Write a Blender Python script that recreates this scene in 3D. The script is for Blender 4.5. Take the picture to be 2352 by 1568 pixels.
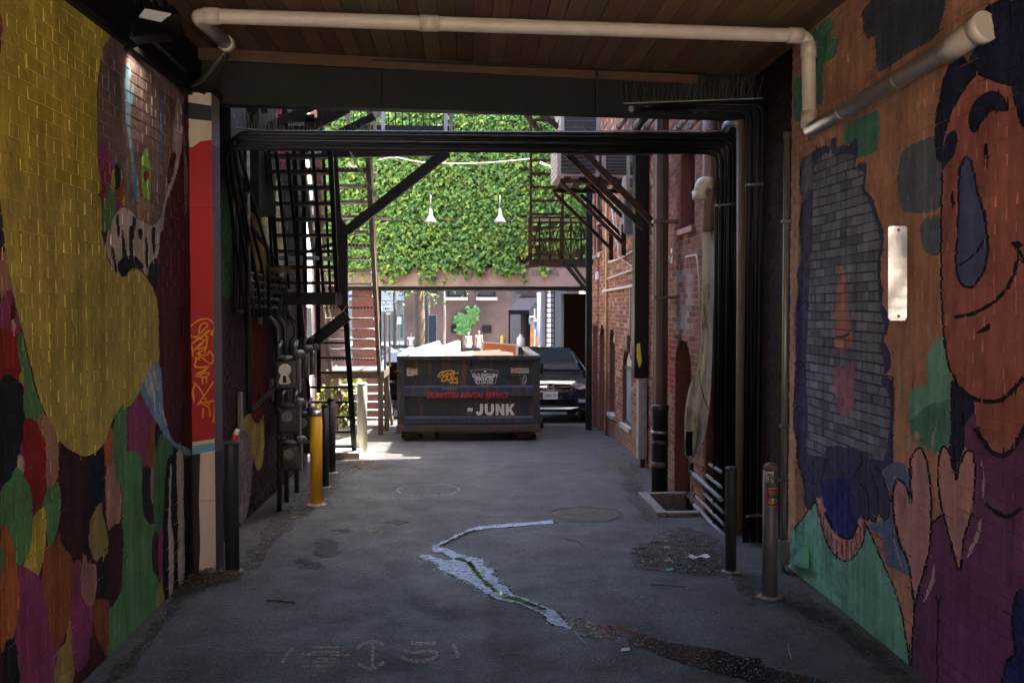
import bpy, bmesh, math, random
import numpy as np
from mathutils import Vector, Matrix, Euler
from mathutils.geometry import delaunay_2d_cdt
random.seed(7); RNG = np.random.default_rng(7)
for o in list(bpy.data.objects): bpy.data.objects.remove(o)
SC = bpy.context.scene; COL = SC.collection
# ------------------------------------------------------------------ camera
FP, CX, CY, EYE = 2287.0, 1176.0, 784.0, 2.2
cam_d = bpy.data.cameras.new('camera'); cam = bpy.data.objects.new('camera', cam_d); COL.objects.link(cam)
cam_d.sensor_width = 36.0; cam_d.lens = 36.0*FP/2352.0; cam_d.clip_start = 0.05; cam_d.clip_end = 1500
cam.location = (0, 0, EYE); cam.rotation_euler = (math.radians(90-1.953), 0, math.radians(-2.654))
SC.camera = cam
CM = Euler(cam.rotation_euler).to_matrix()
# ------------------------------------------------------------------ world, sun, exposure
SUN = Vector((0.40, 0.05, 0.92)).normalized()          # direction towards the sun
w = bpy.data.worlds.new('World'); SC.world = w; w.use_nodes = True
nt = w.node_tree; bg = nt.nodes['Background']
sky = nt.nodes.new('ShaderNodeTexSky'); sky.sky_type = 'NISHITA'; sky.sun_disc = False
sky.sun_elevation = math.asin(SUN.z); sky.sun_rotation = math.atan2(SUN.x, SUN.y)
sky.air_density = 1.0; sky.dust_density = 2.5; sky.ozone_density = 1.0
nt.links.new(sky.outputs[0], bg.inputs[0]); bg.inputs[1].default_value = 0.15
sd = bpy.data.lights.new('sun', 'SUN'); sd.energy = 4.5; sd.angle = math.radians(0.53); sd.color = (1.0, .95, .87)
so = bpy.data.objects.new('sun', sd); COL.objects.link(so); so.rotation_euler = (-SUN).to_track_quat('-Z', 'Y').to_euler()
so.location = (20, 10, 60)
vs = SC.view_settings; vs.view_transform = 'Standard'; vs.look = 'None'; vs.gamma = 1.0; vs.exposure = 3.4; vs.use_curve_mapping = False
SC.render.engine = 'CYCLES'
cy = SC.cycles; cy.use_denoising = True; cy.denoiser = 'OPENIMAGEDENOISE'; cy.max_bounces = 8; cy.diffuse_bounces = 5; cy.use_adaptive_sampling = True; cy.adaptive_threshold = .03
cy.glossy_bounces = 4; cy.transparent_max_bounces = 12; cy.sample_clamp_indirect = 6.0; cy.caustics_reflective = False; cy.caustics_refractive = False
# ------------------------------------------------------------------ measuring helpers
def ray(px, py):
    return (CM @ Vector(((px-CX)/FP, -(py-CY)/FP, -1.0)))
def P(px, py, Y):
    d = ray(px, py); t = Y/d.y; return Vector((d.x*t, Y, EYE+d.z*t))
def PX(px, py, X):
    d = ray(px, py); t = X/d.x; return Vector((X, d.y*t, EYE+d.z*t))
def PG(px, py, z=0.0):
    d = ray(px, py); t = (z-EYE)/d.z; return Vector((d.x*t, d.y*t, z))
def PROJ(p):
    v = CM.inverted() @ (Vector(p)-Vector((0, 0, EYE))); return (CX+FP*v.x/-v.z, CY-FP*v.y/-v.z)
GP = [(-60, 0), (16.6, 0), (24, -.42), (30, -.75), (45, -.95), (66, -1.0), (200, -1.0)]
def gz(y):
    for (a, b), (c, d) in zip(GP, GP[1:]):
        if y <= c: return b+(d-b)*(y-a)/(c-a)
    return GP[-1][1]
# ------------------------------------------------------------------ materials
MATS = {}
def mat(name, col, rough=.6, metal=0.0, var=.25, scale=6.0, bump=.0, bscale=60.0, attr=False, rust=None, rust_amt=.0, rscale=4.0, spec=.5, emit=None, stretch=(1, 1, 1), coat=0.0, trans=0.0, streak=0.0):
    if name in MATS: return MATS[name]
    m = bpy.data.materials.new(name); m.use_nodes = True; N = m.node_tree.nodes; L = m.node_tree.links
    b = N['Principled BSDF']; b.inputs['Roughness'].default_value = rough; b.inputs['Metallic'].default_value = metal
    b.inputs['Specular IOR Level'].default_value = spec; b.inputs['Coat Weight'].default_value = coat
    if trans: b.inputs['Transmission Weight'].default_value = trans
    geo = N.new('ShaderNodeNewGeometry'); mp = N.new('ShaderNodeMapping'); mp.inputs['Scale'].default_value = stretch
    L.new(geo.outputs['Position'], mp.inputs['Vector'])
    if attr:
        a = N.new('ShaderNodeAttribute'); a.attribute_name = 'paint'; csock = a.outputs['Color']
    else:
        r = N.new('ShaderNodeRGB'); r.outputs[0].default_value = (*col, 1); csock = r.outputs[0]
    if var > 0:
        n = N.new('ShaderNodeTexNoise'); n.inputs['Scale'].default_value = scale; n.inputs['Detail'].default_value = 6; n.inputs['Roughness'].default_value = .65
        L.new(mp.outputs[0], n.inputs['Vector'])
        mr = N.new('ShaderNodeMapRange'); mr.inputs['From Min'].default_value = .25; mr.inputs['From Max'].default_value = .75
        mr.inputs['To Min'].default_value = 1-var; mr.inputs['To Max'].default_value = 1+var; L.new(n.outputs['Fac'], mr.inputs['Value'])
        vm = N.new('ShaderNodeVectorMath'); vm.operation = 'SCALE'; L.new(csock, vm.inputs[0]); L.new(mr.outputs[0], vm.inputs['Scale']); csock = vm.outputs[0]
    if streak > 0:
        ms = N.new('ShaderNodeMapping'); ms.inputs['Scale'].default_value = (14, 14, .7); L.new(geo.outputs['Position'], ms.inputs['Vector']); ns = N.new('ShaderNodeTexNoise'); ns.inputs['Scale'].default_value = 1.0; ns.inputs['Detail'].default_value = 5; L.new(ms.outputs[0], ns.inputs['Vector'])
        mq = N.new('ShaderNodeMapRange'); mq.inputs['From Min'].default_value = .3; mq.inputs['From Max'].default_value = .7; mq.inputs['To Min'].default_value = 1-streak; mq.inputs['To Max'].default_value = 1+streak*.7; L.new(ns.outputs['Fac'], mq.inputs['Value'])
        v2 = N.new('ShaderNodeVectorMath'); v2.operation = 'SCALE'; L.new(csock, v2.inputs[0]); L.new(mq.outputs[0], v2.inputs['Scale']); csock = v2.outputs[0]
    if rust is not None:
        n2 = N.new('ShaderNodeTexNoise'); n2.inputs['Scale'].default_value = rscale; n2.inputs['Detail'].default_value = 9; n2.inputs['Roughness'].default_value = .7
        L.new(mp.outputs[0], n2.inputs['Vector'])
        cr = N.new('ShaderNodeMapRange'); cr.inputs['From Min'].default_value = 1-rust_amt-.06; cr.inputs['From Max'].default_value = 1-rust_amt+.06; L.new(n2.outputs['Fac'], cr.inputs['Value'])
        mx = N.new('ShaderNodeMix'); mx.data_type = 'RGBA'; L.new(cr.outputs[0], mx.inputs['Factor']); L.new(csock, mx.inputs['A']); mx.inputs['B'].default_value = (*rust, 1); csock = mx.outputs['Result']
        mr2 = N.new('ShaderNodeMapRange'); mr2.inputs['To Min'].default_value = rough; mr2.inputs['To Max'].default_value = .9; L.new(cr.outputs[0], mr2.inputs['Value']); L.new(mr2.outputs[0], b.inputs['Roughness'])
        mm = N.new('ShaderNodeMapRange'); mm.inputs['To Min'].default_value = metal; mm.inputs['To Max'].default_value = 0; L.new(cr.outputs[0], mm.inputs['Value']); L.new(mm.outputs[0], b.inputs['Metallic'])
    L.new(csock, b.inputs['Base Color'])
    if emit: b.inputs['Emission Color'].default_value = (*emit[:3], 1); b.inputs['Emission Strength'].default_value = emit[3]
    if bump > 0:
        n3 = N.new('ShaderNodeTexNoise'); n3.inputs['Scale'].default_value = bscale; n3.inputs['Detail'].default_value = 5; L.new(mp.outputs[0], n3.inputs['Vector'])
        bp = N.new('ShaderNodeBump'); bp.inputs['Strength'].default_value = bump; bp.inputs['Distance'].default_value = .02
        L.new(n3.outputs['Fac'], bp.inputs['Height']); L.new(bp.outputs[0], b.inputs['Normal'])
    MATS[name] = m; return m
def worn(name, col, thr=.5, scale=25.0, soft=.08, rough=.8, base=None, base_rough=.5, stretch=(1, 1, 1)):
    """paint or residue broken up by noise: transparent (or BASE) where it is worn off"""
    if name in MATS: return MATS[name]
    m = bpy.data.materials.new(name); m.use_nodes = True; N = m.node_tree.nodes; L = m.node_tree.links
    b = N['Principled BSDF']; b.inputs['Roughness'].default_value = rough; b.inputs['Base Color'].default_value = (*col, 1)
    geo = N.new('ShaderNodeNewGeometry'); n = N.new('ShaderNodeTexNoise'); n.inputs['Scale'].default_value = scale; n.inputs['Detail'].default_value = 8; n.inputs['Roughness'].default_value = .75
    mpp = N.new('ShaderNodeMapping'); mpp.inputs['Scale'].default_value = stretch; L.new(geo.outputs['Position'], mpp.inputs['Vector']); L.new(mpp.outputs[0], n.inputs['Vector'])
    mr = N.new('ShaderNodeMapRange'); mr.inputs['From Min'].default_value = thr-soft; mr.inputs['From Max'].default_value = thr+soft; L.new(n.outputs['Fac'], mr.inputs['Value'])
    if base is None: L.new(mr.outputs[0], b.inputs['Alpha'])
    else:
        mx = N.new('ShaderNodeMix'); mx.data_type = 'RGBA'; L.new(mr.outputs[0], mx.inputs['Factor']); mx.inputs['A'].default_value = (*base, 1); mx.inputs['B'].default_value = (*col, 1)
        L.new(mx.outputs['Result'], b.inputs['Base Color'])
        m2 = N.new('ShaderNodeMapRange'); m2.inputs['To Min'].default_value = base_rough; m2.inputs['To Max'].default_value = rough; L.new(mr.outputs[0], m2.inputs['Value']); L.new(m2.outputs[0], b.inputs['Roughness'])
    MATS[name] = m; return m
M_PBRICK = mat('painted_brick', (0, 0, 0), .75, var=.38, scale=5, bump=.45, bscale=38, attr=True, rust=(.15, .075, .055), rust_amt=.335, rscale=24, spec=.10, stretch=(1, 1, .55), streak=.22)
M_CBRICK = mat('clay_brick', (0, 0, 0), .9, var=.3, scale=14, bump=.5, bscale=70, attr=True, spec=.15)
M_PCONC = mat('painted_concrete', (0, 0, 0), .65, var=.15, scale=10, bump=.2, bscale=30, attr=True, rust=(.5, .42, .36), rust_amt=.30, rscale=30, stretch=(1, 1, .12))
M_BLACK = mat('black_steel', (.007, .007, .0075), .5, .0, spec=.2, var=.3, scale=8, rust=(.06, .025, .012), rust_amt=.36, rscale=7)
M_COND = mat('black_conduit', (.006, .006, .0065), .42, .0, var=.3, spec=.22)
M_RUST = mat('rusty_iron', (.022, .014, .011), .75, .1, var=.4, scale=9, spec=.2, rust=(.07, .028, .014), rust_amt=.48, rscale=9)
M_BEAM = mat('beam_paint', (.014, .015, .015), .6, .0, spec=.25, var=.4, scale=3, rust=(.09, .05, .03), rust_amt=.32, rscale=3)
M_GREY = mat('grey_paint_steel', (.095, .10, .108), .5, .1, var=.25, scale=6, rust=(.10, .06, .04), rust_amt=.36, rscale=9)
M_GALV = mat('galvanised', (.45, .44, .42), .35, .85, var=.2, scale=12)
M_WPVC = mat('white_pvc', (.62, .56, .48), .45, var=.12, scale=8, rust=(.25, .17, .10), rust_amt=.30, rscale=14)
M_GPVC = mat('grey_pvc', (.22, .24, .27), .4, var=.15)
M_CONC = mat('concrete', (.32, .27, .23), .9, var=.3, scale=5, bump=.35, bscale=50)
M_PINKC = mat('pink_concrete', (.40, .28, .23), .9, var=.25, scale=1.6, bump=.2, bscale=40, rust=(.2, .14, .11), rust_amt=.34, rscale=1.3, stretch=(1, 1, 1))
M_WOOD = mat('plank_wood', (.20, .10, .048), .7, var=.4, scale=7, bump=.15, bscale=20, stretch=(14, .6, 6))
M_DARK = mat('dark_void', (.008, .007, .0065), .9, var=.2, spec=.15)
M_WHITE = mat('white_paint', (.75, .73, .70), .6, var=.08)
M_GLASS = mat('dark_glass', (.02, .025, .03), .06, 0, var=0, spec=.8)
M_STEELL = mat('worn_metal', (.50, .50, .46), .6, .15, var=.35, scale=5, rust=(.10, .085, .06), rust_amt=.42, rscale=8, stretch=(1, 1, .3))
M_YEL = mat('yellow_paint', (.74, .40, .012), .45, var=.15, scale=5, rust=(.20, .09, .03), rust_amt=.30, rscale=14)
M_BROWN = mat('brown_metal', (.075, .045, .04), .45, .2, var=.25, scale=5)
M_TAN = mat('tan_paint', (.22, .16, .11), .6, var=.25, scale=4)
M_PALE = mat('pale_paint', (.50, .52, .42), .5, var=.12)
# ------------------------------------------------------------------ mesh helpers
class MB:
    def __init__(s): s.v = []; s.f = []; s.c = []; s.cc = None
    def add(s, vs, fs):
        o = len(s.v); s.v += [tuple(v) for v in vs]
        for f in fs: s.f.append(tuple(i+o for i in f)); s.c.append(s.cc)
        return s
    def box(s, x0, x1, y0, y1, z0, z1):
        V = [(x, y, z) for z in (z0, z1) for y in (y0, y1) for x in (x0, x1)]
        return s.add(V, [(0, 2, 3, 1), (4, 5, 7, 6), (0, 1, 5, 4), (1, 3, 7, 5), (3, 2, 6, 7), (2, 0, 4, 6)])
    def bar(s, a, b, wd, ht, up=(0, 0, 1)):
        a = Vector(a); b = Vector(b); d = (b-a).normalized(); u = Vector(up)
        if abs(d.dot(u)) > .98: u = Vector((0, 1, 0))
        sx = d.cross(u).normalized()*(wd/2); sz = sx.cross(d).normalized()*(ht/2)
        V = [p+q for p in (a, b) for q in (-sx-sz, sx-sz, sx+sz, -sx+sz)]
        return s.add(V, [(0, 1, 2, 3), (7, 6, 5, 4), (0, 4, 5, 1), (1, 5, 6, 2), (2, 6, 7, 3), (3, 7, 4, 0)])
    def tube(s, pts, r, n=10, caps=True):
        pts = [Vector(p) for p in pts]; R = r if isinstance(r, (list, tuple)) else [r]*len(pts)
        o = len(s.v); t0 = (pts[1]-pts[0]).normalized(); nrm = t0.orthogonal().normalized()
        for i, p in enumerate(pts):
            if i == 0: t = t0
            elif i == len(pts)-1: t = (pts[i]-pts[i-1]).normalized()
            else: t = ((pts[i+1]-pts[i]).normalized()+(pts[i]-pts[i-1]).normalized()).normalized()
            nrm = (nrm-t*nrm.dot(t)).normalized(); bn = t.cross(nrm)
            for k in range(n):
                a = 2*math.pi*k/n; s.v.append(tuple(p+(nrm*math.cos(a)+bn*math.sin(a))*R[i]))
        m = len(pts)
        for i in range(m-1):
            for k in range(n):
                s.f.append((o+i*n+k, o+i*n+(k+1) % n, o+(i+1)*n+(k+1) % n, o+(i+1)*n+k)); s.c.append(s.cc)
        if caps:
            s.f.append(tuple(o+k for k in range(n))[::-1]); s.c.append(s.cc)
            s.f.append(tuple(o+(m-1)*n+k for k in range(n))); s.c.append(s.cc)
        return s
    def lathe(s, prof, c=(0, 0, 0), n=20):
        o = len(s.v)
        for r, z in prof:
            for k in range(n):
                a = 2*math.pi*k/n; s.v.append((c[0]+r*math.cos(a), c[1]+r*math.sin(a), c[2]+z))
        for i in range(len(prof)-1):
            for k in range(n):
                s.f.append((o+i*n+k, o+i*n+(k+1) % n, o+(i+1)*n+(k+1) % n, o+(i+1)*n+k)); s.c.append(s.cc)
        s.f.append(tuple(o+k for k in range(n))[::-1]); s.c.append(s.cc)
        s.f.append(tuple(o+(len(prof)-1)*n+k for k in range(n))); s.c.append(s.cc)
        return s
    def prism(s, pts, off):
        """closed outline pts (3D, planar) extruded by off"""
        pts = [Vector(p) for p in pts]; off = Vector(off); n = len(pts)
        return s.add(pts+[p+off for p in pts], [tuple(range(n))[::-1], tuple(range(n, 2*n))]+[(i, (i+1) % n, n+(i+1) % n, n+i) for i in range(n)])
    def build(s, name, m, parent=None, smooth=False, bevel=0, label=None, cat=None, group=None, kind=None, origin=None):
        me = bpy.data.meshes.new(name)
        V = s.v
        if origin is not None: V = [(a-origin[0], b-origin[1], c-origin[2]) for a, b, c in V]
        me.from_pydata(V, [], s.f)
        if any(c is not None for c in s.c): paint(me, [c or (.5, .5, .5) for c in s.c])
        if smooth is True: me.polygons.foreach_set('use_smooth', [len(f) == 4 for f in s.f])
        o = link(name, me, m, parent, label, cat, group, kind)
        if origin is not None: o.location = origin
        bm = bmesh.new(); bm.from_mesh(me); bmesh.ops.recalc_face_normals(bm, faces=bm.faces)
        if bevel: bmesh.ops.bevel(bm, geom=list(bm.edges), offset=bevel, segments=2, affect='EDGES', profile=.6, clamp_overlap=True)
        bm.to_mesh(me); bm.free()
        return o
def paint(me, cols):
    a = me.color_attributes.new('paint', 'FLOAT_COLOR', 'CORNER')
    tot = np.empty(len(me.polygons), np.int32); me.polygons.foreach_get('loop_total', tot)
    c = np.ones((len(cols), 4), np.float32); c[:, :3] = np.array(cols, np.float32)
    a.data.foreach_set('color', np.repeat(c, tot, axis=0).ravel())
def link(name, me, m, parent=None, label=None, cat=None, group=None, kind=None):
    o = bpy.data.objects.new(name, me); COL.objects.link(o)
    if me is not None and m is not None and not me.materials: me.materials.append(m)
    o.parent = parent; tag(o, label, cat, group, kind); return o
def tag(o, label=None, cat=None, group=None, kind=None):
    if label: o['label'] = label
    if cat: o['category'] = cat
    if group: o['group'] = group
    if kind: o['kind'] = kind
    return o
def thing(name, label, cat, group=None, loc=(0, 0, 0), kind=None):
    o = bpy.data.objects.new(name, None); COL.objects.link(o); o.location = loc; o.empty_display_size = .2
    return tag(o, label, cat, group, kind)
def copy_tree(o, parent=None):
    c = o.copy(); COL.objects.link(c); c.parent = parent
    for ch in [x for x in bpy.data.objects if x.parent == o]: copy_tree(ch, c)
    return c
def bend(pts, r=.12, n=5):
    """round the corners of a polyline"""
    pts = [Vector(p) for p in pts]; out = [pts[0]]
    for a, b, c in zip(pts, pts[1:], pts[2:]):
        d1 = (a-b); d2 = (c-b); q = min(r, d1.length*.45, d2.length*.45); p1 = b+d1.normalized()*q; p2 = b+d2.normalized()*q
        for i in range(n+1):
            t = i/n; out.append(p1*(1-t)**2+b*2*t*(1-t)+p2*t*t)
    out.append(pts[-1]); return out
def text_mesh(txt, size, shear=0.0, offset=0.0, ext=.002, align='LEFT', spacing=1.0):
    cu = bpy.data.curves.new('lettering', 'FONT'); cu.body = txt; cu.size = size; cu.shear = shear; cu.offset = offset; cu.extrude = ext; cu.align_x = align; cu.space_character = spacing; cu.resolution_u = 3
    o = bpy.data.objects.new('lettering', cu); COL.objects.link(o)
    dg = bpy.context.evaluated_depsgraph_get(); me = bpy.data.meshes.new_from_object(o.evaluated_get(dg)); bpy.data.objects.remove(o); bpy.data.curves.remove(cu); return me
def letters(name, txt, loc, size, m, parent=None, width=None, rot=(90, 0, 0), **k):
    me = text_mesh(txt, size, **k); xs = [v.co.x for v in me.vertices]
    o = link(name, me, m, parent); me.materials.clear(); me.materials.append(m)
    sx = 1.0 if width is None else width/(max(xs)-min(xs))
    for v in me.vertices: v.co.x = (v.co.x-min(xs))*sx
    o.location = loc; o.rotation_euler = [math.radians(a) for a in rot]; return o
# ------------------------------------------------------------------ murals: outlines traced on the walls, and walls laid brick by brick
OFF = {'A': (0, 0), 'B': (0, 526.75), 'C': (0, 1041.25), 'D': (1764, 0), 'E': (1764, 526.75), 'F': (1764, 1041.25), 'Z': (0, 0)}
def trace(s):
    """'A x,y x,y B x,y ...' -> photo coordinates"""
    out = []; k = 'A'
    for t in s.split():
        if t in OFF: k = t; continue
        x, y = t.split(',')
        if k == 'Z': out.append((float(x), float(y)))
        else: out.append((OFF[k][0]+float(x)*.336, OFF[k][1]+float(y)*.336))
    return out
def smooth_poly(p, closed=True, n=4):
    out = []; m = len(p)
    for i in range(m if closed else m-1):
        q = [p[(i+k) % m] if closed else p[min(max(i+k, 0), m-1)] for k in (-1, 0, 1, 2)]
        for j in range(n):
            t = j/n
            out.append(tuple(.5*(2*q[1][a]+(q[2][a]-q[0][a])*t+(2*q[0][a]-5*q[1][a]+4*q[2][a]-q[3][a])*t*t+(-q[0][a]+3*q[1][a]-3*q[2][a]+q[3][a])*t**3) for a in (0, 1)))
    if not closed: out.append(p[-1])
    return out
def stroke(p, wd, n=4, taper=False):
    """thick line as a polygon"""
    p = smooth_poly(p, False, n) if n > 1 else p; L = []; R = []
    for i, a in enumerate(p):
        b = p[max(i-1, 0)]; c = p[min(i+1, len(p)-1)]; dx, dy = c[0]-b[0], c[1]-b[1]; l = math.hypot(dx, dy) or 1
        ww = wd*(.5+.06*math.sin(i*1.7)); 
        if taper: ww *= math.sin(math.pi*(i+.4)/(len(p)-.2))**.6
        L.append((a[0]-dy/l*ww, a[1]+dx/l*ww)); R.append((a[0]+dy/l*ww, a[1]-dx/l*ww))
    return L+R[::-1]
def inside(poly, pts):
    x, y = pts[:, 0], pts[:, 1]; r = np.zeros(len(pts), bool); p = np.array(poly)
    bb = (x >= p[:, 0].min()) & (x <= p[:, 0].max()) & (y >= p[:, 1].min()) & (y <= p[:, 1].max()); ix = np.nonzero(bb)[0]
    if not len(ix): return r
    xs, ys = x[ix], y[ix]; c = np.zeros(len(ix), bool); j = len(p)-1
    for i in range(len(p)):
        if p[i, 1] != p[j, 1]:
            c ^= ((p[i, 1] > ys) != (p[j, 1] > ys)) & (xs < (p[j, 0]-p[i, 0])*(ys-p[i, 1])/(p[j, 1]-p[i, 1])+p[i, 0])
        j = i
    r[ix] = c; return r
def cdt(polys, rects):
    V = []; E = []
    for p in list(polys)+list(rects):
        o = len(V); V += [Vector((float(a), float(b))) for a, b in p]; E += [(o+i, o+(i+1) % len(p)) for i in range(len(p))]
    r = delaunay_2d_cdt(V, E, [], 0, 1e-6, False)
    return np.array([tuple(v) for v in r[0]]), np.array([f for f in r[2] if len(f) == 3])
def paint_wall(root, plane, u0, u1, v0, v1, shapes, base, h=.0677, lb=.2032, jo=.012, proud=.0065, mortar_tint=None, m=None, nbig=300, vary=.06, skip=None):
    """a painted brick wall: every brick a piece, paint laid over bricks and joints alike.
    plane(u, v, d): world point at u, v, d metres proud. shapes: [(polygon_uv, colour)], painted in order."""
    m = m or M_PBRICK
    shapes = [(s_, grey_lift(k_)) for s_, k_ in shapes]; base = grey_lift(base)
    rects = []; nrow = int(math.ceil((v1-v0)/h)); rng = random.Random(int(u0*100)+nrow)
    for r in range(nrow):
        b0 = v0+r*h+jo/2; b1 = min(v0+(r+1)*h-jo/2, v1-.002); header = (r % 7 == 5)
        L = lb/2 if header else lb; a = u0-(0 if header else (r % 2)*lb/2)+rng.uniform(-.01, .01)
        while a < u1:
            c0 = max(a+jo/2, u0+.002); c1 = min(a+L-jo/2, u1-.002)
            if c1-c0 > .02 and b1-b0 > .02 and not (skip and skip((c0+c1)/2, (b0+b1)/2)):
                wv_ = lambda u: .006*math.sin(u*1.9+r*.23)+.003*math.sin(u*5.3+r*1.1); c0 += rng.uniform(0, .006); c1 -= rng.uniform(0, .006); j = [rng.uniform(-.003, .003)+wv_(u_) for u_ in (c0, c1, c1, c0)]
                rects.append([(c0, b0+j[0]), (c1, b0+j[1]), (c1, b1+j[2]), (c0, b1+j[3])])
            a += L
    fr = [(u0, v0), (u1, v0), (u1, v1), (u0, v1)]
    V, F = cdt([s[0] for s in shapes]+[fr], rects)
    cen = V[F].mean(axis=1); ok = (cen[:, 0] > u0) & (cen[:, 0] < u1) & (cen[:, 1] > v0) & (cen[:, 1] < v1); F = F[ok]; cen = cen[ok]
    def colour(pts):
        c = np.tile(np.array(base, float), (len(pts), 1))
        for s in shapes: c[inside(s[0], pts)] = s[1]
        return c
    col = colour(cen)
    bid = np.full(len(F), -1); ctr = np.array([np.mean(r, axis=0) for r in rects])
    byrow = {}
    for i, c in enumerate(ctr): byrow.setdefault(int((c[1]-v0)/h), []).append(i)
    for r, ids in byrow.items():
        sel = np.nonzero(np.abs(cen[:, 1]-(v0+(r+.5)*h)) < h)[0]
        for i in ids:
            q = np.array(rects[i]); s2 = sel[(cen[sel, 0] > q[:, 0].min()) & (cen[sel, 0] < q[:, 0].max()) & (np.abs(cen[sel, 1]-q[:, 1].mean()) < h*.7)]
            if len(s2):
                bid[s2[inside(rects[i], cen[s2])]] = i
    # joints
    mf = np.nonzero(bid < 0)[0]; mc = col[mf]
    if mortar_tint is not None: mc = mortar_tint(cen[mf], mc)
    ui, inv = np.unique(F[mf], return_inverse=True)
    mb = MB(); mb.v = [tuple(plane(*V[i], 0)) for i in ui]; mb.f = [tuple(t) for t in inv.reshape(-1, 3)]; mb.c = [tuple(c) for c in mc]
    mb.build('mortar_bed', m, root)
    # bricks
    vis = []
    for i, c in enumerate(ctr):
        p = plane(c[0], c[1], 0); x, y = PROJ(p); q = [PROJ(plane(a, b, 0)) for a, b in rects[i]]
        ar = abs(sum(q[k][0]*q[k-1][1]-q[k-1][0]*q[k][1] for k in range(4))) if 0 < x < 2352 and 0 < y < 1568 else 0
        vis.append(ar)
    big = set(np.argsort(vis)[::-1][:nbig])
    order = np.argsort(bid, kind='stable'); sb = bid[order]; mass = MB()
    R = np.array(rects); mids = (R+np.roll(R, -1, axis=1))/2*.9+ctr[:, None, :]*.1; ecol = colour(mids.reshape(-1, 2)).reshape(-1, 4, 3)
    for i in range(len(rects)):
        a, b = np.searchsorted(sb, i), np.searchsorted(sb, i+1); fs = order[a:b]
        if not len(fs): continue
        ui, inv = np.unique(F[fs], return_inverse=True); k = 1+rng.uniform(-vary, vary); k = rng.uniform(.62, 1.35) if np.abs(col[fs[0]]-np.array(GRY_)).sum() < .02 else k; t = [rng.uniform(-.0018, .0018) for _ in range(3)]; d0 = proud+rng.uniform(-.002, .002)
        if rng.random() < .04: d0 -= .003
        c = ctr[i]; dep = lambda u, v: d0+t[0]*(u-c[0])/lb*2+t[1]*(v-c[1])/h*2
        mb = MB() if i in big else mass
        o = len(mb.v); mb.v += [tuple(plane(V[j][0], V[j][1], dep(*V[j]))) for j in ui]
        for tr, cc in zip(inv.reshape(-1, 3), col[fs]): mb.f.append(tuple(o+x for x in tr)); mb.c.append(tuple(cc*k))
        rr = rects[i]; ec = ecol[i]
        for q in range(4):
            p0, p1 = rr[q], rr[(q+1) % 4]; mb.cc = tuple(ec[q]*k)
            mb.add([plane(*p0, dep(*p0)), plane(*p1, dep(*p1)), plane(*p1, -.004), plane(*p0, -.004)], [(0, 1, 2, 3)])
        if i in big: mb.build('brick', m, root, origin=tuple(plane(c[0], c[1], 0)))
    if mass.f: mass.build('brick_mass', m, root, kind='stuff')
def clay_wall(root, plane, u0, u1, v0, v1, holes, pal, mortar, h=.0677, lb=.2032, jo=.010, proud=.005, nbig=300, m=None, colourf=None):
    """bare brick wall with openings. holes: [(u0,u1,v0,v1,arch)]; arch True: half-round head above v1"""
    m = m or M_CBRICK; rng = random.Random(3); items = []; nrow = int((v1-v0)/h); mo = MB(); mo.cc = mortar
    def cut(b0, b1):
        iv = []
        for a0, a1, c0, c1, arch in holes:
            if b1 > c0 and b0 < c1: iv.append((a0, a1))
            elif arch and b0 >= c1 and b0 < c1+(a1-a0)*arch:
                t = (b0-c1)/((a1-a0)*arch); hw = (a1-a0)/2*math.sqrt(max(0, 1-t*t)); mid = (a0+a1)/2; iv.append((mid-hw, mid+hw))
        return iv
    def minus(a, b, iv):
        seg = [(a, b)]
        for x0, x1 in iv:
            seg = [s for p, q in seg for s in ((p, min(q, x0)), (max(p, x1), q)) if s[1]-s[0] > .004]
        return seg
    for r in range(nrow):
        b0, b1 = v0+r*h, v0+(r+1)*h; iv = cut(b0+.005, b1-.005)
        for p, q in minus(u0, u1, iv): mo.add([plane(p, b0, 0), plane(q, b0, 0), plane(q, b1, 0), plane(p, b1, 0)], [(0, 1, 2, 3)])
        L = lb/2 if r % 7 == 5 else lb; a = u0-(r % 2)*lb/2
        while a < u1:
            for p, q in minus(max(a+jo/2, u0), min(a+L-jo/2, u1), iv):
                if q-p > .015: items.append((p, q, b0+jo/2, b1-jo/2))
            a += L
    mo.build('mortar_bed', m, root); vis = []
    for p, q, b0, b1 in items:
        c = plane((p+q)/2, (b0+b1)/2, 0); x, y = PROJ(c); vis.append((q-p)*(b1-b0)/max(c[1], .5)**3 if -10 < x < 2360 and 250 < y < 1500 else 0)
    big = set(np.argsort(vis)[::-1][:nbig]); mass = MB(); shared = {}
    for i, (p, q, b0, b1) in enumerate(items):
        k = rng.choice(pal); f = rng.uniform(.8, 1.2); k = tuple(x*f for x in k)
        if colourf: k = colourf((p+q)/2, (b0+b1)/2, k, rng)
        d = proud+rng.uniform(-.002, .0025); mb = MB() if i in big else mass; mb.cc = k
        A = [plane(x, y, d) for x, y in ((p, b0), (q, b0), (q, b1), (p, b1))]; B = [plane(x, y, -.004) for x, y in ((p, b0), (q, b0), (q, b1), (p, b1))]
        mb.add(A+B, [(0, 1, 2, 3), (0, 4, 5, 1), (1, 5, 6, 2), (2, 6, 7, 3), (3, 7, 4, 0)])
        if i in big: mb.build('brick', m, root, origin=tuple(plane((p+q)/2, (b0+b1)/2, 0)))
    if mass.f: mass.build('brick_mass', m, root, kind='stuff')
def grey_lift(k):
    """mural paint mixed towards grey, then lifted slightly in brightness"""
    g_ = .3*k[0]+.6*k[1]+.1*k[2]; return tuple(min(.8, (c_*.84+g_*.16)*1.16) for c_ in k)
GRY_ = grey_lift((.165, .18, .245))
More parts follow.
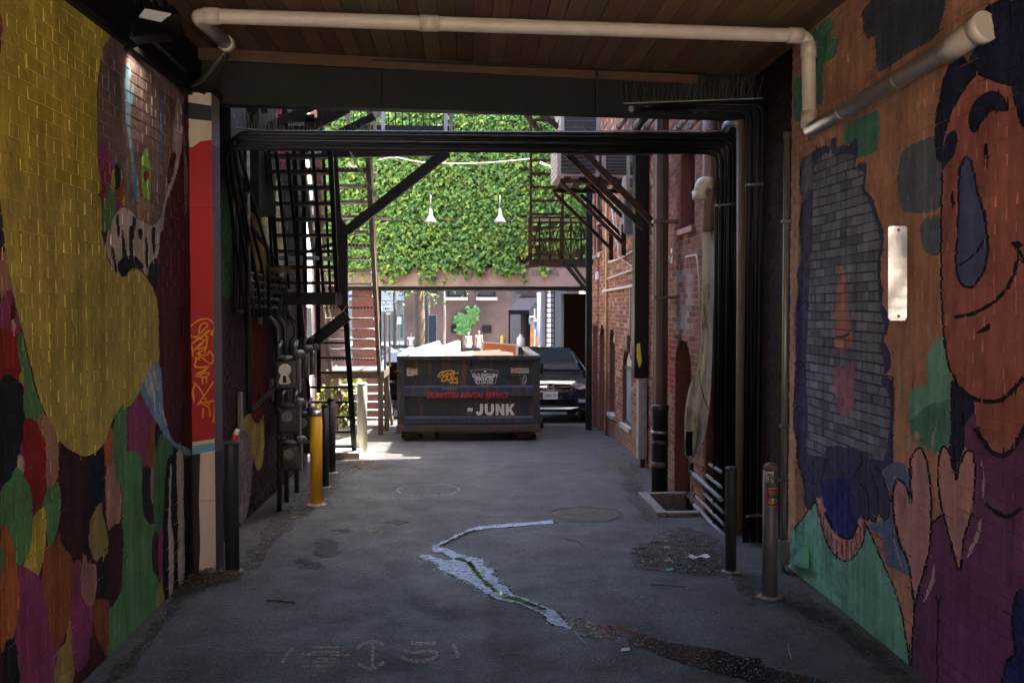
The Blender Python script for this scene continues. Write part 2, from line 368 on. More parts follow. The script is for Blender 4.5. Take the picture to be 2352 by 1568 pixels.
C = dict(yel=(.50, .41, .014), yel2=(.50, .41, .05), mar=(.085, .018, .024), dmar=(.055, .017, .022), mauve=(.20, .14, .14), mag=(.30, .05, .16), grn=(.085, .27, .09), dgrn=(.05, .19, .07), nav=(.018, .02, .032),
  red=(.30, .012, .015), pt=(.42, .21, .15), rust=(.30, .085, .02), org=(.46, .12, .015), kha=(.36, .28, .07), lbl=(.16, .34, .48), whi=(.50, .44, .40), blk=(.012, .012, .014), tan=(.33, .20, .11), bgr=(.20, .48, .06), plum=(.13, .06, .10),
  ter=(.48, .235, .135), teal=(.07, .27, .175), tealb=(.14, .44, .32), sla=(.06, .075, .11), blg=(.12, .15, .20), rnav=(.016, .02, .065), face=(.40, .125, .10), eye=(.08, .115, .28), gry=(.165, .18, .245), gnav=(.05, .055, .135),
  sal=(.44, .18, .13), pink=(.50, .25, .24), mpk=(.33, .14, .20), pur=(.16, .05, .155), ltb=(.11, .18, .32), brb=(.018, .032, .18), brick=(.17, .06, .035), purw=(.17, .10, .14), greyw=(.33, .30, .30))
LEFT_MURAL = [
 ('mauve', 'A 740,215 1000,400 1240,640 1250,760 1240,1568 690,1568 665,1100 660,800 670,560 700,350'),
 ('mar', 'A 1245,900 1262,1568 B 1262,0 1275,1568 1075,1568 1075,300 1090,0 A 1110,1568 1130,1400 1200,1200'),
 ('mag', 'A 670,1000 740,1050 760,1200 720,1300 690,1500 665,1350'), ('yel', 'A 760,1170 782,1180 780,1310 755,1310'), ('nav', 'A 780,1120 815,1150 815,1270 785,1290'),
 ('grn', 'A 750,1290 780,1330 785,1480 740,1568 695,1568 715,1400'), ('rust', 'A 815,1270 845,1320 835,1400 800,1380'), ('yel', 'A 838,1340 850,1350 848,1400 836,1400'), ('mag', 'A 795,1360 820,1380 810,1440 785,1430'),
 ('lbl', 'A 860,440 885,450 893,500 880,600 890,700 885,800 900,1000 925,1150 945,1250 945,1370 920,1370 905,1250 890,1080 870,900 852,750 850,600'), ('lbl', 'A 905,570 915,600 905,700 890,690'),
 ('ltb', 'A 1095,700 1115,690 1110,900 1095,1090 1085,1000'),
 ('rust', 'A 960,1050 975,1100 965,1250 985,1330 955,1360 945,1200'), ('bgr', 'A 990,1010 1015,1080 1028,1200 1025,1370 990,1378 965,1280 960,1180 970,1080'), ('red', 'A 980,1180 1010,1170 1015,1220 990,1250'),
 ('tan', 'A 955,1350 1025,1380 1025,1520 960,1510 930,1440'),
 ('whi', 'A 1215,670 1240,760 1242,1000 1200,1200 1130,1400 1110,1568 1085,1568 1130,1350 1170,1150 1180,960 1195,760'), ('mar', 'A 1160,1080 1185,1040 1200,1090 1160,1250 1140,1230'), ('rust', 'A 1145,1010 1160,1000 1160,1060 1145,1060'),
 ('whi', 'A 750,1568 770,1500 830,1420 900,1450 940,1500 1050,1540 1100,1480 1100,1568 B 1095,0 1085,100 1070,200 1020,250 1000,320 960,270 900,240 860,300 830,322 790,310 760,240 720,130 735,20'),
 ('nav', 'A 790,1490 805,1470 815,1568 B 812,60 795,10'), ('nav', 'B 830,0 850,80 860,200 845,260 835,150'), ('nav', 'B 880,0 910,0 905,230 885,180'), ('nav', 'B 945,0 970,0 965,70 950,60'), ('nav', 'A 905,1480 925,1500 920,1568 900,1568'), ('nav', 'B 990,60 1005,80 1010,230 995,260'), ('nav', 'B 1035,0 1060,0 1055,170 1040,130'),
 ('nav', 'B 760,140 775,140 800,300 785,300'), ('nav', 'B 800,240 870,180 930,190 980,250 960,270 900,240 860,300 830,322'), ('nav', 'B 1010,260 1075,200 1070,400 1050,420 1020,360'),
 ('pt', 'B 0,130 40,150 80,400 0,470'), ('nav', 'A 0,1320 8,1400 B 30,110 0,130'), ('mag', 'A 0,0 25,0 20,200 0,330'),
 ('mag', 'B 0,480 90,420 140,640 110,720 60,690 0,700'), ('mar', 'B 80,460 110,520 90,620 65,640'), ('whi', 'B 78,620 95,620 95,680 80,690'), ('red', 'B 0,700 60,690 110,740 135,900 130,1020 0,1050'),
 ('grn', 'B 115,740 140,700 180,870 240,1100 300,1260 220,1320 165,1290 160,1050 130,900'), ('yel', 'B 125,1000 150,970 160,1050 140,1100'), ('org', 'B 150,1080 162,1060 165,1140 152,1150'), ('nav', 'B 0,1050 130,1040 160,1150 150,1400 120,1568 C 110,80 50,200 0,260'),
 ('red', 'B 165,1290 250,1320 300,1450 C 315,0 315,200 280,370 225,430 220,330 165,150 160,0 B 150,1400'), ('pt', 'B 250,1310 300,1260 380,1400 410,1450 C 415,0 400,120 350,235 315,230 310,0 B 300,1440'), ('mag', 'B 130,1490 150,1450 155,1530 140,1540'), ('whi', 'C 125,5 160,30 165,100 150,140 115,80'),
 ('dmar', 'B 405,1440 600,1560 C 605,0 610,180 605,560 570,690 510,750 460,690 420,600 405,500 412,300'), ('nav', 'B 600,1540 690,1490 C 715,0 715,200 680,380 640,430 610,420 600,0'),
 ('org', 'B 740,1350 775,1400 C 780,0 770,60 720,140 712,0 B 700,1480'), ('grn', 'B 870,1200 870,1350 860,1500 C 860,0 780,60 B 770,1380 800,1230'),
 ('mag', 'B 950,1110 1010,1200 1060,1300 1010,1400 C 1005,0 1010,90 980,90 950,0 B 880,1530 860,1400 870,1250'), ('rust', 'B 1050,1290 1062,1400 C 1060,0 1050,100 1020,100 B 1000,1560 1010,1400'), ('nav', 'B 1060,1320 1105,1390 1060,1490'), ('dgrn', 'B 1105,1385 1175,1460 C 1172,150 1140,470 1090,560 1055,500 1045,250 1060,0'),
 ('grn', 'C 780,0 790,180 830,240 830,420 832,800 820,950 740,1060 735,1400 850,1300 950,1180 1075,1060 1085,900 1060,820 1035,720 1045,580 1060,480 1020,480 975,400 970,160 950,0'),
 ('pt', 'C 775,60 790,180 825,240 820,440 780,530 740,520 720,380 715,200 720,140'), ('nav', 'C 975,110 1025,100 1040,330 1040,430 1020,485 985,400 970,300'), ('mpk', 'C 1030,110 1048,110 1045,330 1035,330 1025,230'),
 ('grn', 'C 390,190 410,300 400,480 350,630 320,620 315,520 290,450 290,350 320,240 350,235'), ('grn', 'C 0,250 60,180 110,90 160,150 200,230 220,400 215,560 180,700 130,770 90,700 60,560 0,530'),
 ('yel', 'C 290,370 310,450 305,620 280,770 240,870 190,860 150,790 190,680 215,560 225,430'), ('dmar', 'C 735,540 830,490 832,800 800,980 745,1060 715,950 720,740'), ('kha', 'C 620,430 690,330 700,410 730,540 735,650 700,720 660,735 620,680 605,540'),
 ('nav', 'C 575,640 605,580 610,700 595,745 580,700'), ('nav', 'C 665,740 715,720 715,980 680,1000 650,960'), ('pt', 'C 575,690 600,745 650,760 660,860 640,1020 600,1040 560,980 540,850'),
 ('org', 'C 0,540 65,545 100,680 130,880 125,1050 90,1240 40,1310 0,1300'), ('grn', 'C 0,640 30,680 20,780 0,850'), ('mag', 'C 125,770 270,850 300,1000 340,1250 400,1330 360,1568 125,1568 100,1250 130,1000'),
 ('rust', 'C 405,540 420,620 500,750 490,1000 470,1140 420,1290 380,1330 340,1250 300,980 285,840 300,650 350,630'), ('kha', 'C 480,1140 495,1250 495,1568 370,1568 395,1350 440,1290 460,1180'), ('nav', 'C 30,1300 95,1280 125,1450 125,1568 20,1568'),
 ('mag', 'C 500,750 550,740 545,880 560,1000 600,1040 635,1060 625,1200 600,1400 540,1490 500,1450 480,1150 490,950'), ('rust', 'C 640,1020 690,990 730,1000 745,1060 735,1350 715,1370 670,1280 635,1180'),
 ('dmar', 'C 1045,560 1080,560 1075,790 1050,820 1035,700'), ('mag', 'C 1085,560 1125,540 1125,800 1105,890 1080,820'), ('kha', 'C 1085,880 1125,880 1120,1000 1070,1050'),
 ('blk', 'C 1125,200 1172,0 1290,0 1290,900 1120,1010'), ('whi', 'C 1160,100 1170,100 1165,420 1185,600 1185,800 1175,950 1150,960 1150,700 1145,500 1150,350'), ('whi', 'C 1205,0 1250,0 1250,300 1258,500 1255,870 1215,880 1215,600 1208,300'),
 ('yel', 'A 20,-30 490,-30 740,215 700,330 670,500 660,700 660,900 665,1100 670,1330 400,1240 0,1120 0,330 20,200'),
 ('yel2', 'A 670,1325 690,1568 B 710,100 740,220 800,310 860,320 900,265 960,290 1020,360 1060,450 1080,600 1085,800 1080,900 1000,1000 950,1110 880,1210 830,1200 790,1260 740,1370 710,1450 650,1520 580,1550 520,1530 440,1480 380,1400 330,1300 260,1130 200,900 130,620 70,350 20,60 A 0,1115 200,1190 420,1240'),
 ('lbl', 'B 1060,900 1095,950 1110,1150 1130,1300 1180,1440 1290,1500 1290,1550 1200,1490 1120,1400 1040,1270 960,1100 1020,960'), ('whi', 'B 1035,930 1045,925 1085,1080 1070,1090'), ('whi', 'B 1010,980 1022,970 1060,1160 1045,1160'), ('whi', 'B 985,1020 995,1015 1030,1130 1015,1130'), ('whi', 'B 1080,1200 1092,1190 1140,1330 1125,1330'),
]
RIGHT_MURAL = [
 ('teal', 'D 440,120 435,260 480,270 465,390 380,450 380,700 345,710 240,700 240,540 340,360 315,340 320,210'), ('teal', 'D 185,560 245,540 255,770 185,815'),
 ('sla', 'D 650,80 740,-20 830,-30 1195,-30 1180,180 1130,270 960,370 780,490 745,440 735,260 690,270 665,230 655,130'), ('teal', 'D 550,850 740,760 770,790 760,980 740,1040 620,1075 600,1000 540,990 525,930'),
 ('blg', 'D 940,1020 1150,930 1190,1000 1190,1410 950,1450 910,1400 890,1250 900,1150'), ('blg', 'D 1085,1490 1195,1470 1195,1568 E 1195,0 1180,165 1090,165 1060,100 1045,0'), ('blg', 'D 225,1110 310,1060 320,1280 280,1300 240,1350 220,1280'),
 ('gnav', 'D 300,1050 380,1000 430,1000 440,950 475,950 475,1010 530,990 560,1000 590,950 620,960 615,1080 600,1140 640,1110 680,1130 670,1290 720,1350 750,1450 790,1568 E 800,0 790,150 770,220 770,340 790,420 780,500 830,580 820,700 800,760 840,850 840,950 800,1000 860,1040 870,1200 860,1400 865,1568 F 865,0 850,110 800,150 835,300 830,430 790,450 760,400 740,470 700,440 690,460 640,420 600,300 450,260 330,320 290,380 260,340 250,200 220,100 200,0 E 190,1568 200,1430 175,1300 180,1100 190,900 190,600 210,400 200,300 230,200 220,0 D 220,1500 240,1380 280,1290 305,1280 310,1150'),
 ('gry', 'D 320,1150 400,1050 470,1060 540,1050 600,1080 590,1160 660,1180 650,1300 700,1380 730,1480 760,1568 E 770,100 750,250 760,400 770,560 800,650 780,800 800,960 780,1050 840,1150 830,1400 800,1568 F 760,40 600,20 430,20 300,10 E 270,1500 280,1300 265,1000 270,800 280,600 290,300 300,100 D 310,1400'),
 ('gnav', 'E 380,1568 430,1480 600,1500 700,1530 700,1568 F 700,100 640,200 560,240 420,230 380,120'),
 ('sal', 'E 500,250 530,300 545,450 560,600 585,700 560,800 500,830 460,800 455,700 460,550 475,400'), ('gnav', 'E 470,725 520,725 560,705 562,720 525,740 470,738'), ('mpk', 'E 470,930 510,950 580,920 590,1050 585,1200 550,1280 490,1260 460,1150 445,1060'),
 ('teal', 'E 1160,745 1205,740 1215,850 1250,980 1245,1200 1260,1400 1230,1480 1160,1520 1060,1470 1000,1440 970,1300 970,1150 1000,1070 1090,1060 1090,900 1120,800'), ('tealb', 'E 1160,745 1205,740 1215,850 1250,980 1245,1150 1100,1200 985,1300 970,1250 970,1150 1000,1070 1090,1060 1090,900 1120,800'), ('ter', 'E 1010,1380 1045,1400 1040,1440 1000,1420'),
 ('ltb', 'F 780,130 870,60 940,80 975,200 980,330 880,170 865,200 860,450 890,600 960,740 975,840 880,790 820,760 790,600 780,570 690,500 740,470 800,450 835,400 840,250'), ('sal', 'F 690,520 720,530 780,560 790,700 760,670'),
 ('tealb', 'F 330,330 350,430 400,590 460,690 540,730 610,680 660,580 680,490 760,670 830,830 880,950 920,1100 960,1320 975,1450 700,1240 500,1070 250,885 165,810 160,560 180,510 270,400'),
 ('pink', 'F 335,300 370,340 400,440 460,530 520,575 580,570 620,480 635,420 675,470 655,600 605,690 540,735 460,695 400,590 350,440'), ('brb', 'F 390,180 600,180 630,400 610,500 570,580 500,560 430,470 380,330 370,250'), ('gnav', 'F 580,180 625,180 630,400 600,430 570,330'),
 ('face', 'D 1195,1568 1190,1300 1200,1100 1230,880 1300,680 1400,470 1560,550 1670,570 1700,700 1760,850 2100,900 2100,1568 E 2100,0 2100,1600 1740,1400 1700,1490 1600,1540 1500,1500 1440,1400 1425,1200 1380,1130 1310,1070 1250,950 1215,800 1200,600 1190,300 1195,0'),
 ('pur', 'E 1420,1240 1440,1400 1500,1500 1600,1540 1700,1470 1750,1400 2100,1200 F 2100,0 2100,1700 1150,1700 985,1460 1000,1200 1020,1000 1100,700 1120,480 1190,420 1210,480 1310,800 1340,600 1400,420 1420,250 1420,50 1400,0 E 1350,1480 1360,1320'),
 ('rnav', 'E 1265,1030 1320,1080 1400,1160 1420,1240 1360,1320 1350,1400 1340,1500 F 1335,0 1300,100 1295,180 1270,80 1235,0 E 1255,1400 1250,1150'),
 ('pink', 'F 880,175 920,190 960,250 985,340 975,100 1000,0 1050,-40 1090,50 1120,250 1120,480 1110,650 1050,880 1010,1010 980,850 960,730 900,600 870,450 860,300'), ('pink', 'F 1165,100 1180,0 1210,-50 1250,0 1270,100 1295,180 1310,100 1350,0 1390,-20 1420,60 1420,250 1390,430 1340,600 1315,800 1280,700 1220,480 1180,300'),
 ('rnav', 'D 2100,-30 1750,-20 1600,10 1520,60 1470,150 1450,250 1400,380 1390,440 1450,500 1560,550 1660,575 1760,560 2100,500'), ('rnav', 'D 1390,440 1440,490 1360,580 1300,680 1250,780 1220,900 1200,1050 1200,1100 1170,1090 1155,950 1165,780 1190,650 1220,520 1260,420 1330,380'), ('rnav', 'D 1680,580 1760,560 2100,500 2100,950 1760,870 1700,720'),
 ('rnav', 'D 1400,740 1450,670 1530,630 1600,650 1640,720 1630,755 1560,750 1500,780 1450,850 1420,900 1395,880 1380,800'), ('rnav', 'D 1250,900 1290,900 1300,960 1280,1060 1240,1110 1190,1170 1200,1050 1220,950'),
 ('eye', 'D 1365,1070 1400,1120 1430,1270 1480,1450 E 1500,0 1510,150 1480,280 1420,380 1360,395 1310,340 1290,250 1300,0 D 1305,1450 1315,1180 1340,1100'), ('blk', 'D 1480,990 1505,995 1512,1080 1500,1160 1482,1100'), ('gry', 'D 1490,1060 1503,1070 1498,1120 1487,1100'), ('blk', 'D 1258,1310 1270,1320 1280,1390 1270,1430 1255,1380'),
 ('brb', 'F 2100,900 1750,930 1700,1000 1680,1150 1700,1350 1640,1420 1610,1568 1600,1700 2100,1700'),
 ('blk', 'E 1430,700 1520,640 1510,690 1440,710'),
 ('brick', 'F 150,800 250,885 500,1070 700,1240 985,1455 1150,1590 1300,1700 1000,1700 500,1300 150,1000'),
]
RIGHT_LINES = [ # black outlines (width in trace units)
 (26, 'E 1280,600 1390,580 1500,530 1600,450 1670,350 1710,230 1715,130'), (60, 'E 1680,120 1705,110 1735,125'), (22, 'E 1725,140 1745,180 1752,230'), (14, 'D 1195,1180 1190,1400 1190,1568 E 1190,300 1200,600 1215,800 1250,950 1310,1070'), (30, 'E 1310,1080 1400,1150 1500,1175 1600,1165 1680,1100 1760,1010'),
 (34, 'E 1430,1350 1480,1450 1560,1535 1650,1530 1720,1430 1790,1300'), (26, 'D 1390,440 1450,500 1560,550 1660,575 1760,560'), (22, 'D 1480,120 1510,60 1600,10 1700,-15'), (16, 'D 1200,1100 1170,1090 1155,950 1165,780 1190,650 1220,520 1260,420'), (20, 'D 1390,440 1440,490 1360,580 1300,680 1250,780 1220,900'), (18, 'D 1400,380 1385,470'), (14, 'D 1680,580 1700,720 1760,870'),
 (16, 'D 1400,740 1450,670 1530,630 1600,650 1640,720 1630,755 1560,750 1500,780 1450,850 1420,900 1395,880 1380,800 1400,740'), (16, 'D 1365,1070 1340,1100 1315,1180 1305,1450 E 1300,0 1290,250 1310,340 1360,395 1420,380 1480,280 1510,150 1500,0 D 1480,1450 1430,1270 1400,1120 1365,1070'), (14, 'E 1310,245 1400,190 1500,60'),
 (16, 'F 880,175 920,190 960,250 985,340 975,100 1000,0 1050,-40 1090,50 1120,250 1120,480 1110,650 1050,880 1010,1010 980,850 960,730 900,600 870,450 860,300 880,175'), (16, 'F 1165,100 1180,0 1210,-50 1250,0 1270,100 1295,180 1310,100 1350,0 1390,-20 1420,60 1420,250 1390,430 1340,600 1315,800 1280,700 1220,480 1180,300 1165,100'),
 (16, 'F 1120,480 1190,420'), (12, 'F 680,490 760,670 830,830 880,950 920,1100 960,1320 975,1450'), (16, 'F 1010,1010 1000,1200 985,1460'), (30, 'F 1490,340 1560,400 1650,430 1740,370'), (12, 'F 1155,970 1168,1060 1165,1300 1160,1568 1160,1650'), (10, 'F 1180,975 1172,1060'), (22, 'F 2000,920 1750,930 1700,1000 1680,1150 1700,1350 1640,1420 1610,1568'),
 (10, 'F 330,320 360,440 400,590 460,690 540,735 605,690 655,600 675,470'), (16, 'F 390,400 460,530 520,575 580,570 620,480'), (9, 'F 330,300 270,400 180,510'),
 (9, 'F 200,0 220,100 250,200 260,340 290,380 330,320'), (9, 'F 640,200 690,300 690,460'), (9, 'F 700,100 750,250 760,400'), (9, 'F 740,90 800,180 835,300 830,430 790,450 760,400 740,470 700,440 690,460 640,420'), (9, 'F 400,30 390,100 360,200'), (9, 'E 240,300 260,260 300,300'), (9, 'E 230,520 260,490 290,530'), (9, 'E 185,920 220,900 250,930 260,1050 200,1060'), (9, 'E 190,1230 230,1210 250,1280'), (9, 'E 200,1440 180,1300 190,1100'), (9, 'F 240,200 280,180 320,210'), (8, 'E 770,220 770,340 790,420'), (9, 'E 800,1000 850,1010 860,1050'), (10, 'E 840,1400 870,1410'), (10, 'F 590,170 610,120 650,60 640,0'),
]
RIGHT_LIGHTS = [(18, 'F 1470,40 1480,180 1475,300'), (28, 'F 1450,460 1440,560 1400,640 1370,710'), (26, 'F 1140,750 1130,860 1100,940 1070,1010'), (14, 'F 865,580 890,680 920,780'), (14, 'E 890,990 910,1080 900,1210'), (9, 'E 1105,540 1100,650 1120,830'), (9, 'E 1150,640 1165,780 1175,890'), (16, 'E 1165,1340 1135,1420 1130,1520'), (12, 'E 975,1430 960,1520')]
RED_TICKS = [(8, f'F {x},{y} {x+4},{y+h}') for x, y, h in ((340, 345, 90), (360, 380, 110), (385, 430, 110), (410, 500, 110), (440, 540, 130), (475, 580, 130), (510, 590, 135), (540, 595, 145), (575, 590, 135), (605, 540, 120), (635, 490, 130), (655, 460, 100))]+[(7, f'F {x},{y} {x-8},{y+22}') for x, y in ((195, 500), (215, 475), (240, 440), (262, 400), (285, 365))]
# ------------------------------------------------------------------ ground
def asphalt_mat():
    m = bpy.data.materials.new('asphalt'); m.use_nodes = True; N = m.node_tree.nodes; L = m.node_tree.links; b = N['Principled BSDF']
    geo = N.new('ShaderNodeNewGeometry')
    def noise(s, d=6, r=.65, v=None):
        n = N.new('ShaderNodeTexNoise'); n.inputs['Scale'].default_value = s; n.inputs['Detail'].default_value = d; n.inputs['Roughness'].default_value = r; L.new(v or geo.outputs['Position'], n.inputs['Vector']); return n.outputs['Fac']
    def mrange(x, a, b_, c, d):
        r = N.new('ShaderNodeMapRange'); r.inputs['From Min'].default_value = a; r.inputs['From Max'].default_value = b_; r.inputs['To Min'].default_value = c; r.inputs['To Max'].default_value = d; L.new(x, r.inputs['Value']); return r.outputs[0]
    def mul(x, y):
        r = N.new('ShaderNodeMath'); r.operation = 'MULTIPLY'; L.new(x, r.inputs[0]); L.new(y, r.inputs[1]); return r.outputs[0]
    mp = N.new('ShaderNodeMapping'); mp.inputs['Scale'].default_value = (1.6, .45, 1); L.new(geo.outputs['Position'], mp.inputs['Vector'])
    big = mrange(noise(.8, 6, .65), .3, .7, .6, 1.4); streak = mrange(noise(1.3, 6, .6, mp.outputs[0]), .3, .7, .65, 1.3); fine = mul(mrange(noise(62, 4, .85), .40, .60, .30, 1.75), mrange(noise(27, 3, .7), .38, .62, .72, 1.3)); mid = mrange(noise(14, 6, .75), .3, .72, .62, 1.35)
    val = mul(mul(big, streak), mul(fine, mid))
    vo = N.new('ShaderNodeTexVoronoi'); vo.inputs['Scale'].default_value = 55; L.new(geo.outputs['Position'], vo.inputs['Vector'])
    spk = mrange(vo.outputs['Distance'], .0, .28, 1.9, 1.0); val = mul(val, spk)
    cr = N.new('ShaderNodeTexVoronoi'); cr.feature = 'DISTANCE_TO_EDGE'; cr.inputs['Scale'].default_value = .55; wv = N.new('ShaderNodeVectorMath'); wv.operation = 'ADD'
    n2 = N.new('ShaderNodeTexNoise'); n2.inputs['Scale'].default_value = 3; n2.inputs['Detail'].default_value = 5; L.new(geo.outputs['Position'], n2.inputs['Vector']); sc = N.new('ShaderNodeVectorMath'); sc.operation = 'SCALE'; sc.inputs['Scale'].default_value = .5; L.new(n2.outputs['Color'], sc.inputs[0])
    L.new(geo.outputs['Position'], wv.inputs[0]); L.new(sc.outputs[0], wv.inputs[1]); L.new(wv.outputs[0], cr.inputs['Vector'])
    val = mul(val, mrange(cr.outputs['Distance'], .002, .006, .55, 1.0))
    rgb = N.new('ShaderNodeRGB'); rgb.outputs[0].default_value = (.046, .042, .041, 1); vm = N.new('ShaderNodeVectorMath'); vm.operation = 'SCALE'; L.new(rgb.outputs[0], vm.inputs[0]); L.new(val, vm.inputs['Scale']); L.new(vm.outputs[0], b.inputs['Base Color'])
    L.new(mrange(noise(2.2, 4), .35, .7, .55, .85), b.inputs['Roughness'])
    bp = N.new('ShaderNodeBump'); bp.inputs['Strength'].default_value = .55; bp.inputs['Distance'].default_value = .008; ad = N.new('ShaderNodeMath'); L.new(noise(120, 3, .6), ad.inputs[0]); L.new(mul(vo.outputs['Distance'], vo.outputs['Distance']), ad.inputs[1]); L.new(ad.outputs[0], bp.inputs['Height'])
    L.new(bp.outputs[0], b.inputs['Normal']); return m
M_ASPH = asphalt_mat()
PIT = (2.10, 2.56, 10.40, 11.40)
g = MB(); xs = [-150, -30, -8, -2.2, -1, 0, 1, PIT[0], PIT[1], 4, 12, 40, 150]; ys = [-60, -10, 0, 4, 7, PIT[2], PIT[3], 14, 16.6, 18, 20, 22, 24, 27, 30, 37, 45, 66, 90, 200]
idx = {}
for i, x in enumerate(xs):
    for j, y in enumerate(ys): idx[i, j] = len(g.v); g.v.append((x, y, gz(y)))
for i in range(len(xs)-1):
    for j in range(len(ys)-1):
        if xs[i] == PIT[0] and ys[j] == PIT[2]: continue
        g.f.append((idx[i, j], idx[i+1, j], idx[i+1, j+1], idx[i, j+1])); g.c.append(None)
g.build('ground', M_ASPH, label='worn grey asphalt floor of the alley', kind='structure')
# ------------------------------------------------------------------ the covered passage
XL, XR = -2.26, 2.73; YL, YR, YB = 8.30, 8.27, 9.5; CEIL = 4.40; YS = -2.3
plL = lambda u, v, d: Vector((XL+d, u, v)); plR = lambda u, v, d: Vector((XR-d, u, v))
def onL(s, sm=True):
    p = trace(s) if isinstance(s, str) else s; p = smooth_poly(p) if sm else p
    return [(q.y, q.z) for q in (PX(x, y, XL) for x, y in p)]
def onR(s, sm=True):
    p = trace(s) if isinstance(s, str) else s; p = smooth_poly(p) if sm else p
    return [(q.y, q.z) for q in (PX(x, y, XR) for x, y in p)]
lw = thing('mural_wall', 'painted brick wall with big yellow shape and coloured feathers, left of the passage', 'wall', kind='thing', loc=(XL, 6, 0))
lw.location = (0, 0, 0)
paint_wall(lw, plL, 4.1, YL, 0, 3.93, [(onL(s), C[k]) for k, s in LEFT_MURAL], C['mar'], h=.076, lb=.215, proud=.0042)
MB().box(XL-.35, XL-.006, 4.1, YL+.3, -.2, CEIL+.02).build('core', M_DARK, lw)
hd = mat('header_brick', (.16, .065, .035), .85, var=.35, scale=10, bump=.4, bscale=40)
hb = MB()
for r in range(6):
    y = 3.6
    while y < YL: hb.box(XL-.05, XL-.018+random.uniform(-.003, .003), y+.005+(r % 2)*.1, y+.2+(r % 2)*.1, 3.975+r*.07, 3.975+r*.07+.06); y += .21
hb.build('header_course', hd, lw, kind='stuff')
MB().box(XL-.04, XL+.035, 3.6, YL, 3.932, 3.97).build('ledge', M_BLACK, lw)
rw = thing('mural_wall', 'terracotta painted brick wall with red smiling face and grey figure, right of the passage', 'wall', kind='thing')
rs = [(onR(s), C[k]) for k, s in RIGHT_MURAL]
rs += [(onR(stroke(trace(s), w_*.336)if False else stroke(trace(s), w_*.336), False), C['blk']) for w_, s in RIGHT_LINES]
rs += [(onR(stroke(trace(s), w_*.336, taper=True), False), (.42, .36, .38)) for w_, s in RIGHT_LIGHTS]
rs += [(onR(stroke(trace(s), w_*.336, 1), False), (.28, .03, .03)) for w_, s in RED_TICKS]
def navy_joints(p, c):
    g_ = np.abs(c-np.array(grey_lift(C['gry']))).sum(1) < .01; c = c.copy(); c[g_] = (.05, .055, .12); t_ = np.abs(c-np.array(grey_lift(C['sal']))).sum(1) < .01; c[t_] = (.33, .08, .06); return c
paint_wall(rw, plR, 4.0, YR, 0, CEIL, rs, C['ter'], mortar_tint=navy_joints)
MB().box(XR+.006, XR+.35, 4.0, YR, -.2, CEIL+.02).build('core', M_DARK, rw)
# dark bare brick return between the mural and the far end of the passage
dk = thing('brick_pier', 'dark unpainted brick wall behind the black conduits right of the passage', 'wall', kind='thing')
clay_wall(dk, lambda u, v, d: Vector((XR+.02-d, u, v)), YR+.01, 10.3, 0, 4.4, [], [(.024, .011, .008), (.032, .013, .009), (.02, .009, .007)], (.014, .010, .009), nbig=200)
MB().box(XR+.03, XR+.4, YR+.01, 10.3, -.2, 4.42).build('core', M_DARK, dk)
# walls behind the camera
pw = mat('plain_painted_wall', (.30, .15, .09), .8, var=.2)
MB().box(XL-.35, XL, YS, 4.09, -.2, CEIL).build('passage_wall', pw, label='painted passage wall behind the viewer on the left', cat='wall', kind='thing')
MB().box(XR, XR+.35, YS, 3.99, -.2, CEIL).build('passage_wall', pw, label='painted passage wall behind the viewer on the right', cat='wall', kind='thing')
# ceiling of planks
ceil_o = thing('ceiling', 'dark brown plank ceiling over the passage', 'ceiling', kind='structure')
wv = [(.17, .085, .042), (.21, .105, .05), (.14, .07, .035), (.24, .13, .065)]
M_PLANK = mat('ceiling_plank', (0, 0, 0), .65, var=.35, scale=5, bump=.15, bscale=16, attr=True, stretch=(12, .5, 4))
x = XL-.3; k = 0
while x < XR+.3:
    wd = .138; b = MB(); b.cc = tuple(c*random.uniform(.8, 1.2) for c in random.choice(wv)); yend = 8.62+(x-XL)/(XR-XL)*.85
    ysp = 4.6+random.uniform(-1.3, 1.3)
    for y0, y1 in ((YS, ysp-.003), (ysp, yend)):
        b = MB(); b.cc = tuple(c*random.uniform(.8, 1.2) for c in random.choice(wv)); dz = random.uniform(-.003, .003)
        b.box(x+.003, x+wd-.003, y0, y1, CEIL+dz, CEIL+.04).build('plank', M_PLANK, ceil_o)
    x += wd
MB().prism([(XL-.35, YS, CEIL+.05), (XR+.35, YS, CEIL+.05), (XR+.35, 9.5, CEIL+.05), (XL-.35, 8.6, CEIL+.05)], (0, 0, .15)).build('ceiling_deck', M_DARK, ceil_o)
MB().bar((XL-.2, 8.66, 4.36), (XR+.1, 9.52, 4.36), .03, .10).build('ceiling_trim', mat('trim_wood', (.10, .05, .025), .7, var=.3), ceil_o)
# building above the passage (shades it)
MB().box(-14, 14, YS, 9.4, 4.75, 7.8).build('upper_building', mat('upper_brick', (.25, .1, .07), .9, var=.2), label='upper storeys of the brick building above the passage', cat='building')
MB().box(-14, XL-.36, YS, 8.6, -.2, 4.74).build('side_building', mat('upper_brick', (.25, .1, .07)), label='brick building left of the covered passage', cat='building')
MB().box(XR+.42, 14, YS, 9.4, -.2, 4.74).build('side_building', mat('upper_brick', (.25, .1, .07)), label='brick building right of the covered passage', cat='building')
# unseen pale paving and cream block, added to bounce warm light into the passage
MB().box(-30, 30, -18, YS-.3, -.1, .02).build('pavement', mat('bounce_paving', (.45, .40, .33), .9, var=.15), label='unseen pale paving added to bounce light into the passage', kind='structure')
MB().box(-25, 25, -30, -18.1, -.1, 9).build('bounce_block', mat('bounce_cream', (.55, .45, .34), .85, var=.1), label='unseen cream block added behind the viewer to bounce warm light', cat='building', kind='thing')
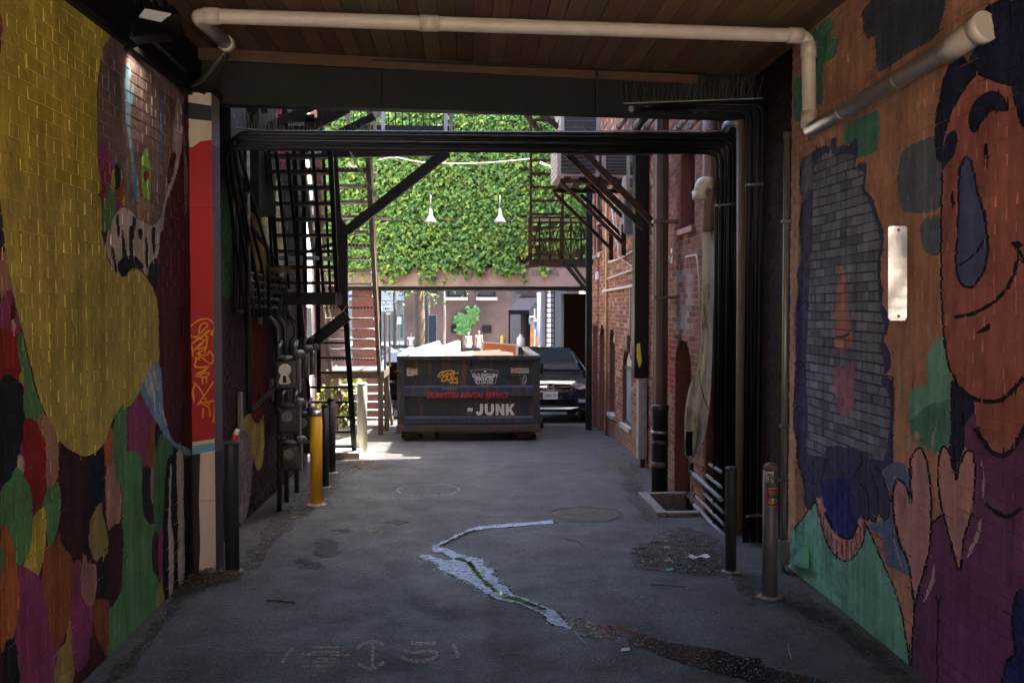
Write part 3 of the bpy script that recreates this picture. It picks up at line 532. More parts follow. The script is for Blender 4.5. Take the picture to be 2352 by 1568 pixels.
# steel beam at the far end
st = thing('steel_beam', 'black riveted steel beam across the far end of the passage', 'beam', kind='thing')
A = Vector((XL-.3, 8.75, 4.16)); B = Vector((XR+.1, 9.5, 4.21))
MB().bar(A, B, .02, .40).build('web', M_BEAM, st)
for dz in (-.205, .205): MB().bar(A+Vector((0, 0, dz)), B+Vector((0, 0, dz)), .16, .022).build('flange', M_BEAM, st)
for t in (.335, .70):
    p = A.lerp(B, t); MB().box(p.x-.012, p.x+.012, p.y-.075, p.y-.005, p.z-.19, p.z+.19).build('stiffener', M_BEAM, st)
MB().bar(A+Vector((0, .10, .33)), B+Vector((0, .10, .28)), .04, .42).build('infill_plate', M_DARK, st)  # added to close the gap above the beam that leaked light
# painted column
co = thing('painted_column', 'square concrete column painted red with white bands and yellow graffiti', 'column', kind='thing')
cx0, cx1, cyf = P(419, 800, 8.30).x, P(491, 800, 8.30).x, 8.30
cz1 = P(450, 213, 8.3).z
onC = lambda pts: [(q.x, q.z) for q in (P(x, y, cyf) for x, y in pts)]
colsh = [([(c, P(450, y, cyf).z) for c, y in ((cx0-.1, 334), (cx0+.10, 338), (cx0+.16, 325), (cx1+.1, 316), (cx1+.1, 1008), (cx0-.1, 1022))], (.40, .012, .012)),
  ([(c, P(450, y, cyf).z) for c, y in ((cx0-.1, 205), (cx1+.1, 205), (cx1+.1, 213), (cx0-.1, 213))], (.5, .42, .36)),
  ([(c, P(450, y, cyf).z) for c, y in ((cx0-.1, 228), (cx1+.1, 247), (cx1+.1, 281), (cx0-.1, 268))], (.012, .012, .013)),
  ([(c, P(450, y, cyf).z) for c, y in ((cx0-.1, 1022), (cx1+.1, 1003), (cx1+.1, 1013), (cx0-.1, 1030))], (.62, .52, .44)),
  ([(c, P(450, y, cyf).z) for c, y in ((cx0-.1, 1030), (cx1+.1, 1013), (cx1+.1, 1028), (cx0+.1, 1043), (cx0-.1, 1050))], (.14, .36, .50)),
  (onC([(400, 1046), (430, 1046), (460, 1041), (457, 1150), (460, 1250), (456, 1330), (400, 1330)]), (.012, .012, .013))]
K = .336
def g2(s): return [(float(a)*K, 526.75+float(b)*K) for a, b in (t.split(',') for t in s.split())]
GRAF = ['1460,640 1420,610 1350,625 1300,670 1300,720 1340,735 1390,690 1420,650 1390,640 1365,670 1365,740 1410,700 1440,690 1400,720', '1465,640 1460,690 1440,720', '1310,780 1390,730 1420,740 1360,790 1320,830', '1330,740 1400,760 1340,820 1420,800 1350,850', '1310,790 1320,870', '1420,740 1400,850', '1340,850 1410,860 1430,830', '1430,830 1460,870 1440,920 1370,870 1330,930 1400,940 1430,930 1370,1000', '1330,940 1410,950 1340,990 1430,980 1400,1010 1330,1000', '1460,1040 1400,1130 1350,1200', '1320,1040 1360,1080 1400,1150 1430,1200', '1315,1110 1320,1150 1330,1140', '1340,1050 1315,1100', '1350,1190 1420,1180 1465,1175 1465,1230 1460,1320', '1370,1170 1400,1200 1430,1220 1435,1280', '1390,1220 1385,1290', '1340,870 1340,910', '1410,1010 1412,1050', '1385,1010 1385,1060', '1320,1080 1325,1180', '1360,830 1362,890', '1450,690 1452,730']
colsh += [(onC(stroke(g2(s), 3.4, 3)), (.75, .30, .02)) for s in GRAF]
b = MB(); V, F = cdt([s[0] for s in colsh]+[[(cx0, 0), (cx1, 0), (cx1, cz1), (cx0, cz1)]], [])
cen = V[F].mean(axis=1); ok = (cen[:, 0] > cx0) & (cen[:, 0] < cx1) & (cen[:, 1] > 0) & (cen[:, 1] < cz1); F = F[ok]; cen = cen[ok]
cc = np.tile(np.array((.62, .52, .44)), (len(F), 1))
for s in colsh: cc[inside(s[0], cen)] = s[1]
b.v = [(p[0], cyf, p[1]) for p in V]; b.f = [tuple(int(i) for i in f) for f in F]; b.c = [tuple(c) for c in cc]
b.build('painted_face', M_PCONC, co)
b = MB()
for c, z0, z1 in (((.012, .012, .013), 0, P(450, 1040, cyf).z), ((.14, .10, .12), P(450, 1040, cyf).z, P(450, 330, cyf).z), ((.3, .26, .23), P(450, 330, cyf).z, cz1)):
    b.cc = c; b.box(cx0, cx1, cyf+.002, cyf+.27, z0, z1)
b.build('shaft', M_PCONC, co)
for y in (478, 720, 985, 1150): MB().box(cx0-.002, cx1+.002, cyf-.0012, cyf+.1, P(450, y, cyf).z, P(450, y, cyf).z+.004).build('joint', mat('joint_dark', (.12, .02, .02), .8), co)
MB().box(cx0-.02, cx1+.02, cyf+.0, cyf+.3, cz1, cz1+.05).build('cap_plate', M_BLACK, co)
# drain pipe under the ceiling
dp = thing('drain_pipe', 'white plastic drain pipe under the ceiling, joined to a grey metal pipe', 'pipe')
a = P(524, 104, 7.85); a2 = P(450, 36, 7.05); a3 = P(1856, 83, 7.5); a4 = PX(1868, 296, a3.x+.03)
a4 = Vector((a3.x+.02, a3.y, P(1866, 292, a3.y).z)); wl = XR-.085
e5 = PX(2190, 108, wl)
MB().tube(bend([a, a2, a3, a4], .09, 6), .052, 16).build('white_pipe', M_WPVC, dp, smooth=True)
d1 = (a2-a).normalized(); MB().tube([a-d1*.02, a+d1*.10], .062, 16).build('end_hub', M_WPVC, dp, smooth=True)
for p, q in ((a2, a3), (a3, a2), (a3, a4)):
    d_ = (q-p).normalized(); MB().tube([p+d_*.05, p+d_*.16], .059, 16).build('elbow_hub', M_WPVC, dp, smooth=True)
mid = a2.lerp(a3, .36); d_ = (a3-a2).normalized(); MB().tube([mid-d_*.07, mid+d_*.07], .059, 16).build('coupling', M_WPVC, dp, smooth=True)
MB().tube(bend([a4+Vector((0, 0, .1)), a4+Vector((0, 0, -.03)), e5], .08, 6), .056, 18).build('metal_pipe', M_GALV, dp, smooth=True)
MB().tube([a4+Vector((0, 0, .12)), a4+Vector((0, 0, -.0))], .066, 18).build('elbow_hub', M_WPVC, dp, smooth=True)
e6 = e5+Vector((.03, -.24, .035)); MB().tube(bend([e5+Vector((0, .08, -.01)), e5+Vector((0, -.12, .012)), e6], .08, 5), .070, 18).build('end_fitting', M_WPVC, dp, smooth=True)
MB().tube([e6+Vector((-.01, .035, -.01)), e6+Vector((.012, -.03, .008))], .082, 18).build('end_rim', M_WPVC, dp, smooth=True)
for t in (.3, .7):
    p = (a4+Vector((0, 0, -.03))).lerp(e5, t); MB().tube([p+Vector((0, .012, 0)), p-Vector((0, .012, 0))], .0585, 18).build('strap', M_GALV, dp, smooth=True)
# hanging cables below the drain stub
cb = thing('hanging_cable', 'black wrapped cable drooping from the drain stub to the column top', 'cable')
p0 = P(518, 118, 7.9); p1 = P(430, 200, 8.15)
MB().tube([p0, p0.lerp(p1, .3)+Vector((0, 0, -.03)), p0.lerp(p1, .65)+Vector((0, 0, -.05)), p1], .022, 8).build('wrapped_cable', mat('foil_wrap', (.10, .09, .085), .3, .5, var=.5, scale=40, bump=.6, bscale=60), cb, smooth=True)
p0 = P(528, 120, 7.9); MB().tube([p0, p0.lerp(p1, .3)+Vector((0, 0, -.13)), p0.lerp(p1, .6)+Vector((0, 0, -.16)), p1], .009, 6).build('loose_cable', M_COND, cb, smooth=True)
# flood light on the left wall
fl = thing('flood_light', 'black wall flood light with a square lens above the left mural', 'lamp')
fc = P(352, 40, 6.62)
b = MB(); b.prism([fc+Vector(v) for v in ((-.13, -.10, -.05), (.13, -.10, -.02), (.15, .06, .05), (.10, .10, .11), (-.11, .10, .09), (-.15, .0, .03))], (.0, .14, -.10)); b.build('housing', M_COND, fl, bevel=.008)
lens = [P(x, y, fc.y-.135) for x, y in ((318, 39), (333, 20), (392, 31), (368, 50))]
MB().prism([fc+Vector((-.135, -.06, -.135)), fc+Vector((.10, -.06, -.12)), fc+Vector((.115, .04, -.14)), fc+Vector((-.12, .04, -.155))], (0, -.012, -.01)).build('reflector_rim', M_COND, fl)
b = MB(); b.prism(lens, (0, .02, 0)); b.build('lens', mat('lens_glass', (.35, .35, .34), .3, var=.15, emit=(1, .95, .9, .006)), fl)
MB().tube([fc+Vector((-.02, .05, -.1)), Vector((XL+.02, fc.y+.12, fc.z-.18))], .018, 8).build('bracket', M_COND, fl)
for i in range(4): MB().box(fc.x-.12+i*.06, fc.x-.11+i*.06, fc.y-.02, fc.y+.08, fc.z+.06, fc.z+.12).build('cooling_fin', M_COND, fl)
sp = bpy.data.lights.new('flood_light_beam', 'SPOT'); sp.energy = 3.0; sp.color = (1, .80, .58); sp.spot_size = math.radians(95); sp.spot_blend = .9; sp.shadow_soft_size = .03
sl = bpy.data.objects.new('flood_light_beam', sp); COL.objects.link(sl); sl.location = (XL+.11, 6.86, 4.05); sl.parent = fl
sl.rotation_euler = Vector((-.12, .42, -1)).to_track_quat('-Z', 'Y').to_euler()
MB().tube(bend([Vector((XL-.0, 6.9, 4.02)), Vector((XL+.012, 7.0, 4.12)), Vector((XL+.012, 8.2, 4.10))], .05), .014, 8).build('wall_conduit', M_GALV, smooth=True, label='thin grey conduit running along the ledge from the flood light', cat='conduit')
# mirror plate on the right wall
ms = [PX(x, y, XR-.02) for x, y in ((2040, 522), (2046, 519), (2078, 519), (2084, 524), (2083, 728), (2078, 736), (2046, 736), (2040, 730))]
mp_ = thing('mirror_plate', 'tall narrow polished metal plate screwed to the right mural wall', 'mirror')
MB().prism(ms, (.006, 0, 0)).build('plate', mat('polished_plate', (.26, .235, .225), .07, 1.0, var=.15, scale=12, bump=.02, bscale=4), mp_)
for x, y in ((2064, 528), (2064, 726)):
    q = PX(x, y, XR-.02); MB().tube([q+Vector((.004, 0, 0)), q-Vector((.005, 0, 0))], .008, 10).build('screw', M_DARK, mp_)
# little wedge vent on the right wall
q = [PX(x, y, XR-.012) for x, y in ((1822, 1290), (1857, 1255), (1858, 1304))]
vb = MB(); vb.prism(q, (-.05, 0, 0)); vb.build('wall_vent', mat('teal_paint', (.14, .42, .30), .6, var=.15), label='small teal wedge shaped vent cover low on the right mural', cat='vent')
# ------------------------------------------------------------------ conduits
def run(name, pts, r, m, label, cat='conduit', group=None, br=.12, n=10, couple=()):
    t = thing(name, label, cat, group); pp = bend(pts, br); MB().tube(pp, r, n).build('pipe', m, t, smooth=True)
    for q, d in couple:
        q = Vector(q); d = Vector(d).normalized()*.03; MB().tube([q-d, q+d], r*1.25, n).build('coupling', m, t, smooth=True)
    return t
# six black conduits crossing the alley below the beam, bending down to the ground on the right and into the left wall
ORD = ['lowest', 'second lowest', 'third lowest', 'third highest', 'second highest', 'highest']
for i in range(6):
    yy = 351-i*8.6; Y = 9.85+.012*(i % 2); xr = 1645+i*9.2
    z = P(1650, yy, Y).z; zl_ = P(640, yy, 9.2).z; rx = P(xr, 600, Y).x; lx = P(650-i*6, 330, Y).x
    wx = XL+.06+.035*(i % 3); yw = 9.05+.03*i
    pts = [Vector((wx, 10.1+i*.16, 2.1)), Vector((wx, 10.1+i*.16, zl_-1.0-.12*(5-i))), Vector((wx+.02, yw+.28, zl_-.14-.03*(5-i))), Vector((wx+.07, yw-.08, zl_)), Vector((rx, Y, z)), Vector((rx, Y, .0))]
    run('conduit', pts, .0185, M_COND, f'{ORD[i]} of the six black conduits crossing the alley under the beam', group='black conduits crossing the alley', br=.13)
for i in range(6):
    x0 = P(1714+i*8.6, 600, 9.15).x; zt = P(1500, 252-i*3.2, 9.15).z; xl = P(1470+i*14, 240, 9.15).x
    run('conduit', [Vector((xl, 9.15+.02*(i % 2), zt)), Vector((x0, 9.15+.02*(i % 2), zt)), Vector((x0, 9.15+.02*(i % 2), .0))], .0145, M_COND, f'black vertical conduit at the right pier, number {["one","two","three","four","five","six"][i]} counted from the alley', group='black conduits on the right pier', br=.10)
    # link pipes from the upper run to the lower run
    if i < 5:
        a = P((1450, 1487, 1519, 1600, 1625)[i], 250, 9.25); q = P((1417, 1452, 1478, 1552, 1578)[i], 298, 10.7)
        run('link_pipe', [a, q], .028, mat('dull_metal_pipe', (.16, .15, .15), .4, .6, var=.4, scale=20), f'short slanting grey pipe above the crossing conduits, {["leftmost","second from left","middle","second from right","rightmost"][i]}', 'pipe', 'short slanting pipes above the conduits', couple=[(a.lerp(q, .8), q-a)])
run('tan_pipe', [P(1702, 270, 9.5), P(1702, 700, 9.5)*1, Vector((P(1702, 700, 9.5).x, 9.5, 0))], .043, M_TAN, 'thick tan brown vertical pipe between two groups of black conduits', 'pipe')
run('vent_elbow', [P(1665, 300, 9.7), P(1672, 282, 9.6), P(1700, 285, 9.5)], .04, M_GPVC, 'short grey elbow at the top of the tan pipe', 'pipe', br=.05)
# clamps holding the vertical conduits
for k, (yy, x0, x1, Y) in enumerate(((472, 1640, 1698, 9.81), (1185, 1712, 1765, 9.11), (425, 1712, 1800, 9.11))):
    a = P(x0, yy, Y); q = P(x1, yy-4, Y); c_ = thing('conduit_clamp', ['steel clamp strip over the conduits beside the white elbow', 'low clamp strip across the right pier conduits', 'upper clamp strip reaching from the right pier conduits to the grey pipe'][k], 'clamp', 'clamp strips on the conduits')
    MB().bar(a, q, .012, .028).build('strap', M_GREY, c_)
    for t in (.08, .92): v = a.lerp(q, t); MB().tube([v, v-Vector((0, .025, 0))], .011, 6).build('bolt', M_GALV, c_)
# grey pipe with box at the edge of the right mural
t = thing('grey_riser_pipe', 'slim grey steel riser pipe with a box at its foot beside the right mural', 'pipe')
q = P(1813, 312, 8.15); fx, fy = q.x-.02, 8.15; zb = P(1808, 1240, 8.15).z
MB().tube([(fx, fy, zb), (fx, fy, q.z)], .024, 14).build('riser', mat('riser_metal', (.26, .24, .2), .4, .5, var=.2), t, smooth=True)
MB().tube([(fx, fy, q.z-.02), (fx, fy, q.z+.03)], .03, 14).build('top_coupling', M_GREY, t, smooth=True)
MB().box(fx-.045, fx+.045, fy-.04, fy+.04, .06, zb).build('foot_box', M_GREY, t, bevel=.006); MB().tube([(fx, fy, 0), (fx, fy, .06)], .02, 8).build('foot_stub', M_GREY, t)
for z in (2.9, 1.2, .75): MB().box(fx-.035, fx+.035, fy-.03, fy+.03, z, z+.025).build('pipe_clip', M_GREY, t)
# bird spikes
def spikes(a, q, n, h, lab, tilt=.5):
    t = thing('bird_spike_strip', lab, 'bird spikes', 'bird spike strips'); a = Vector(a); q = Vector(q)
    MB().bar(a, q, .02, .008).build('base_strip', mat('clear_plastic', (.35, .35, .36), .3, var=.1), t)
    b = MB(); r = random.Random(n)
    for i in range(n):
        p = a.lerp(q, (i+.5)/n); e = p+Vector((r.uniform(-tilt, tilt)*h, r.uniform(-tilt, tilt)*h, h*r.uniform(.7, 1.1))); b.tube([p, e], .0016, 3, False)
    b.build('spikes', mat('spike_wire', (.25, .22, .19), .35, .6, var=.2), t, kind='stuff')
zt = P(640, 300, 9.2).z; ztr = P(1650, 300, 9.85).z
spikes((P(640, 303, 9.4).x, 9.3, zt), (P(1660, 303, 9.85).x, 9.86, ztr), 150, .085, 'long bird spike strip on top of the crossing conduits', .25)
spikes(Vector((XL+.2, 9.06, zt+.0)), P(640, 303, 9.3), 34, .17, 'bird spike strip on the left bend of the crossing conduits', .4)
spikes(P(1432, 238, 9.12), P(1752, 226, 9.12), 90, .20, 'bird spike strip under the beam above the right pier', .35)
spikes(P(2, 2, 12) if False else P(800, 342, 12.0), P(862, 452, 12.4), 14, .07, 'clear spike strip fixed aslant beside the stairs', 1.0)
# left wall beyond the column: painted, with pipes
pl2 = lambda u, v, d: Vector((XL-.02+d, u, v))
pwl = thing('painted_wall', 'dark purple painted brick wall with drips beyond the red column', 'wall', kind='thing')
on2 = lambda pts: [(q.y, q.z) for q in (PX(x, y, XL-.02) for x, y in smooth_poly(pts))]
sh2 = [([(8.5, 3.0), (9.6, 3.15), (10.4, 2.9), (14.5, 3.0), (14.5, 5.4), (8.5, 5.4)], (.022, .02, .024)), (on2([(508, 420), (532, 430), (535, 640), (520, 690), (508, 650)]), (.03, .12, .05)), (on2([(575, 380), (590, 380), (592, 690), (575, 660)]), (.45, .17, .2)), (on2([(588, 480), (612, 470), (606, 700), (590, 690)]), (.55, .45, .03)),  # first shape blackens the upper wall in paint to offset skylight on it
  (on2([(600, 420), (640, 380), (650, 640), (615, 640)]), (.28, .25, .14)), (on2([(560, 960), (600, 940), (605, 1040), (590, 1080), (570, 1010), (556, 990)]), (.40, .32, .07)), (on2([(540, 1000), (560, 985), (578, 1040), (575, 1130), (560, 1200), (545, 1180)]), (.26, .23, .25)),
  (on2([(508, 1000), (530, 1080), (508, 1110)]), (.07, .12, .18)), (on2([(575, 740), (610, 760), (600, 960), (570, 930)]), (.13, .015, .02)), (on2([(560, 300), (650, 250), (650, 390), (560, 450)]), (.12, .01, .03))]
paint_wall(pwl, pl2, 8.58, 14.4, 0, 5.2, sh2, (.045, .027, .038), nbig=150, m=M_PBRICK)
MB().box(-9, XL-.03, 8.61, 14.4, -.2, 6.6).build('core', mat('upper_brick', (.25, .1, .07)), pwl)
MB().box(XL+.0, XL+.10, 9.35, 10.0, 3.45, 4.75).build('dark_wall_panel', M_BLACK, bevel=.01, label='added black panel darkening the purple wall behind the conduits', cat='cabinet'); MB().box(XL+.0, XL+.16, 10.3, 11.2, 3.2, 4.6).build('dark_wall_panel', M_BLACK, bevel=.01, label='second added black panel darkening the purple wall farther along', cat='cabinet')  # dark panels added to blacken a stretch of wall that came out too bright
# dark end face of that building, towards the stairs
for i, (x, y0, y1, x2, yb) in enumerate(((536, 440, 715, 0, 0), (543, 452, 718, 0, 0), (551, 466, 720, 0, 0))):
    Y = 9.7+i*.1; X = XL+.05; p = PX(x, y0, X); q = PX(x, y1, X)
    run('wall_conduit', [p, Vector((X, p.y, q.z)), Vector((X, p.y+.5, q.z))], .015, M_COND, f'black conduit dropping down the purple wall, {["nearest the column","middle one","farthest from the column"][i]}', group='conduits on the purple wall', br=.05)
p = PX(567, 345, XL+.12); q = PX(567, 950, XL+.12); fz = PX(600, 918, XL+.2)
run('wall_pipe', [Vector((XL+.12, p.y, p.z)), Vector((XL+.12, p.y, q.z)), Vector((XL+.15, p.y+1.2, q.z+.16))], .027, M_COND, 'long black pipe with a bend at the foot on the purple wall', 'pipe', br=.07, n=12)
M_GBLK = mat('dark_grey_pipe', (.05, .052, .056), .35, .4, var=.3)
for i in range(5):
    z = PX(590, 632+i*18, XL+.08).z; y0 = 10.05
    pe = 12.15-i*.16
    run('gas_pipe', [Vector((XL+.08, y0, z)), Vector((XL+.09, pe, z)), Vector((XL+.09, pe, .95))], .022, M_GBLK, f'dark pipe running along the purple wall towards the meters, {["topmost","second","middle","fourth","lowest"][i]} of five', 'pipe', 'horizontal pipes on the purple wall', br=.06, couple=[((XL+.09, pe-.35, z), (0, 1, 0)), ((XL+.08, y0+.4, z), (0, 1, 0))])
for k, (x, y0, y1) in enumerate(((595, 620, 745), (550, 900, 990), (622, 870, 920))):
    a_ = PX(x, y0, XL+.01); q = PX(x, y1, XL+.01); MB().box(XL+.0, XL+.035, a_.y-.045, a_.y+.045, q.z, a_.z).build('wall_channel', mat('pale_channel', (.32, .31, .27), .6, var=.2), bevel=.004, label=['pale strut channel holding the dark pipes on the purple wall', 'small pale box low on the purple wall', 'small pale box beside the gas meters'][k], cat='channel')
# gas meters
def gas_meter(c, s, lab, sticker=False):
    t = thing('gas_meter', lab, 'gas meter', 'gas meters by the stairs', loc=(0, 0, 0)); x, y, z = c
    mg = mat('meter_grey', (.035, .037, .04), .45, .2, var=.3, scale=10)
    MB().box(x-.11*s, x+.11*s, y-.09*s, y+.09*s, z-.17*s, z+.12*s).build('meter_body', mg, t, bevel=.03*s)
    MB().lathe([(.07*s, 0), (.10*s, .01*s), (.10*s, .05*s), (.06*s, .07*s)], (x, y, z+.10*s), 14).build('top_cap', mg, t, smooth=True)
    d = MB(); d.tube([(x, y-.085*s, z+.03*s), (x, y-.125*s, z+.03*s)], .06*s, 16); d.build('dial', M_WHITE if sticker else mat('dial_grey', (.2, .2, .2), .4), t)
    for sx in (-1, 1):
        MB().tube(bend([(x+sx*.075*s, y, z+.12*s), (x+sx*.075*s, y, z+.26*s), (x+sx*.075*s, y+.14*s, z+.30*s)], .05), .024*s, 10).build('connection', M_GBLK, t, smooth=True)
        MB().tube([(x+sx*.075*s, y, z+.15*s), (x+sx*.075*s, y, z+.20*s)], .038*s, 8).build('union_nut', mg, t)
    MB().tube([(x+.13*s, y-.02, z+.16*s), (x+.13*s, y-.02, z-.2*s)], .014*s, 8).build('riser', M_GALV, t)
    MB().lathe([(.03*s, 0), (.055*s, .01), (.055*s, .06*s), (.035*s, .085*s)], (x+.13*s, y-.02, z+.14*s), 12).build('regulator_cap', mat('cap_grey', (.13, .13, .135), .5, var=.1), t, smooth=True)
    if sticker:
        st_ = [(0, .07), (.03, .065), (.045, .03), (.03, .005), (.055, -.05), (.04, -.065), (-.04, -.065), (-.055, -.05), (-.03, .005), (-.045, .03), (-.03, .065)]
        MB().prism([(x+a_*s*1.1, y-.128*s, z-.02+b_*s*1.4) for a_, b_ in st_], (0, -.002, 0)).build('sticker', M_WHITE, t)
        MB().prism([(x+a_*s*.4, y-.1315*s, z-.06*s+b_*s*.5) for a_, b_ in st_], (0, -.001, 0)).build('sticker_print', M_DARK, t)
    return t
gas_meter((-1.88, 10.55, 1.52), 1.05, 'dark gas meter with a white sticker, nearest the column', True)
for i, (px, py, Y) in enumerate(((688, 835, 11.4), (705, 830, 12.1), (700, 975, 11.5), (672, 1045, 10.9), (712, 1010, 12.2), (668, 960, 10.7))):
    p = P(px, py, Y); gas_meter((p.x-.02, Y, p.z), .95, ['gas meter with pale cap just behind the stickered one', 'gas meter with pale cap farthest up the alley in the upper row', 'gas meter just left of the yellow bollard top', 'large gas meter low near the ground beside the yellow bollard', 'gas meter behind the yellow bollard', 'gas meter below the stickered one'][i])
for i, (px, Y) in enumerate(((640, 10.8), (656, 11.3), (680, 11.9))):
    p = P(px, 900, Y); run('gas_riser', [Vector((p.x, Y, 0)), Vector((p.x, Y, 2.0)), Vector((p.x-.1, Y, 2.1))], .028, M_GBLK, f'dark gas riser behind the meters, {["nearest","middle","farthest"][i]}', 'pipe', 'gas risers', couple=[((p.x, Y, .5), (0, 0, 1)), ((p.x, Y, 1.1), (0, 0, 1)), ((p.x, Y, .8), (0, 0, 1))])
# bollards
def bollard(px, yb, ytop, wpx, m, lab, cap='flat', capm=None):
    g_ = PG(px, yb); Y = g_.y; r = wpx/2*Y/FP; zt_ = P(px, ytop, Y).z
    t = thing('bollard', lab, 'bollard', 'bollards along the alley', loc=(0, 0, 0))
    prof = [(r*1.0, -.02), (r, zt_-.03)] + ([(r, zt_)] if cap == 'flat' else [])
    MB().lathe(prof, (g_.x, Y, 0), 24).build('post', m, t, smooth=True)
    if cap == 'dome': MB().lathe([(r*1.02, 0), (r*.95, r*.45), (r*.7, r*.75), (r*.3, r*.92), (.002, r*.96)], (g_.x, Y, zt_-.032), 24).build('dome_cap', capm or m, t, smooth=True)
    else: MB().lathe([(r*1.04, 0), (r*1.04, .02), (r*.8, .03)], (g_.x, Y, zt_-.005), 24).build('cap', capm or m, t, smooth=True)
    MB().lathe([(r*1.7, -.01), (r*1.6, .006), (r*1.05, .014)], (g_.x, Y, 0), 20).build('footing', M_CONC, t, smooth=True)
    return t, Vector((g_.x, Y, zt_)), r
M_DGREY = mat('dark_grey_bollard', (.032, .033, .035), .5, .1, var=.3, rust=(.06, .04, .03), rust_amt=.34, rscale=10)
bl, blt, blr = bollard(534, 1312, 1020, 32, M_DGREY, 'dark grey steel bollard beside the red column', 'flat')
bollard(727, 1158, 948, 28, M_YEL, 'yellow steel bollard with grey domed cap', 'dome', M_GALV)
bollard(748, 1118, 928, 16, M_DGREY, 'dark grey bollard just behind the yellow one', 'dome')
bollard(762, 1085, 914, 18, M_DGREY, 'dark grey bollard farthest behind the yellow one', 'dome')
bollard(832, 1042, 882, 23, M_PALE, 'pale whitish bollard at the foot of the stairs', 'flat')
br_, brt, brr = bollard(1768, 1370, 1068, 36, M_GREY, 'grey bollard with two stickers beside the right mural', 'dome', mat('rusty_cap', (.16, .11, .08), .7, .2, var=.4, scale=20))
bollard(1678, 1312, 1078, 26, M_DGREY, 'slim dark bollard in front of the black conduits', 'flat')
# stickers on the right bollard, wrapped round it
def wrap(name, a0, a1, z0, z1, m, off=.001, n=6):
    b = MB(); 
    for i in range(n):
        t0, t1 = a0+(a1-a0)*i/n, a0+(a1-a0)*(i+1)/n; R_ = brr+off
        f = lambda a, z: (brt.x+R_*math.sin(a), brt.y-R_*math.cos(a), z); b.add([f(t0, z0), f(t1, z0), f(t1, z1), f(t0, z1)], [(0, 1, 2, 3)])
    return b.build(name, m, br_)
zz = lambda y: P(1768, y, brt.y-brr).z
wrap('sticker', -.95, .05, zz(1108), zz(1083), mat('sticker_white', (.6, .58, .55), .5, var=.1)); wrap('sticker', -.85, .85, zz(1164), zz(1120), mat('sticker_edge', (.62, .10, .09), .45, var=.1))
wrap('sticker_print', -.75, .75, zz(1161), zz(1124), mat('sticker_black', (.02, .02, .02), .4, var=.1), .0018)
for i, c in enumerate(((.04, .35, .06), (.6, .3, .02), (.03, .12, .55), (.55, .02, .3), (.5, .4, .03), (.02, .3, .35))):
    wrap('sticker_print', -.62+(i % 3)*.42, -.25+(i % 3)*.42, zz(1157-(i//3)*7), zz(1151-(i//3)*7), mat(f'sticker_colour_{i}', c, .4, var=.1), .0026, 3)
wrap('sticker_print', -.6, .6, zz(1131), zz(1128), mat('sticker_edge', (.5, .1, .1)), .0026); wrap('sticker_print', -.5, .5, zz(1136), zz(1134), mat('sticker_gold', (.3, .2, .05), .5), .0026)
letters('sticker_lettering', 'CREW', (brt.x-brr*.78, brt.y-brr*.98, zz(1106)), .088, mat('sticker_black', (.02, .02, .02)), br_, width=brr*.85, rot=(90, 0, -24), offset=.003, ext=.0035)
# crushed cup on the left bollard
t = thing('paper_cup', 'crushed red and white paper cup on top of the dark bollard', 'cup'); q = blt+Vector((.02, 0, .025))
MB().tube([q, q+Vector((.02, 0, .06))], [.022, .026], 10).build('cup_body', mat('cup_red', (.5, .05, .03), .5, var=.2), t, smooth=True); MB().tube([q+Vector((.021, 0, .061)), q+Vector((.036, 0, .10))], [.026, .018], 10).build('cup_rim', M_WHITE, t, smooth=True)
# basement stairwell kerb and pit
M_KERB = mat('kerb_concrete', (.16, .14, .13), .9, var=.4, scale=8, bump=.5, bscale=30)
pk = thing('stairwell_kerb', 'low concrete kerb round the sunken basement entrance', 'kerb')
x0, x1, y0, y1 = PIT
MB().box(x0-.10, x0+.01, y0-.10, y1+.08, -.3, .055).build('kerb_side', M_KERB, pk, bevel=.012); MB().box(x0+.012, x1, y0-.10, y0+.01, -.3, .05).build('kerb_end', M_KERB, pk, bevel=.012); MB().box(x0+.012, x1, y1-.01, y1+.08, -.3, .05).build('kerb_end', M_KERB, pk, bevel=.012)
b = MB(); b.box(x0-.05, x1+.3, y0-.05, y1+.05, -1.2, -1.1); b.build('pit_floor', M_DARK, pk); MB().box(x1+.02, x1+.1, y0-.05, y1+.05, -1.1, -.02).build('pit_wall', M_DARK, pk)
# grey pipes low on the right running towards the near conduits
for i, (a_, q_) in enumerate((((1621, 1059), (1647, 1083)), ((1612, 1081), (1650, 1118)), ((1590, 1085), (1656, 1147)), ((1600, 1114), (1660, 1178)), ((1596, 1135), (1662, 1205)), ((1592, 1156), (1664, 1232)))):
    p = P(*a_, 10.75-.12*(i < 2)); q = P(*q_, 9.45)
    q.x = p.x+(q.x-p.x)*.8
    t = thing('grey_conduit', f'grey plastic conduit slanting low behind the dark bollard, {["topmost","second from top","third from top","third from bottom","second from bottom","lowest"][i]}', 'conduit', 'grey conduits low on the right')
    MB().tube([p, q], .024 if i in (2, 5) else .018, 12).build('pipe', M_GPVC, t, smooth=True)
    d_ = (q-p).normalized(); MB().tube(bend([p+d_*.03, p-d_*.06, p-d_*.06+Vector((.0, 0, -.16 if i % 2 else .1))], .04), .026, 10).build('elbow', M_COND, t, smooth=True)
    MB().tube([p+d_*.02, p+d_*.07], .029, 12).build('coupling', M_COND, t, smooth=True)
t = thing('corrugated_hose', 'black corrugated drain hose lying behind the slim bollard', 'hose'); p = P(1618, 1232, 9.75); q = P(1690, 1262, 9.1)
b = MB(); n = 22; b.tube([p.lerp(q, i/n) for i in range(n+1)], [.062 if i % 2 else .052 for i in range(n+1)], 14); b.build('hose', mat('rubber', (.018, .017, .016), .7, var=.2), t)
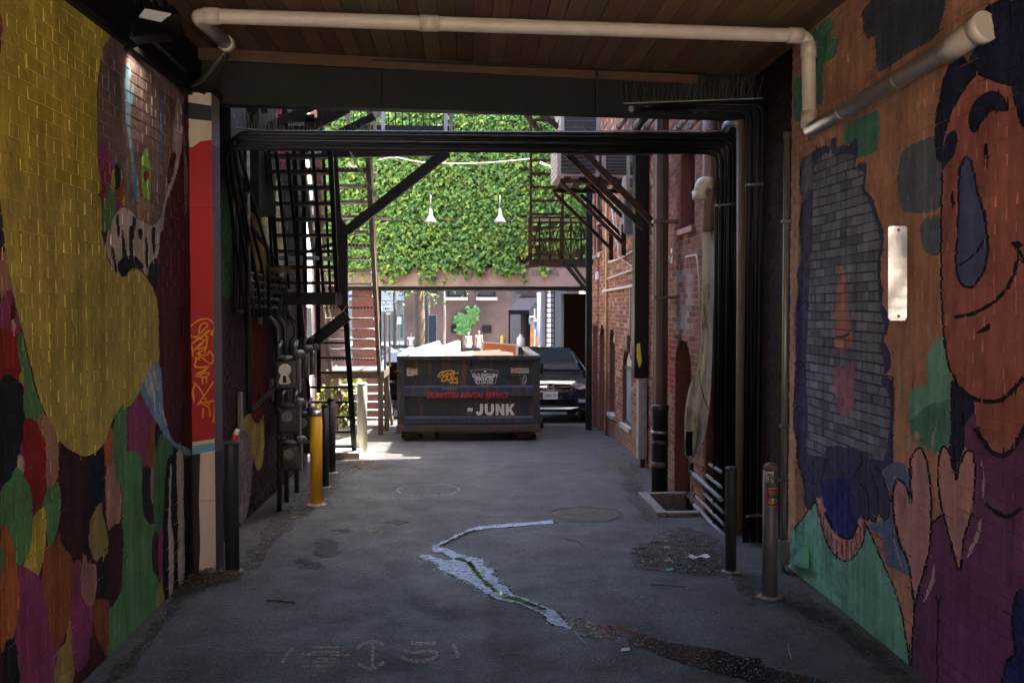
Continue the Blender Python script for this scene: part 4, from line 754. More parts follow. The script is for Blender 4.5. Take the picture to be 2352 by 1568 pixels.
# ------------------------------------------------------------------ right brick building
XB = 2.50
rb = thing('brick_building', 'red brick building with arched openings along the right side of the alley', 'building', kind='thing')
HOLES = [(10.93, 11.76, -1.2, 1.45, .45), (10.80, 11.50, 3.10, 3.95, 0), (14.93, 15.75, .37, 1.28, .30), (16.57, 17.22, .38, 1.60, .30), (17.85, 18.50, -.6, 1.62, .34), (18.80, 19.5, -.6, 1.85, 0), (18.2, 19.3, 3.2, 4.4, 0)]
plB = lambda u, v, d: Vector((XB-d, u, v))
def bcol(u, v, k, r):
    if abs(u-11.35) < .45 and 1.9 < v < 2.6 and r.random() < .75: f = r.uniform(.5, 1); return tuple(a*(1-f)+b*f for a, b in zip(k, (.30, .24, .22)))
    if 11.85 < u < 12.3 and 1.2 < v < 1.8: return (.26*r.uniform(.7, 1.2), .035, .025)
    if v < .45: return tuple(a*.6+b*.4 for a, b in zip(k, (.26, .17, .11)))
    if u > 13 and r.random() < .12: return (.34, .22, .18)
    return k
clay_wall(rb, plB, 10.32, 19.65, -.55, 6.1, HOLES, [(.21, .088, .056), (.25, .11, .07), (.18, .075, .05), (.23, .105, .075), (.15, .062, .046)], (.33, .25, .20), nbig=300, colourf=bcol)
M_REV = mat('reveal_brick', (.17, .06, .042), .9, var=.35, scale=16, bump=.3)
for u0, u1, v0, v1, ar in HOLES:
    b = MB(); d = .22; zt_ = v1+(u1-u0)*ar
    b.box(XB-.001, XB+d, u0-.02, u0, v0, v1); b.box(XB-.001, XB+d, u1, u1+.02, v0, v1)
    n = 8
    for i in range(n if ar else 1):
        if ar:
            t0, t1 = math.pi*i/n, math.pi*(i+1)/n; m_ = (u0+u1)/2; hw = (u1-u0)/2; hh = (u1-u0)*ar
            A_ = [(m_+hw*math.cos(t), v1+hh*math.sin(t)) for t in (t0, t1)]; b.add([(XB, *A_[0]), (XB, *A_[1]), (XB+d, *A_[1]), (XB+d, *A_[0])], [(0, 1, 2, 3)])
        else: b.box(XB, XB+d, u0, u1, v1, v1+.02)
    b.build('reveal', M_REV, rb)
M_WFR = mat('window_frame_dark', (.03, .03, .032), .5, var=.2); M_WRED = mat('window_frame_red', (.12, .03, .03), .5, var=.2); M_WPINK = mat('window_trim_pink', (.42, .22, .20), .6, var=.15)
def window(u0, u1, v0, v1, fr, dx=.1, mull=True, glass=M_GLASS, sill=M_CONC):
    f = MB(); w_ = .05
    f.box(XB+dx, XB+dx+.05, u0, u0+w_, v0, v1); f.box(XB+dx, XB+dx+.05, u1-w_, u1, v0, v1); f.box(XB+dx, XB+dx+.05, u0+w_, u1-w_, v1-w_, v1); f.box(XB+dx, XB+dx+.05, u0+w_, u1-w_, v0, v0+w_)
    o = f.build('window', fr, rb)
    if mull: MB().box(XB+dx-.01, XB+dx+.04, u0+w_, u1-w_, (v0+v1)/2-.02, (v0+v1)/2+.02).build('sash_bar', fr, o)
    MB().box(XB+dx+.02, XB+dx+.03, u0+w_, u1-w_, v0+w_, v1-w_).build('pane', glass, o)
    if sill: MB().box(XB-.05, XB+dx, u0-.04, u1+.04, v0-.07, v0-.002).build('sill', sill, o, bevel=.006)
window(10.80, 11.50, 3.10, 3.95, M_WRED, sill=mat('sill_pink', (.30, .16, .13), .8, var=.3)); window(14.93, 15.75, .37, 1.28, M_WFR, .03, False, mat('pale_pane', (.22, .25, .26), .25, var=.2)); window(16.57, 17.22, .38, 1.60, M_WFR, .08, True, mat('mid_pane', (.12, .13, .15), .2, var=.2)); window(18.2, 19.3, 3.2, 4.4, M_WPINK, .03)
for u0, u1, v1, ar in ((14.93, 15.75, 1.28, .30), (16.57, 17.22, 1.60, .30)):
    n = 10; m_ = (u0+u1)/2; MB().prism([(XB+.06, m_+(u1-u0)/2*math.cos(math.pi*i/n), v1+(u1-u0)*ar*math.sin(math.pi*i/n)) for i in range(n+1)], (.03, 0, 0)).build('arch_panel', mat('arch_stone', (.36, .33, .30), .8, var=.2), rb)
MB().box(XB+.12, XB+.17, 18.80, 19.5, -.3, 1.85).build('door', mat('grey_door', (.16, .17, .18), .6, var=.15), rb); MB().box(XB+.09, XB+.115, 19.35, 19.38, .6, 1.0).build('door_handle', M_BLACK, rb)
MB().box(XB+.21, XB+.26, 17.8, 18.6, -.5, 2.0).build('door', mat('niche_dark', (.05, .02, .016), .8, var=.3), rb); MB().box(XB+.21, XB+.26, 10.9, 11.8, -1.2, 1.9).build('door', mat('niche_dark', (.05, .02, .016)), rb)  # back planes of the arches, dark colour standing in for recess shade
for b_, z1 in (((10.3, 14.9), 16.8), ((14.9, 19.65), 6.9)):  # unseen near part made extra tall to hold the sun off the alley
    MB().box(XB+.27, 12, b_[0], b_[1], -.6, z1).build('core', mat('upper_brick', (.25, .1, .07)), rb); MB().box(XB, XB+.268, b_[0], b_[1], 6.1, z1).build('upper_wall', mat('upper_brick', (.25, .1, .07)), rb)
MB().box(XR+.43, 12, 9.42, 10.28, -.2, 16.8).build('core', mat('upper_brick', (.25, .1, .07)), rb); MB().box(XB, XR+.41, 9.42, 10.28, 4.45, 16.8).build('upper_wall', mat('upper_brick', (.25, .1, .07)), rb)  # unseen fill added to close a gap that let in a sun patch
MB().box(XB+.02, 6, 15.5, 17.3, 6.91, 8.6).build('roof_shade_block', mat('upper_brick', (.25, .1, .07)), rb)  # unseen block added to cast a strip of shade on the ground
MB().box(4.7, 12, 19.7, 29.9, -.9, 10.5).build('rear_shade_block', mat('upper_brick', (.25, .1, .07)), rb)  # unseen block added to keep the sun out of the rear gap
MB().box(XB+.004, XB+.27, 10.28, 10.318, -.2, 6.1).build('end_wall', M_REV, rb)
# brown downspout with black boot
t = thing('downspout', 'fluted brown downspout with a black strapped boot on the right brick wall', 'downspout'); p = P(1515, 1133, 11.75); r = .085; x, y = p.x, 11.75
prof = [(r*(1+.05*math.cos(8*a)), a) for a in [2*math.pi*i/64 for i in range(64)]]
b = MB(); zb = P(1515, 940, y).z; zt_ = 4.5
b.prism([(x+q*math.cos(a), y+q*math.sin(a), zb) for q, a in prof], (0, 0, zt_-zb)); b.build('fluted_pipe', M_BROWN, t)
MB().lathe([(.098, 0), (.098, zb-.02), (.107, zb), (.107, zb+.05), (.09, zb+.06)], (x, y, 0), 20).build('boot', mat('boot_black', (.014, .013, .014), .35, var=.3, scale=20), t, smooth=True)
for yy, hh, m_ in ((994, .03, M_GALV), (1020, .05, M_DGREY), (1072, .07, mat('boot_band', (.09, .06, .055), .5, var=.3))): MB().lathe([(.101, 0), (.102, 0.001), (.102, hh), (.101, hh+.001)], (x, y, P(1515, yy, y).z), 20).build('band', m_, t, smooth=True)
for zz_ in (3.2, 2.3): MB().box(x-.10, XB, y-.10, y+.10, zz_, zz_+.035).build('strap', M_BROWN, t)
# black cable channel and flat duct
p = P(1478, 700, 13.6); MB().box(XB-.20, XB-.01, 13.5, 13.72, P(1478, 868, 13.6).z, 5.0).build('cable_channel', M_COND, bevel=.01, label='tall black cable channel on the right brick wall', cat='channel')
t = thing('flat_duct', 'pale grey flat metal duct below the black cable channel', 'duct'); MB().box(XB-.14, XB-.02, 13.5, 13.68, .12, P(1478, 872, 13.6).z).build('duct', mat('duct_grey', (.30, .28, .26), .5, .3, var=.25), t, bevel=.008); MB().box(XB-.10, XB-.04, 13.52, 13.62, .0, .12).build('duct_foot', M_RUST, t)
MB().prism([P(x_, y_, 13.45) for x_, y_ in ((1464, 790), (1470, 788), (1474, 830), (1469, 845), (1464, 820))], (0, .05, 0)).build('warning_tag', mat('tag_yellow', (.65, .6, .05), .5, var=.1), label='small yellow plastic guard on the black cable channel', cat='guard')
# warped metal sheet and pipe with white elbow
t = thing('metal_sheet', 'tall weathered grey metal sheet curling to a point at the right', 'sheet')
out = [(1317+.2929*a, 612.5+.2929*b) for a, b in ((1010, -280), (1012, 0), (1000, 570), (985, 750), (940, 870), (900, 980), (875, 1150), (873, 1300), (874, 1470), (925, 1545), (962, 1480), (1030, 1330), (1070, 1100), (1090, 700), (1092, 600), (1108, 0), (1100, -280))]
Lh = smooth_poly(out[:10], False, 3); Rh = smooth_poly(out[9:][::-1], False, 3); n = 28
def at_h(ch, y):
    for (xa, ya), (xb, yb) in zip(ch, ch[1:]):
        if ya <= y <= yb: return xa+(xb-xa)*(y-ya)/max(yb-ya, 1e-6)
    return ch[-1][0]
b = MB(); G = []
for i in range(n+1):
    yy = 531+(1064-531)*i/n; xa, xb = at_h(Lh, yy), at_h(Rh, yy); row = []
    for k in range(7):
        f = k/6; px = xa+(xb-xa)*f; row.append(P(px, yy, 10.05+.10*math.sin(math.pi*f)*(.4+i/n)+.12*(1-f)))
    G.append(row)
for th in (0, .006):
    for row in G: b.v += [tuple(q+Vector((0, th, 0))) for q in row]
m_ = 7; N1 = (n+1)*m_
for i in range(n):
    for k in range(m_-1):
        q = (i*m_+k, i*m_+k+1, (i+1)*m_+k+1, (i+1)*m_+k); b.f.append(q); b.f.append(tuple(N1+a for a in q[::-1])); b.c += [None, None]
    for k in (0, m_-1): b.f.append((i*m_+k, (i+1)*m_+k, N1+(i+1)*m_+k, N1+i*m_+k)); b.c.append(None)
b.build('sheet', M_STEELL, t, smooth=True)
MB().tube([P(1607, 850, 10.0), P(1608, 880, 9.98), P(1617, 915, 9.97), P(1627, 940, 10.0)], .004, 6).build('cable', M_COND, t)
MB().box(*sorted((P(1574, 1000, 10.2).x, P(1588, 1000, 10.2).x)), 10.14, 10.16, P(1580, 1045, 10.2).z, P(1580, 990, 10.2).z).build('louver_grid', M_DARK, t)
t = thing('vent_pipe', 'fat pinkish vent pipe with a white plastic elbow pointing down', 'pipe'); Y = 10.15
q0 = P(1629, 250, Y); q1 = P(1629, 533, Y); MB().tube([q0, q1], .066, 18).build('riser', mat('pipe_pink', (.25, .155, .14), .6, var=.2), t, smooth=True)
e = [P(1636, 422, Y-.10), P(1612, 418, Y-.10), P(1606, 452, Y-.10)]; MB().tube(bend(e, .13, 8), .062, 18).build('elbow', M_WPVC, t, smooth=True); MB().tube([P(1606, 440, Y-.10), P(1606, 459, Y-.10)], .07, 18).build('elbow_hub', M_WPVC, t, smooth=True)
# small fittings on the right wall
def wallbox(px0, py0, px1, py1, Y, d, m, lab, name='wall_box', cat='box', lamp=None):
    z1 = P(px0, py0, Y).z; z0 = P(px0, py1, Y).z; x0_ = P(px0, py0, Y).x
    t = thing(name, lab, cat); MB().box(x0_, max(x0_+.04, XB-.005), Y, Y+d, z0, z1).build('case', m, t, bevel=.008); MB().box(x0_-.012, x0_-.001, Y+.02, Y+d-.02, z0+.02, z1-.02).build('cover', lamp or m, t); return t
wallbox(1547, 566, 1575, 608, 11.9, .12, M_DARK, 'dark box with white label on the wall beside the downspout', lamp=M_WHITE)
wallbox(1436, 457, 1463, 536, 14.2, .45, mat('cabinet_grey', (.13, .14, .14), .5, var=.1), 'grey electrical cabinet high on the right wall', 'cabinet', 'cabinet')
wallbox(1370, 623, 1382, 642, 18.6, .12, M_WHITE, 'small white wall lamp far along the right brick wall', 'wall_lamp', 'lamp')
wallbox(1528, 868, 1534, 910, 15.9, .1, M_GREY, 'small grey conduit box above the arched window') if False else None
M_CABLE = mat('cable_white', (.5, .45, .4), .6, var=.1)
for i, (pts, r_, lab) in enumerate((
    ([(1393, 352), (1393, 1008)], .022, 'thin ochre pipe running full height down the right wall'),
    ([(1395, 640), (1465, 616)], .016, 'pale conduit sloping along the right wall at mid height'),
    ([(1398, 602), (1420, 596), (1465, 570)], .016, 'pale conduit sloping along the right wall above the others'),
    ([(1385, 669), (1450, 657), (1462, 655)], .024, 'pale pipe with a cap below the wall lamp'),
    ([(1447, 660), (1447, 770)], .012, 'short grey conduit dropping to a box on the right wall'),
    ([(1404, 470), (1415, 560), (1404, 585), (1397, 600)], .010, 'loose white cable looping down the right wall'),
    ([(1410, 440), (1420, 590), (1450, 610), (1468, 600)], .008, 'thin loose cable in front of the right wall'),
    ([(1545, 580), (1535, 600), (1530, 610)], .012, 'short pale conduit left of the dark box'),
    ([(1575, 590), (1600, 585), (1606, 640), (1604, 900)], .010, 'thin grey conduit bending down beside the metal sheet'))):
    q = [PX(x_, y_, XB-.04) for x_, y_ in pts]
    run('wall_conduit', q, r_, mat('ochre_pipe', (.42, .26, .10), .6, var=.2) if i == 0 else M_CABLE, lab, 'conduit', br=.05, n=8)
MB().box(XB-.06, XB-.005, PX(1447, 790, XB).y-.04, PX(1447, 790, XB).y+.04, PX(1447, 808, XB).z, PX(1447, 770, XB).z).build('switch_box', M_GREY, bevel=.005, label='small grey switch box over the arched window', cat='box')
# iron shelf with air conditioners
t = thing('iron_shelf', 'rusty iron shelf on slanting brackets carrying air conditioners', 'shelf')
Ys = (14.35, 15.6); zs = 4.02; xs0 = 1.36
for y_ in Ys:
    MB().bar((xs0, y_, zs), (XB, y_, zs), .05, .06).build('bearer', M_RUST, t); MB().bar((xs0+.03, y_, zs-.04), (2.28, y_, 3.12), .05, .05).build('brace', M_RUST, t); MB().box(2.25, 2.31, y_-.03, y_+.03, 2.95, 3.4).build('foot_plate', M_RUST, t)
    MB().bar((xs0+.45, y_+.1, zs-.04), (XB, y_+.1, 3.3), .05, .05).build('brace', M_RUST, t)
for k in range(5): MB().bar((xs0+.1+k*.22, Ys[0]-.05, zs+.045), (xs0+.1+k*.22, Ys[1]+.05, zs+.045), .10, .02).build('slat', M_RUST, t)
def ac(x, y, z, wx, wy, h, lab):
    t = thing('air_conditioner', lab, 'air conditioner', 'air conditioners on the right wall', loc=(0, 0, 0)); mw = mat('ac_cream', (.42, .36, .31), .5, var=.12); mdk = mat('ac_grille', (.03, .03, .03), .5)
    MB().box(x, x+wx, y, y+wy, z, z+h).build('case', mw, t, bevel=.015)
    MB().box(x+.06, x+wx-.06, y-.012, y-.002, z+.05, z+h-.05).build('grille_back', mdk, t)
    for k in range(7): zz_ = z+.07+k*(h-.14)/6; MB().box(x+.06, x+wx-.06, y-.02, y-.0125, zz_, zz_+.012).build('louver', mat('ac_louver', (.12, .11, .10), .5), t)
    for k in range(6): zz_ = z+.06+k*(h-.12)/5; MB().box(x-.012, x-.002, y+.04, y+wy-.04, zz_, zz_+.02).build('side_rib', mw, t)
    return t
ac(1.32, 14.45, 4.09, .62, 1.0, .48, 'large cream air conditioner at the outer end of the iron shelf'); ac(1.98, 14.5, 4.09, .42, .9, .42, 'dark fronted air conditioner against the wall on the iron shelf'); ac(1.42, 15.0, 4.72, .60, .8, .75, 'upper cream air conditioner partly hidden behind the conduits'); ac(1.75, 12.9, 4.75, .55, .5, .5, 'box unit with small labels just under the beam')
p = P(1437, 438, 14.0); ac(p.x, 14.0, p.z, .18, .3, .22, 'small lavender grey vent unit above the electrical cabinet')
t = thing('bracket_frame', 'dark steel bracket of two long slanting struts above the air conditioners', 'bracket')
for a_, q_, Y in (((1300, 352), (1480, 525), 13.1), ((1342, 350), (1508, 520), 12.7), ((1205, 258), (1260, 330), 15.5), ((1240, 258), (1345, 345), 15.3)):
    MB().bar(P(*a_, Y), P(*q_, Y), .06, .08).build('strut', M_RUST, t)
MB().bar(P(1290, 350, 13.0), P(1500, 350, 12.8), .06, .07).build('cross_bar', M_RUST, t)
# ------------------------------------------------------------------ ivy covered building bridging the alley
YI = 23.0
iv = thing('bridge_building', 'ivy covered building bridging the end of the alley on a concrete beam', 'building', kind='thing')
zb0, zb1 = P(1070, 660, YI).z, P(1070, 614, YI).z
MB().box(-3.3, 4.6, YI+.06, YI+.5, zb1, 9.0).build('wall', mat('ivy_back', (.07, .075, .03), .95, var=.5, scale=3), iv)
MB().box(-3.3, 4.6, YI, YI+.55, zb0+.02, zb1-.003).build('concrete_beam', M_PINKC, iv, bevel=.012)
MB().box(-3.3, 4.6, YI+.05, YI+.6, zb0-.06, zb0+.015).build('steel_lintel', M_BLACK, iv)
MB().box(-8, 8, YI+.52, 30.0, zb0+.03, 9.0).build('upper_storey', mat('upper_brick', (.25, .1, .07)), iv)
MB().box(-3.3, 4.6, YI-.03, YI+.055, P(1070, 507, YI).z, P(1070, 499, YI).z).build('ledge', mat('ledge_stone', (.5, .42, .38), .8, var=.15), iv)
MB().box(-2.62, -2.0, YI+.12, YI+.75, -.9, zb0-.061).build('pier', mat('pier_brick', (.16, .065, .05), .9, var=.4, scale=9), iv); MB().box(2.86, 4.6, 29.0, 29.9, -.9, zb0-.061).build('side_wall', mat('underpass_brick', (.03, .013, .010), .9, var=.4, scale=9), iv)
for i, x_ in enumerate((-.9, .3, 1.5)): MB().bar((x_, YI+.6, zb0-.02), (x_, 29.9, zb0-.02), .12, .10).build('joist', M_BLACK, iv)
# ivy
M_LEAF = mat('ivy_leaf', (0, 0, 0), .55, var=.3, scale=3, attr=True, spec=.35)
LV = np.array([(0, .02, 0), (-.34, .16, -.05), (-.55, -.28, -.10), (-.25, -.45, -.02), (0, -1.0, -.16), (.25, -.45, -.02), (.55, -.28, -.10), (.34, .16, -.05), (0, -.3, .07)]); LF = [(8, i, (i+1) % 8) for i in range(8)]
def leaf_cloud(pts, sizes, cols, rng, tilt=(.2, .8), yaw=.6, face=(0, -1)):
    """world verts of many leaves hanging on a surface that faces FACE"""
    n = len(pts); t = rng.uniform(*tilt, n); ya = rng.uniform(-yaw, yaw, n); ro = rng.normal(0, .5, n)
    out = np.empty((n, 9, 3)); fa = math.atan2(face[0], -face[1])
    X = LV[None, :, 0]*sizes[:, None]; Y_ = LV[None, :, 1]*sizes[:, None]; Z = LV[None, :, 2]*sizes[:, None]
    X, Y_ = X*np.cos(ro)[:, None]-Y_*np.sin(ro)[:, None], X*np.sin(ro)[:, None]+Y_*np.cos(ro)[:, None]
    # leaf plane is (x, z); its normal -y; tilt lifts the tip outwards
    up = Y_*np.cos(t)[:, None]+Z*np.sin(t)[:, None]; fw = Y_*np.sin(t)[:, None]-Z*np.cos(t)[:, None]
    a = ya[:, None]+fa
    out[:, :, 0] = X*np.cos(a)-fw*np.sin(a)+pts[:, None, 0]; out[:, :, 1] = X*np.sin(a)+fw*np.cos(a)+pts[:, None, 1]; out[:, :, 2] = up+pts[:, None, 2]
    return out
def ivy_cols(n, rng, z=None):
    a = np.array([(.075, .165, .024), (.11, .215, .028), (.05, .13, .026), (.17, .26, .035), (.085, .19, .032)])[rng.integers(0, 5, n)]; return a*rng.uniform(.75, 1.3, (n, 1))
def plant(root, pts, sizes, cols, nbig, m, rng, name='leaf', **k):
    W = leaf_cloud(pts, sizes, cols, rng, **k); b = MB(); big = set(rng.choice(len(pts), min(nbig, len(pts)), replace=False))
    for i in range(len(pts)):
        if i in big:
            q = MB(); q.cc = tuple(cols[i]); q.add(W[i].tolist(), LF); o = pts[i]
            me = bpy.data.meshes.new(name); me.from_pydata((W[i]-o).tolist(), [], LF); paint(me, [tuple(cols[i])]*8); ob = link(name, me, m, root); ob.location = o
    sel = [i for i in range(len(pts)) if i not in big]
    if sel:
        me = bpy.data.meshes.new('leaf_mass'); V_ = W[sel].reshape(-1, 3); F_ = (np.array(LF)[None]+(np.arange(len(sel))*9)[:, None, None]).reshape(-1, 3)
        me.from_pydata(V_.tolist(), [], F_.tolist()); paint(me, np.repeat(cols[sel], 8, axis=0)); link('leaf_mass', me, m, root, kind='stuff')
ivp = thing('ivy', 'dense green ivy covering the wall above the far opening', 'ivy')
rng = RNG; n = 25000
px = rng.uniform(752, 1375, n); py = rng.uniform(225, 650, n)
low = 618+9*np.sin(px/23)+7*np.sin(px/9.1)+rng.normal(0, 5, n)+np.where(px > 1190, -40, 0); dens = np.ones(n)
dens[(np.abs(py-503) < 6) & (rng.random(n) < .6)] = 0; dens[(px > 1215) & (py > 500) & (rng.random(n) < .55)] = 0; dens[(np.sin(px/31+py/17)+np.sin(py/41-px/53) > 1.75) & (py > 500) & (rng.random(n) < .8)] = 0
k_ = (py < low) & (dens > 0); px, py = px[k_], py[k_]
st_x = np.repeat(rng.uniform(800, 1260, 26), 14); st_l = np.repeat(rng.uniform(8, 46, 26), 14); px = np.concatenate([px, st_x+rng.normal(0, 3.5, len(st_x))]); py = np.concatenate([py, 606+rng.uniform(0, 1, len(st_x))*st_l])
pts = np.array([tuple(P(a, b, YI-.02)) for a, b in zip(px, py)]); pts[:, 1] -= rng.uniform(.02, .20, len(pts))
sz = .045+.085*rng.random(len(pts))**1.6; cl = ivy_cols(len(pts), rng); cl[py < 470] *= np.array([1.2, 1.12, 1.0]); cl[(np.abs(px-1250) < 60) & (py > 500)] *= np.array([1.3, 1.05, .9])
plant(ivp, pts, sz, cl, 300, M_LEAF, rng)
b = MB(); r = random.Random(5)
for i in range(34):
    q = P(r.uniform(1080, 1330), 632, YI-.015); pp = [q]
    for k in range(6): pp.append(pp[-1]+Vector((r.uniform(-.09, .09), 0, r.uniform(-.03, .07))))
    b.tube(pp, .003, 3, False)
b.build('stems', mat('ivy_stem', (.10, .06, .04), .9), ivp, kind='stuff')
# gooseneck lamps
for i, x_ in enumerate((989, 1148)):
    t = thing('wall_lamp', ['bell shaped white lamp on the ivy wall, left one', 'bell shaped white lamp on the ivy wall, right one'][i], 'lamp', 'bell lamps on the ivy wall'); q = P(x_, 511, YI-.45); ml = mat('lamp_enamel', (.30, .28, .31), .4, var=.08)
    MB().lathe([(.128, 0), (.133, .01), (.112, .055), (.07, .11), (.045, .17), (.036, .25), (.02, .31)], tuple(q), 24).build('shade', ml, t, smooth=True)
    MB().tube(bend([q+Vector((0, 0, .30)), q+Vector((0, 0, .62)), q+Vector((0, .42, .62))], .2, 8), .013, 8).build('gooseneck', ml, t, smooth=True)
    MB().lathe([(.02, .0), (.035, .03), (.02, .06)], tuple(q+Vector((0, 0, .02))), 10).build('bulb', M_WHITE, t, smooth=True)
a_, q_, w_ = P(868, 368, 20.5), P(1010, 375, 21), P(1222, 365, 20)
run('overhead_cable', [a_, P(905, 360, 20.6), P(960, 373, 20.8), q_, P(1100, 376, 20.5), w_], .011, M_CABLE, 'thin white cable strung across in front of the ivy', 'cable', br=.6, n=6)
for i, pts_ in enumerate((((800, 374), (812, 384), (830, 390), (866, 396)), ((1240, 373), (1256, 382), (1275, 385)))): run('pale_tube', [P(x_, y_, 17.5) for x_, y_ in pts_], .022, M_WHITE, ['short white plastic tube beside the left stairs', 'short white plastic tube beside the right ladder'][i], 'tube', br=.2)
# ------------------------------------------------------------------ left: black steel stair
t = thing('steel_stair', 'black steel fire stair rising steeply at the left behind the conduits', 'fire escape')
def bars(name, L, w_, h_, m=M_BLACK, T=None):
    for a_, Ya, q_, Yb in L: MB().bar(P(*a_, Ya), P(*q_, Yb), w_, h_).build(name, m, T or t)
bars('stringer', [((616, 330), 10.6, (640, 660), 12.3), ((758, 330), 10.6, (775, 690), 12.3)], .05, .13)
bars('handrail', [((634, 345), 10.5, (664, 660), 12.2), ((660, 345), 10.6, (690, 660), 12.3), ((718, 340), 10.6, (743, 670), 12.3)], .035, .05)
bars('handrail', [((560, 420), 10.4, (612, 350), 10.6), ((575, 520), 10.6, (630, 590), 11.8), ((610, 345), 10.4, (628, 660), 11.9), ((742, 345), 11.2, (760, 690), 12.5), ((650, 596), 12.1, (790, 552), 12.4)], .03, .04)
bars('post', [((676, 345), 11.0, (690, 800), 12.3), ((728, 500), 12.0, (733, 900), 12.9), ((696, 345), 11.2, (702, 680), 12.2)], .05, .05)
for i in range(9):
    f = i/8; yy = 360+(650-360)*f; Y = 10.7+1.5*f; MB().bar(P(616+24*f, yy, Y), P(762+12*f, yy, Y), .18, .035).build('tread', M_BLACK, t)
p, q = P(640, 672, 12.3), P(780, 672, 12.3); MB().box(p.x, q.x, 11.9, 12.9, p.z-.15, p.z).build('landing', M_BLACK, t, bevel=.01)
for y0 in (593,): MB().bar(P(637, y0, 12.0), P(777, y0, 12.0), .05, .05).build('rail', mat('edge_blue', (.12, .15, .18), .4, .4, var=.2), t)
MB().bar(P(798, 724, 12.6), P(700, 800, 12.6), .08, .14).build('brace', M_BLACK, t)
bars('ladder_rail', [((784, 560), 12.8, (815, 1047), 14.75)], .07, .10); bars('ladder_rail', [((690, 700), 12.8, (722, 1042), 14.75)], .05, .07)
for i in range(8):
    f = i/7.6; yy = 787+(1045-787)*f; Y = 13.65+1.05*f; MB().bar(P(698+22*f, yy, Y), P(800+14*f, yy, Y), .10, .028).build('rung', M_BLACK, t)
MB().prism([P(x_, y_, 12.6) for x_, y_ in ((765, 330), (772, 330), (783, 500), (797, 520), (798, 700), (785, 716), (774, 700), (772, 500))], (0, .08, 0)).build('channel_plate', M_BLACK, t)
MB().bar(P(1028, 348, 12.5), P(796, 532, 12.6), .09, .12).build('knee_brace', M_BLACK, t); MB().bar(P(740, 353, 12.5), P(1032, 349, 12.5), .09, .10).build('head_beam', M_BLACK, t)
bars('upper_brace', [((515, 262), 10.4, (640, 318), 10.8), ((560, 318), 10.6, (715, 246), 11.0), ((545, 250), 10.3, (610, 250), 10.5), ((590, 300), 11.0, (720, 300), 11.2), ((655, 248), 11.3, (660, 345), 11.3), ((735, 248), 11.8, (738, 345), 11.8), ((620, 345), 11.5, (800, 250), 11.5), ((700, 320), 11.8, (760, 248), 11.8), ((860, 268), 12.2, (700, 345), 12.2)], .06, .09)
for i, (x0_, x1_) in enumerate(((640, 722), (700, 760))): MB().bar(P(x0_, 272+i*8, 12), P(x1_, 272+i*8, 12), .06, .09).build('upper_rail', M_BLACK, t)
MB().box(P(770, 1055, 14.7).x, P(830, 1055, 14.7).x, 14.45, 15.0, 0, .10).build('stair_footing', M_CONC, t, bevel=.01)
b = P(595, 470, 11.2); 
MB().prism([P(x_, y_, 11.9) for x_, y_ in ((596, 484), (600, 455), (612, 448), (606, 478))], (0, .04, 0)).build('light_flap', M_WHITE, label='small bright white flap on the left wall above the pipes', cat='flap')
# brushy fray on the pipes (old bird nest)
b = MB(); r = random.Random(2); c_ = P(610, 620, 11.6)
for i in range(160): b.tube([c_+Vector((r.uniform(-.12, .12), r.uniform(-.1, .1), r.uniform(-.02, .02))), c_+Vector((r.uniform(-.18, .34), r.uniform(-.1, .1), r.uniform(-.06, .06)))], .0018, 3, False)
b.build('bird_nest', mat('straw', (.30, .24, .17), .9), label='straw bird nest on the dark wall pipes', cat='nest')
# ------------------------------------------------------------------ left: brown stair rising towards us from a landing
t = thing('brown_stair', 'brown open tread steel stair rising from a low landing at the left', 'stairs'); M_TR = mat('grating_steel', (.46, .44, .41), .5, .15, var=.3, scale=30, rust=(.10, .04, .02), rust_amt=.45, rscale=8)
xr = lambda f: -1.53+.0*f
N_ = 17; Z0, Y0, Z1, Y1 = 1.31, 17.55, 4.20, 12.95
for i in range(N_):
    f = i/(N_-1); z = Z0+(Z1-Z0)*f; y = Y0+(Y1-Y0)*f; sx_ = .30*f; o = MB().box(-2.36+sx_, -1.59+sx_, y-.12, y+.12, z-.03, z).build('tread', M_TR if i % 5 else M_RUST, t)
    nose = MB()
    for k in range(14): nose.box(sx_-2.34+k*.054, sx_-2.315+k*.054, y-.128, y-.1205, z-.028, z-.002)
    nose.build('serration', M_GALV, o, kind='stuff')
M_BRP = mat('brown_paint_steel', (.13, .10, .08), .5, .2, var=.3, scale=5, rust=(.15, .06, .03), rust_amt=.40, rscale=6)
for x_ in (-2.40, -1.55): MB().bar((x_, Y0+.35, Z0-.30), (x_+.31, Y1-.2, Z1+.05), .06, .20).build('stringer', M_BRP, t); MB().bar((x_, Y0+.3, Z0+.65), (x_+.31, Y1-.2, Z1+.95), .035, .035).build('handrail', M_BRP, t)
zl = P(815, 850, 17.8).z
MB().box(-2.50, -1.45, 17.72, 18.95, zl-.14, zl-.025).build('landing_frame', M_BRP, t); 
g_ = MB()
for k in range(26): g_.box(-2.48+k*.04, -2.455+k*.04, 17.72, 18.95, zl-.024, zl+.004)
g_.build('landing_grating', M_GALV, t, kind='stuff')
for x_, y_ in ((-1.52, 17.8), (-1.50, 18.9), (-2.45, 17.8), (-2.45, 18.9)): MB().box(x_-.045, x_+.045, y_-.045, y_+.045, gz(y_), zl-.142).build('leg', M_BRP, t)
for i in range(6): y = 19.12+i*.27; z = zl-.19*(i+1); MB().box(-2.42, -1.58, y-.12, y+.12, z-.03, z).build('tread', M_TR, t)
for x_ in (-2.46, -1.53): MB().bar((x_, 18.95, zl-.05), (x_, 20.75, gz(20.7)+.02), .05, .18).build('stringer', M_BRP, t)
for y_ in (17.8, 18.9): MB().bar((-1.44, y_, zl), (-1.44, y_, zl+1.0), .04, .04).build('rail_post', M_BRP, t)
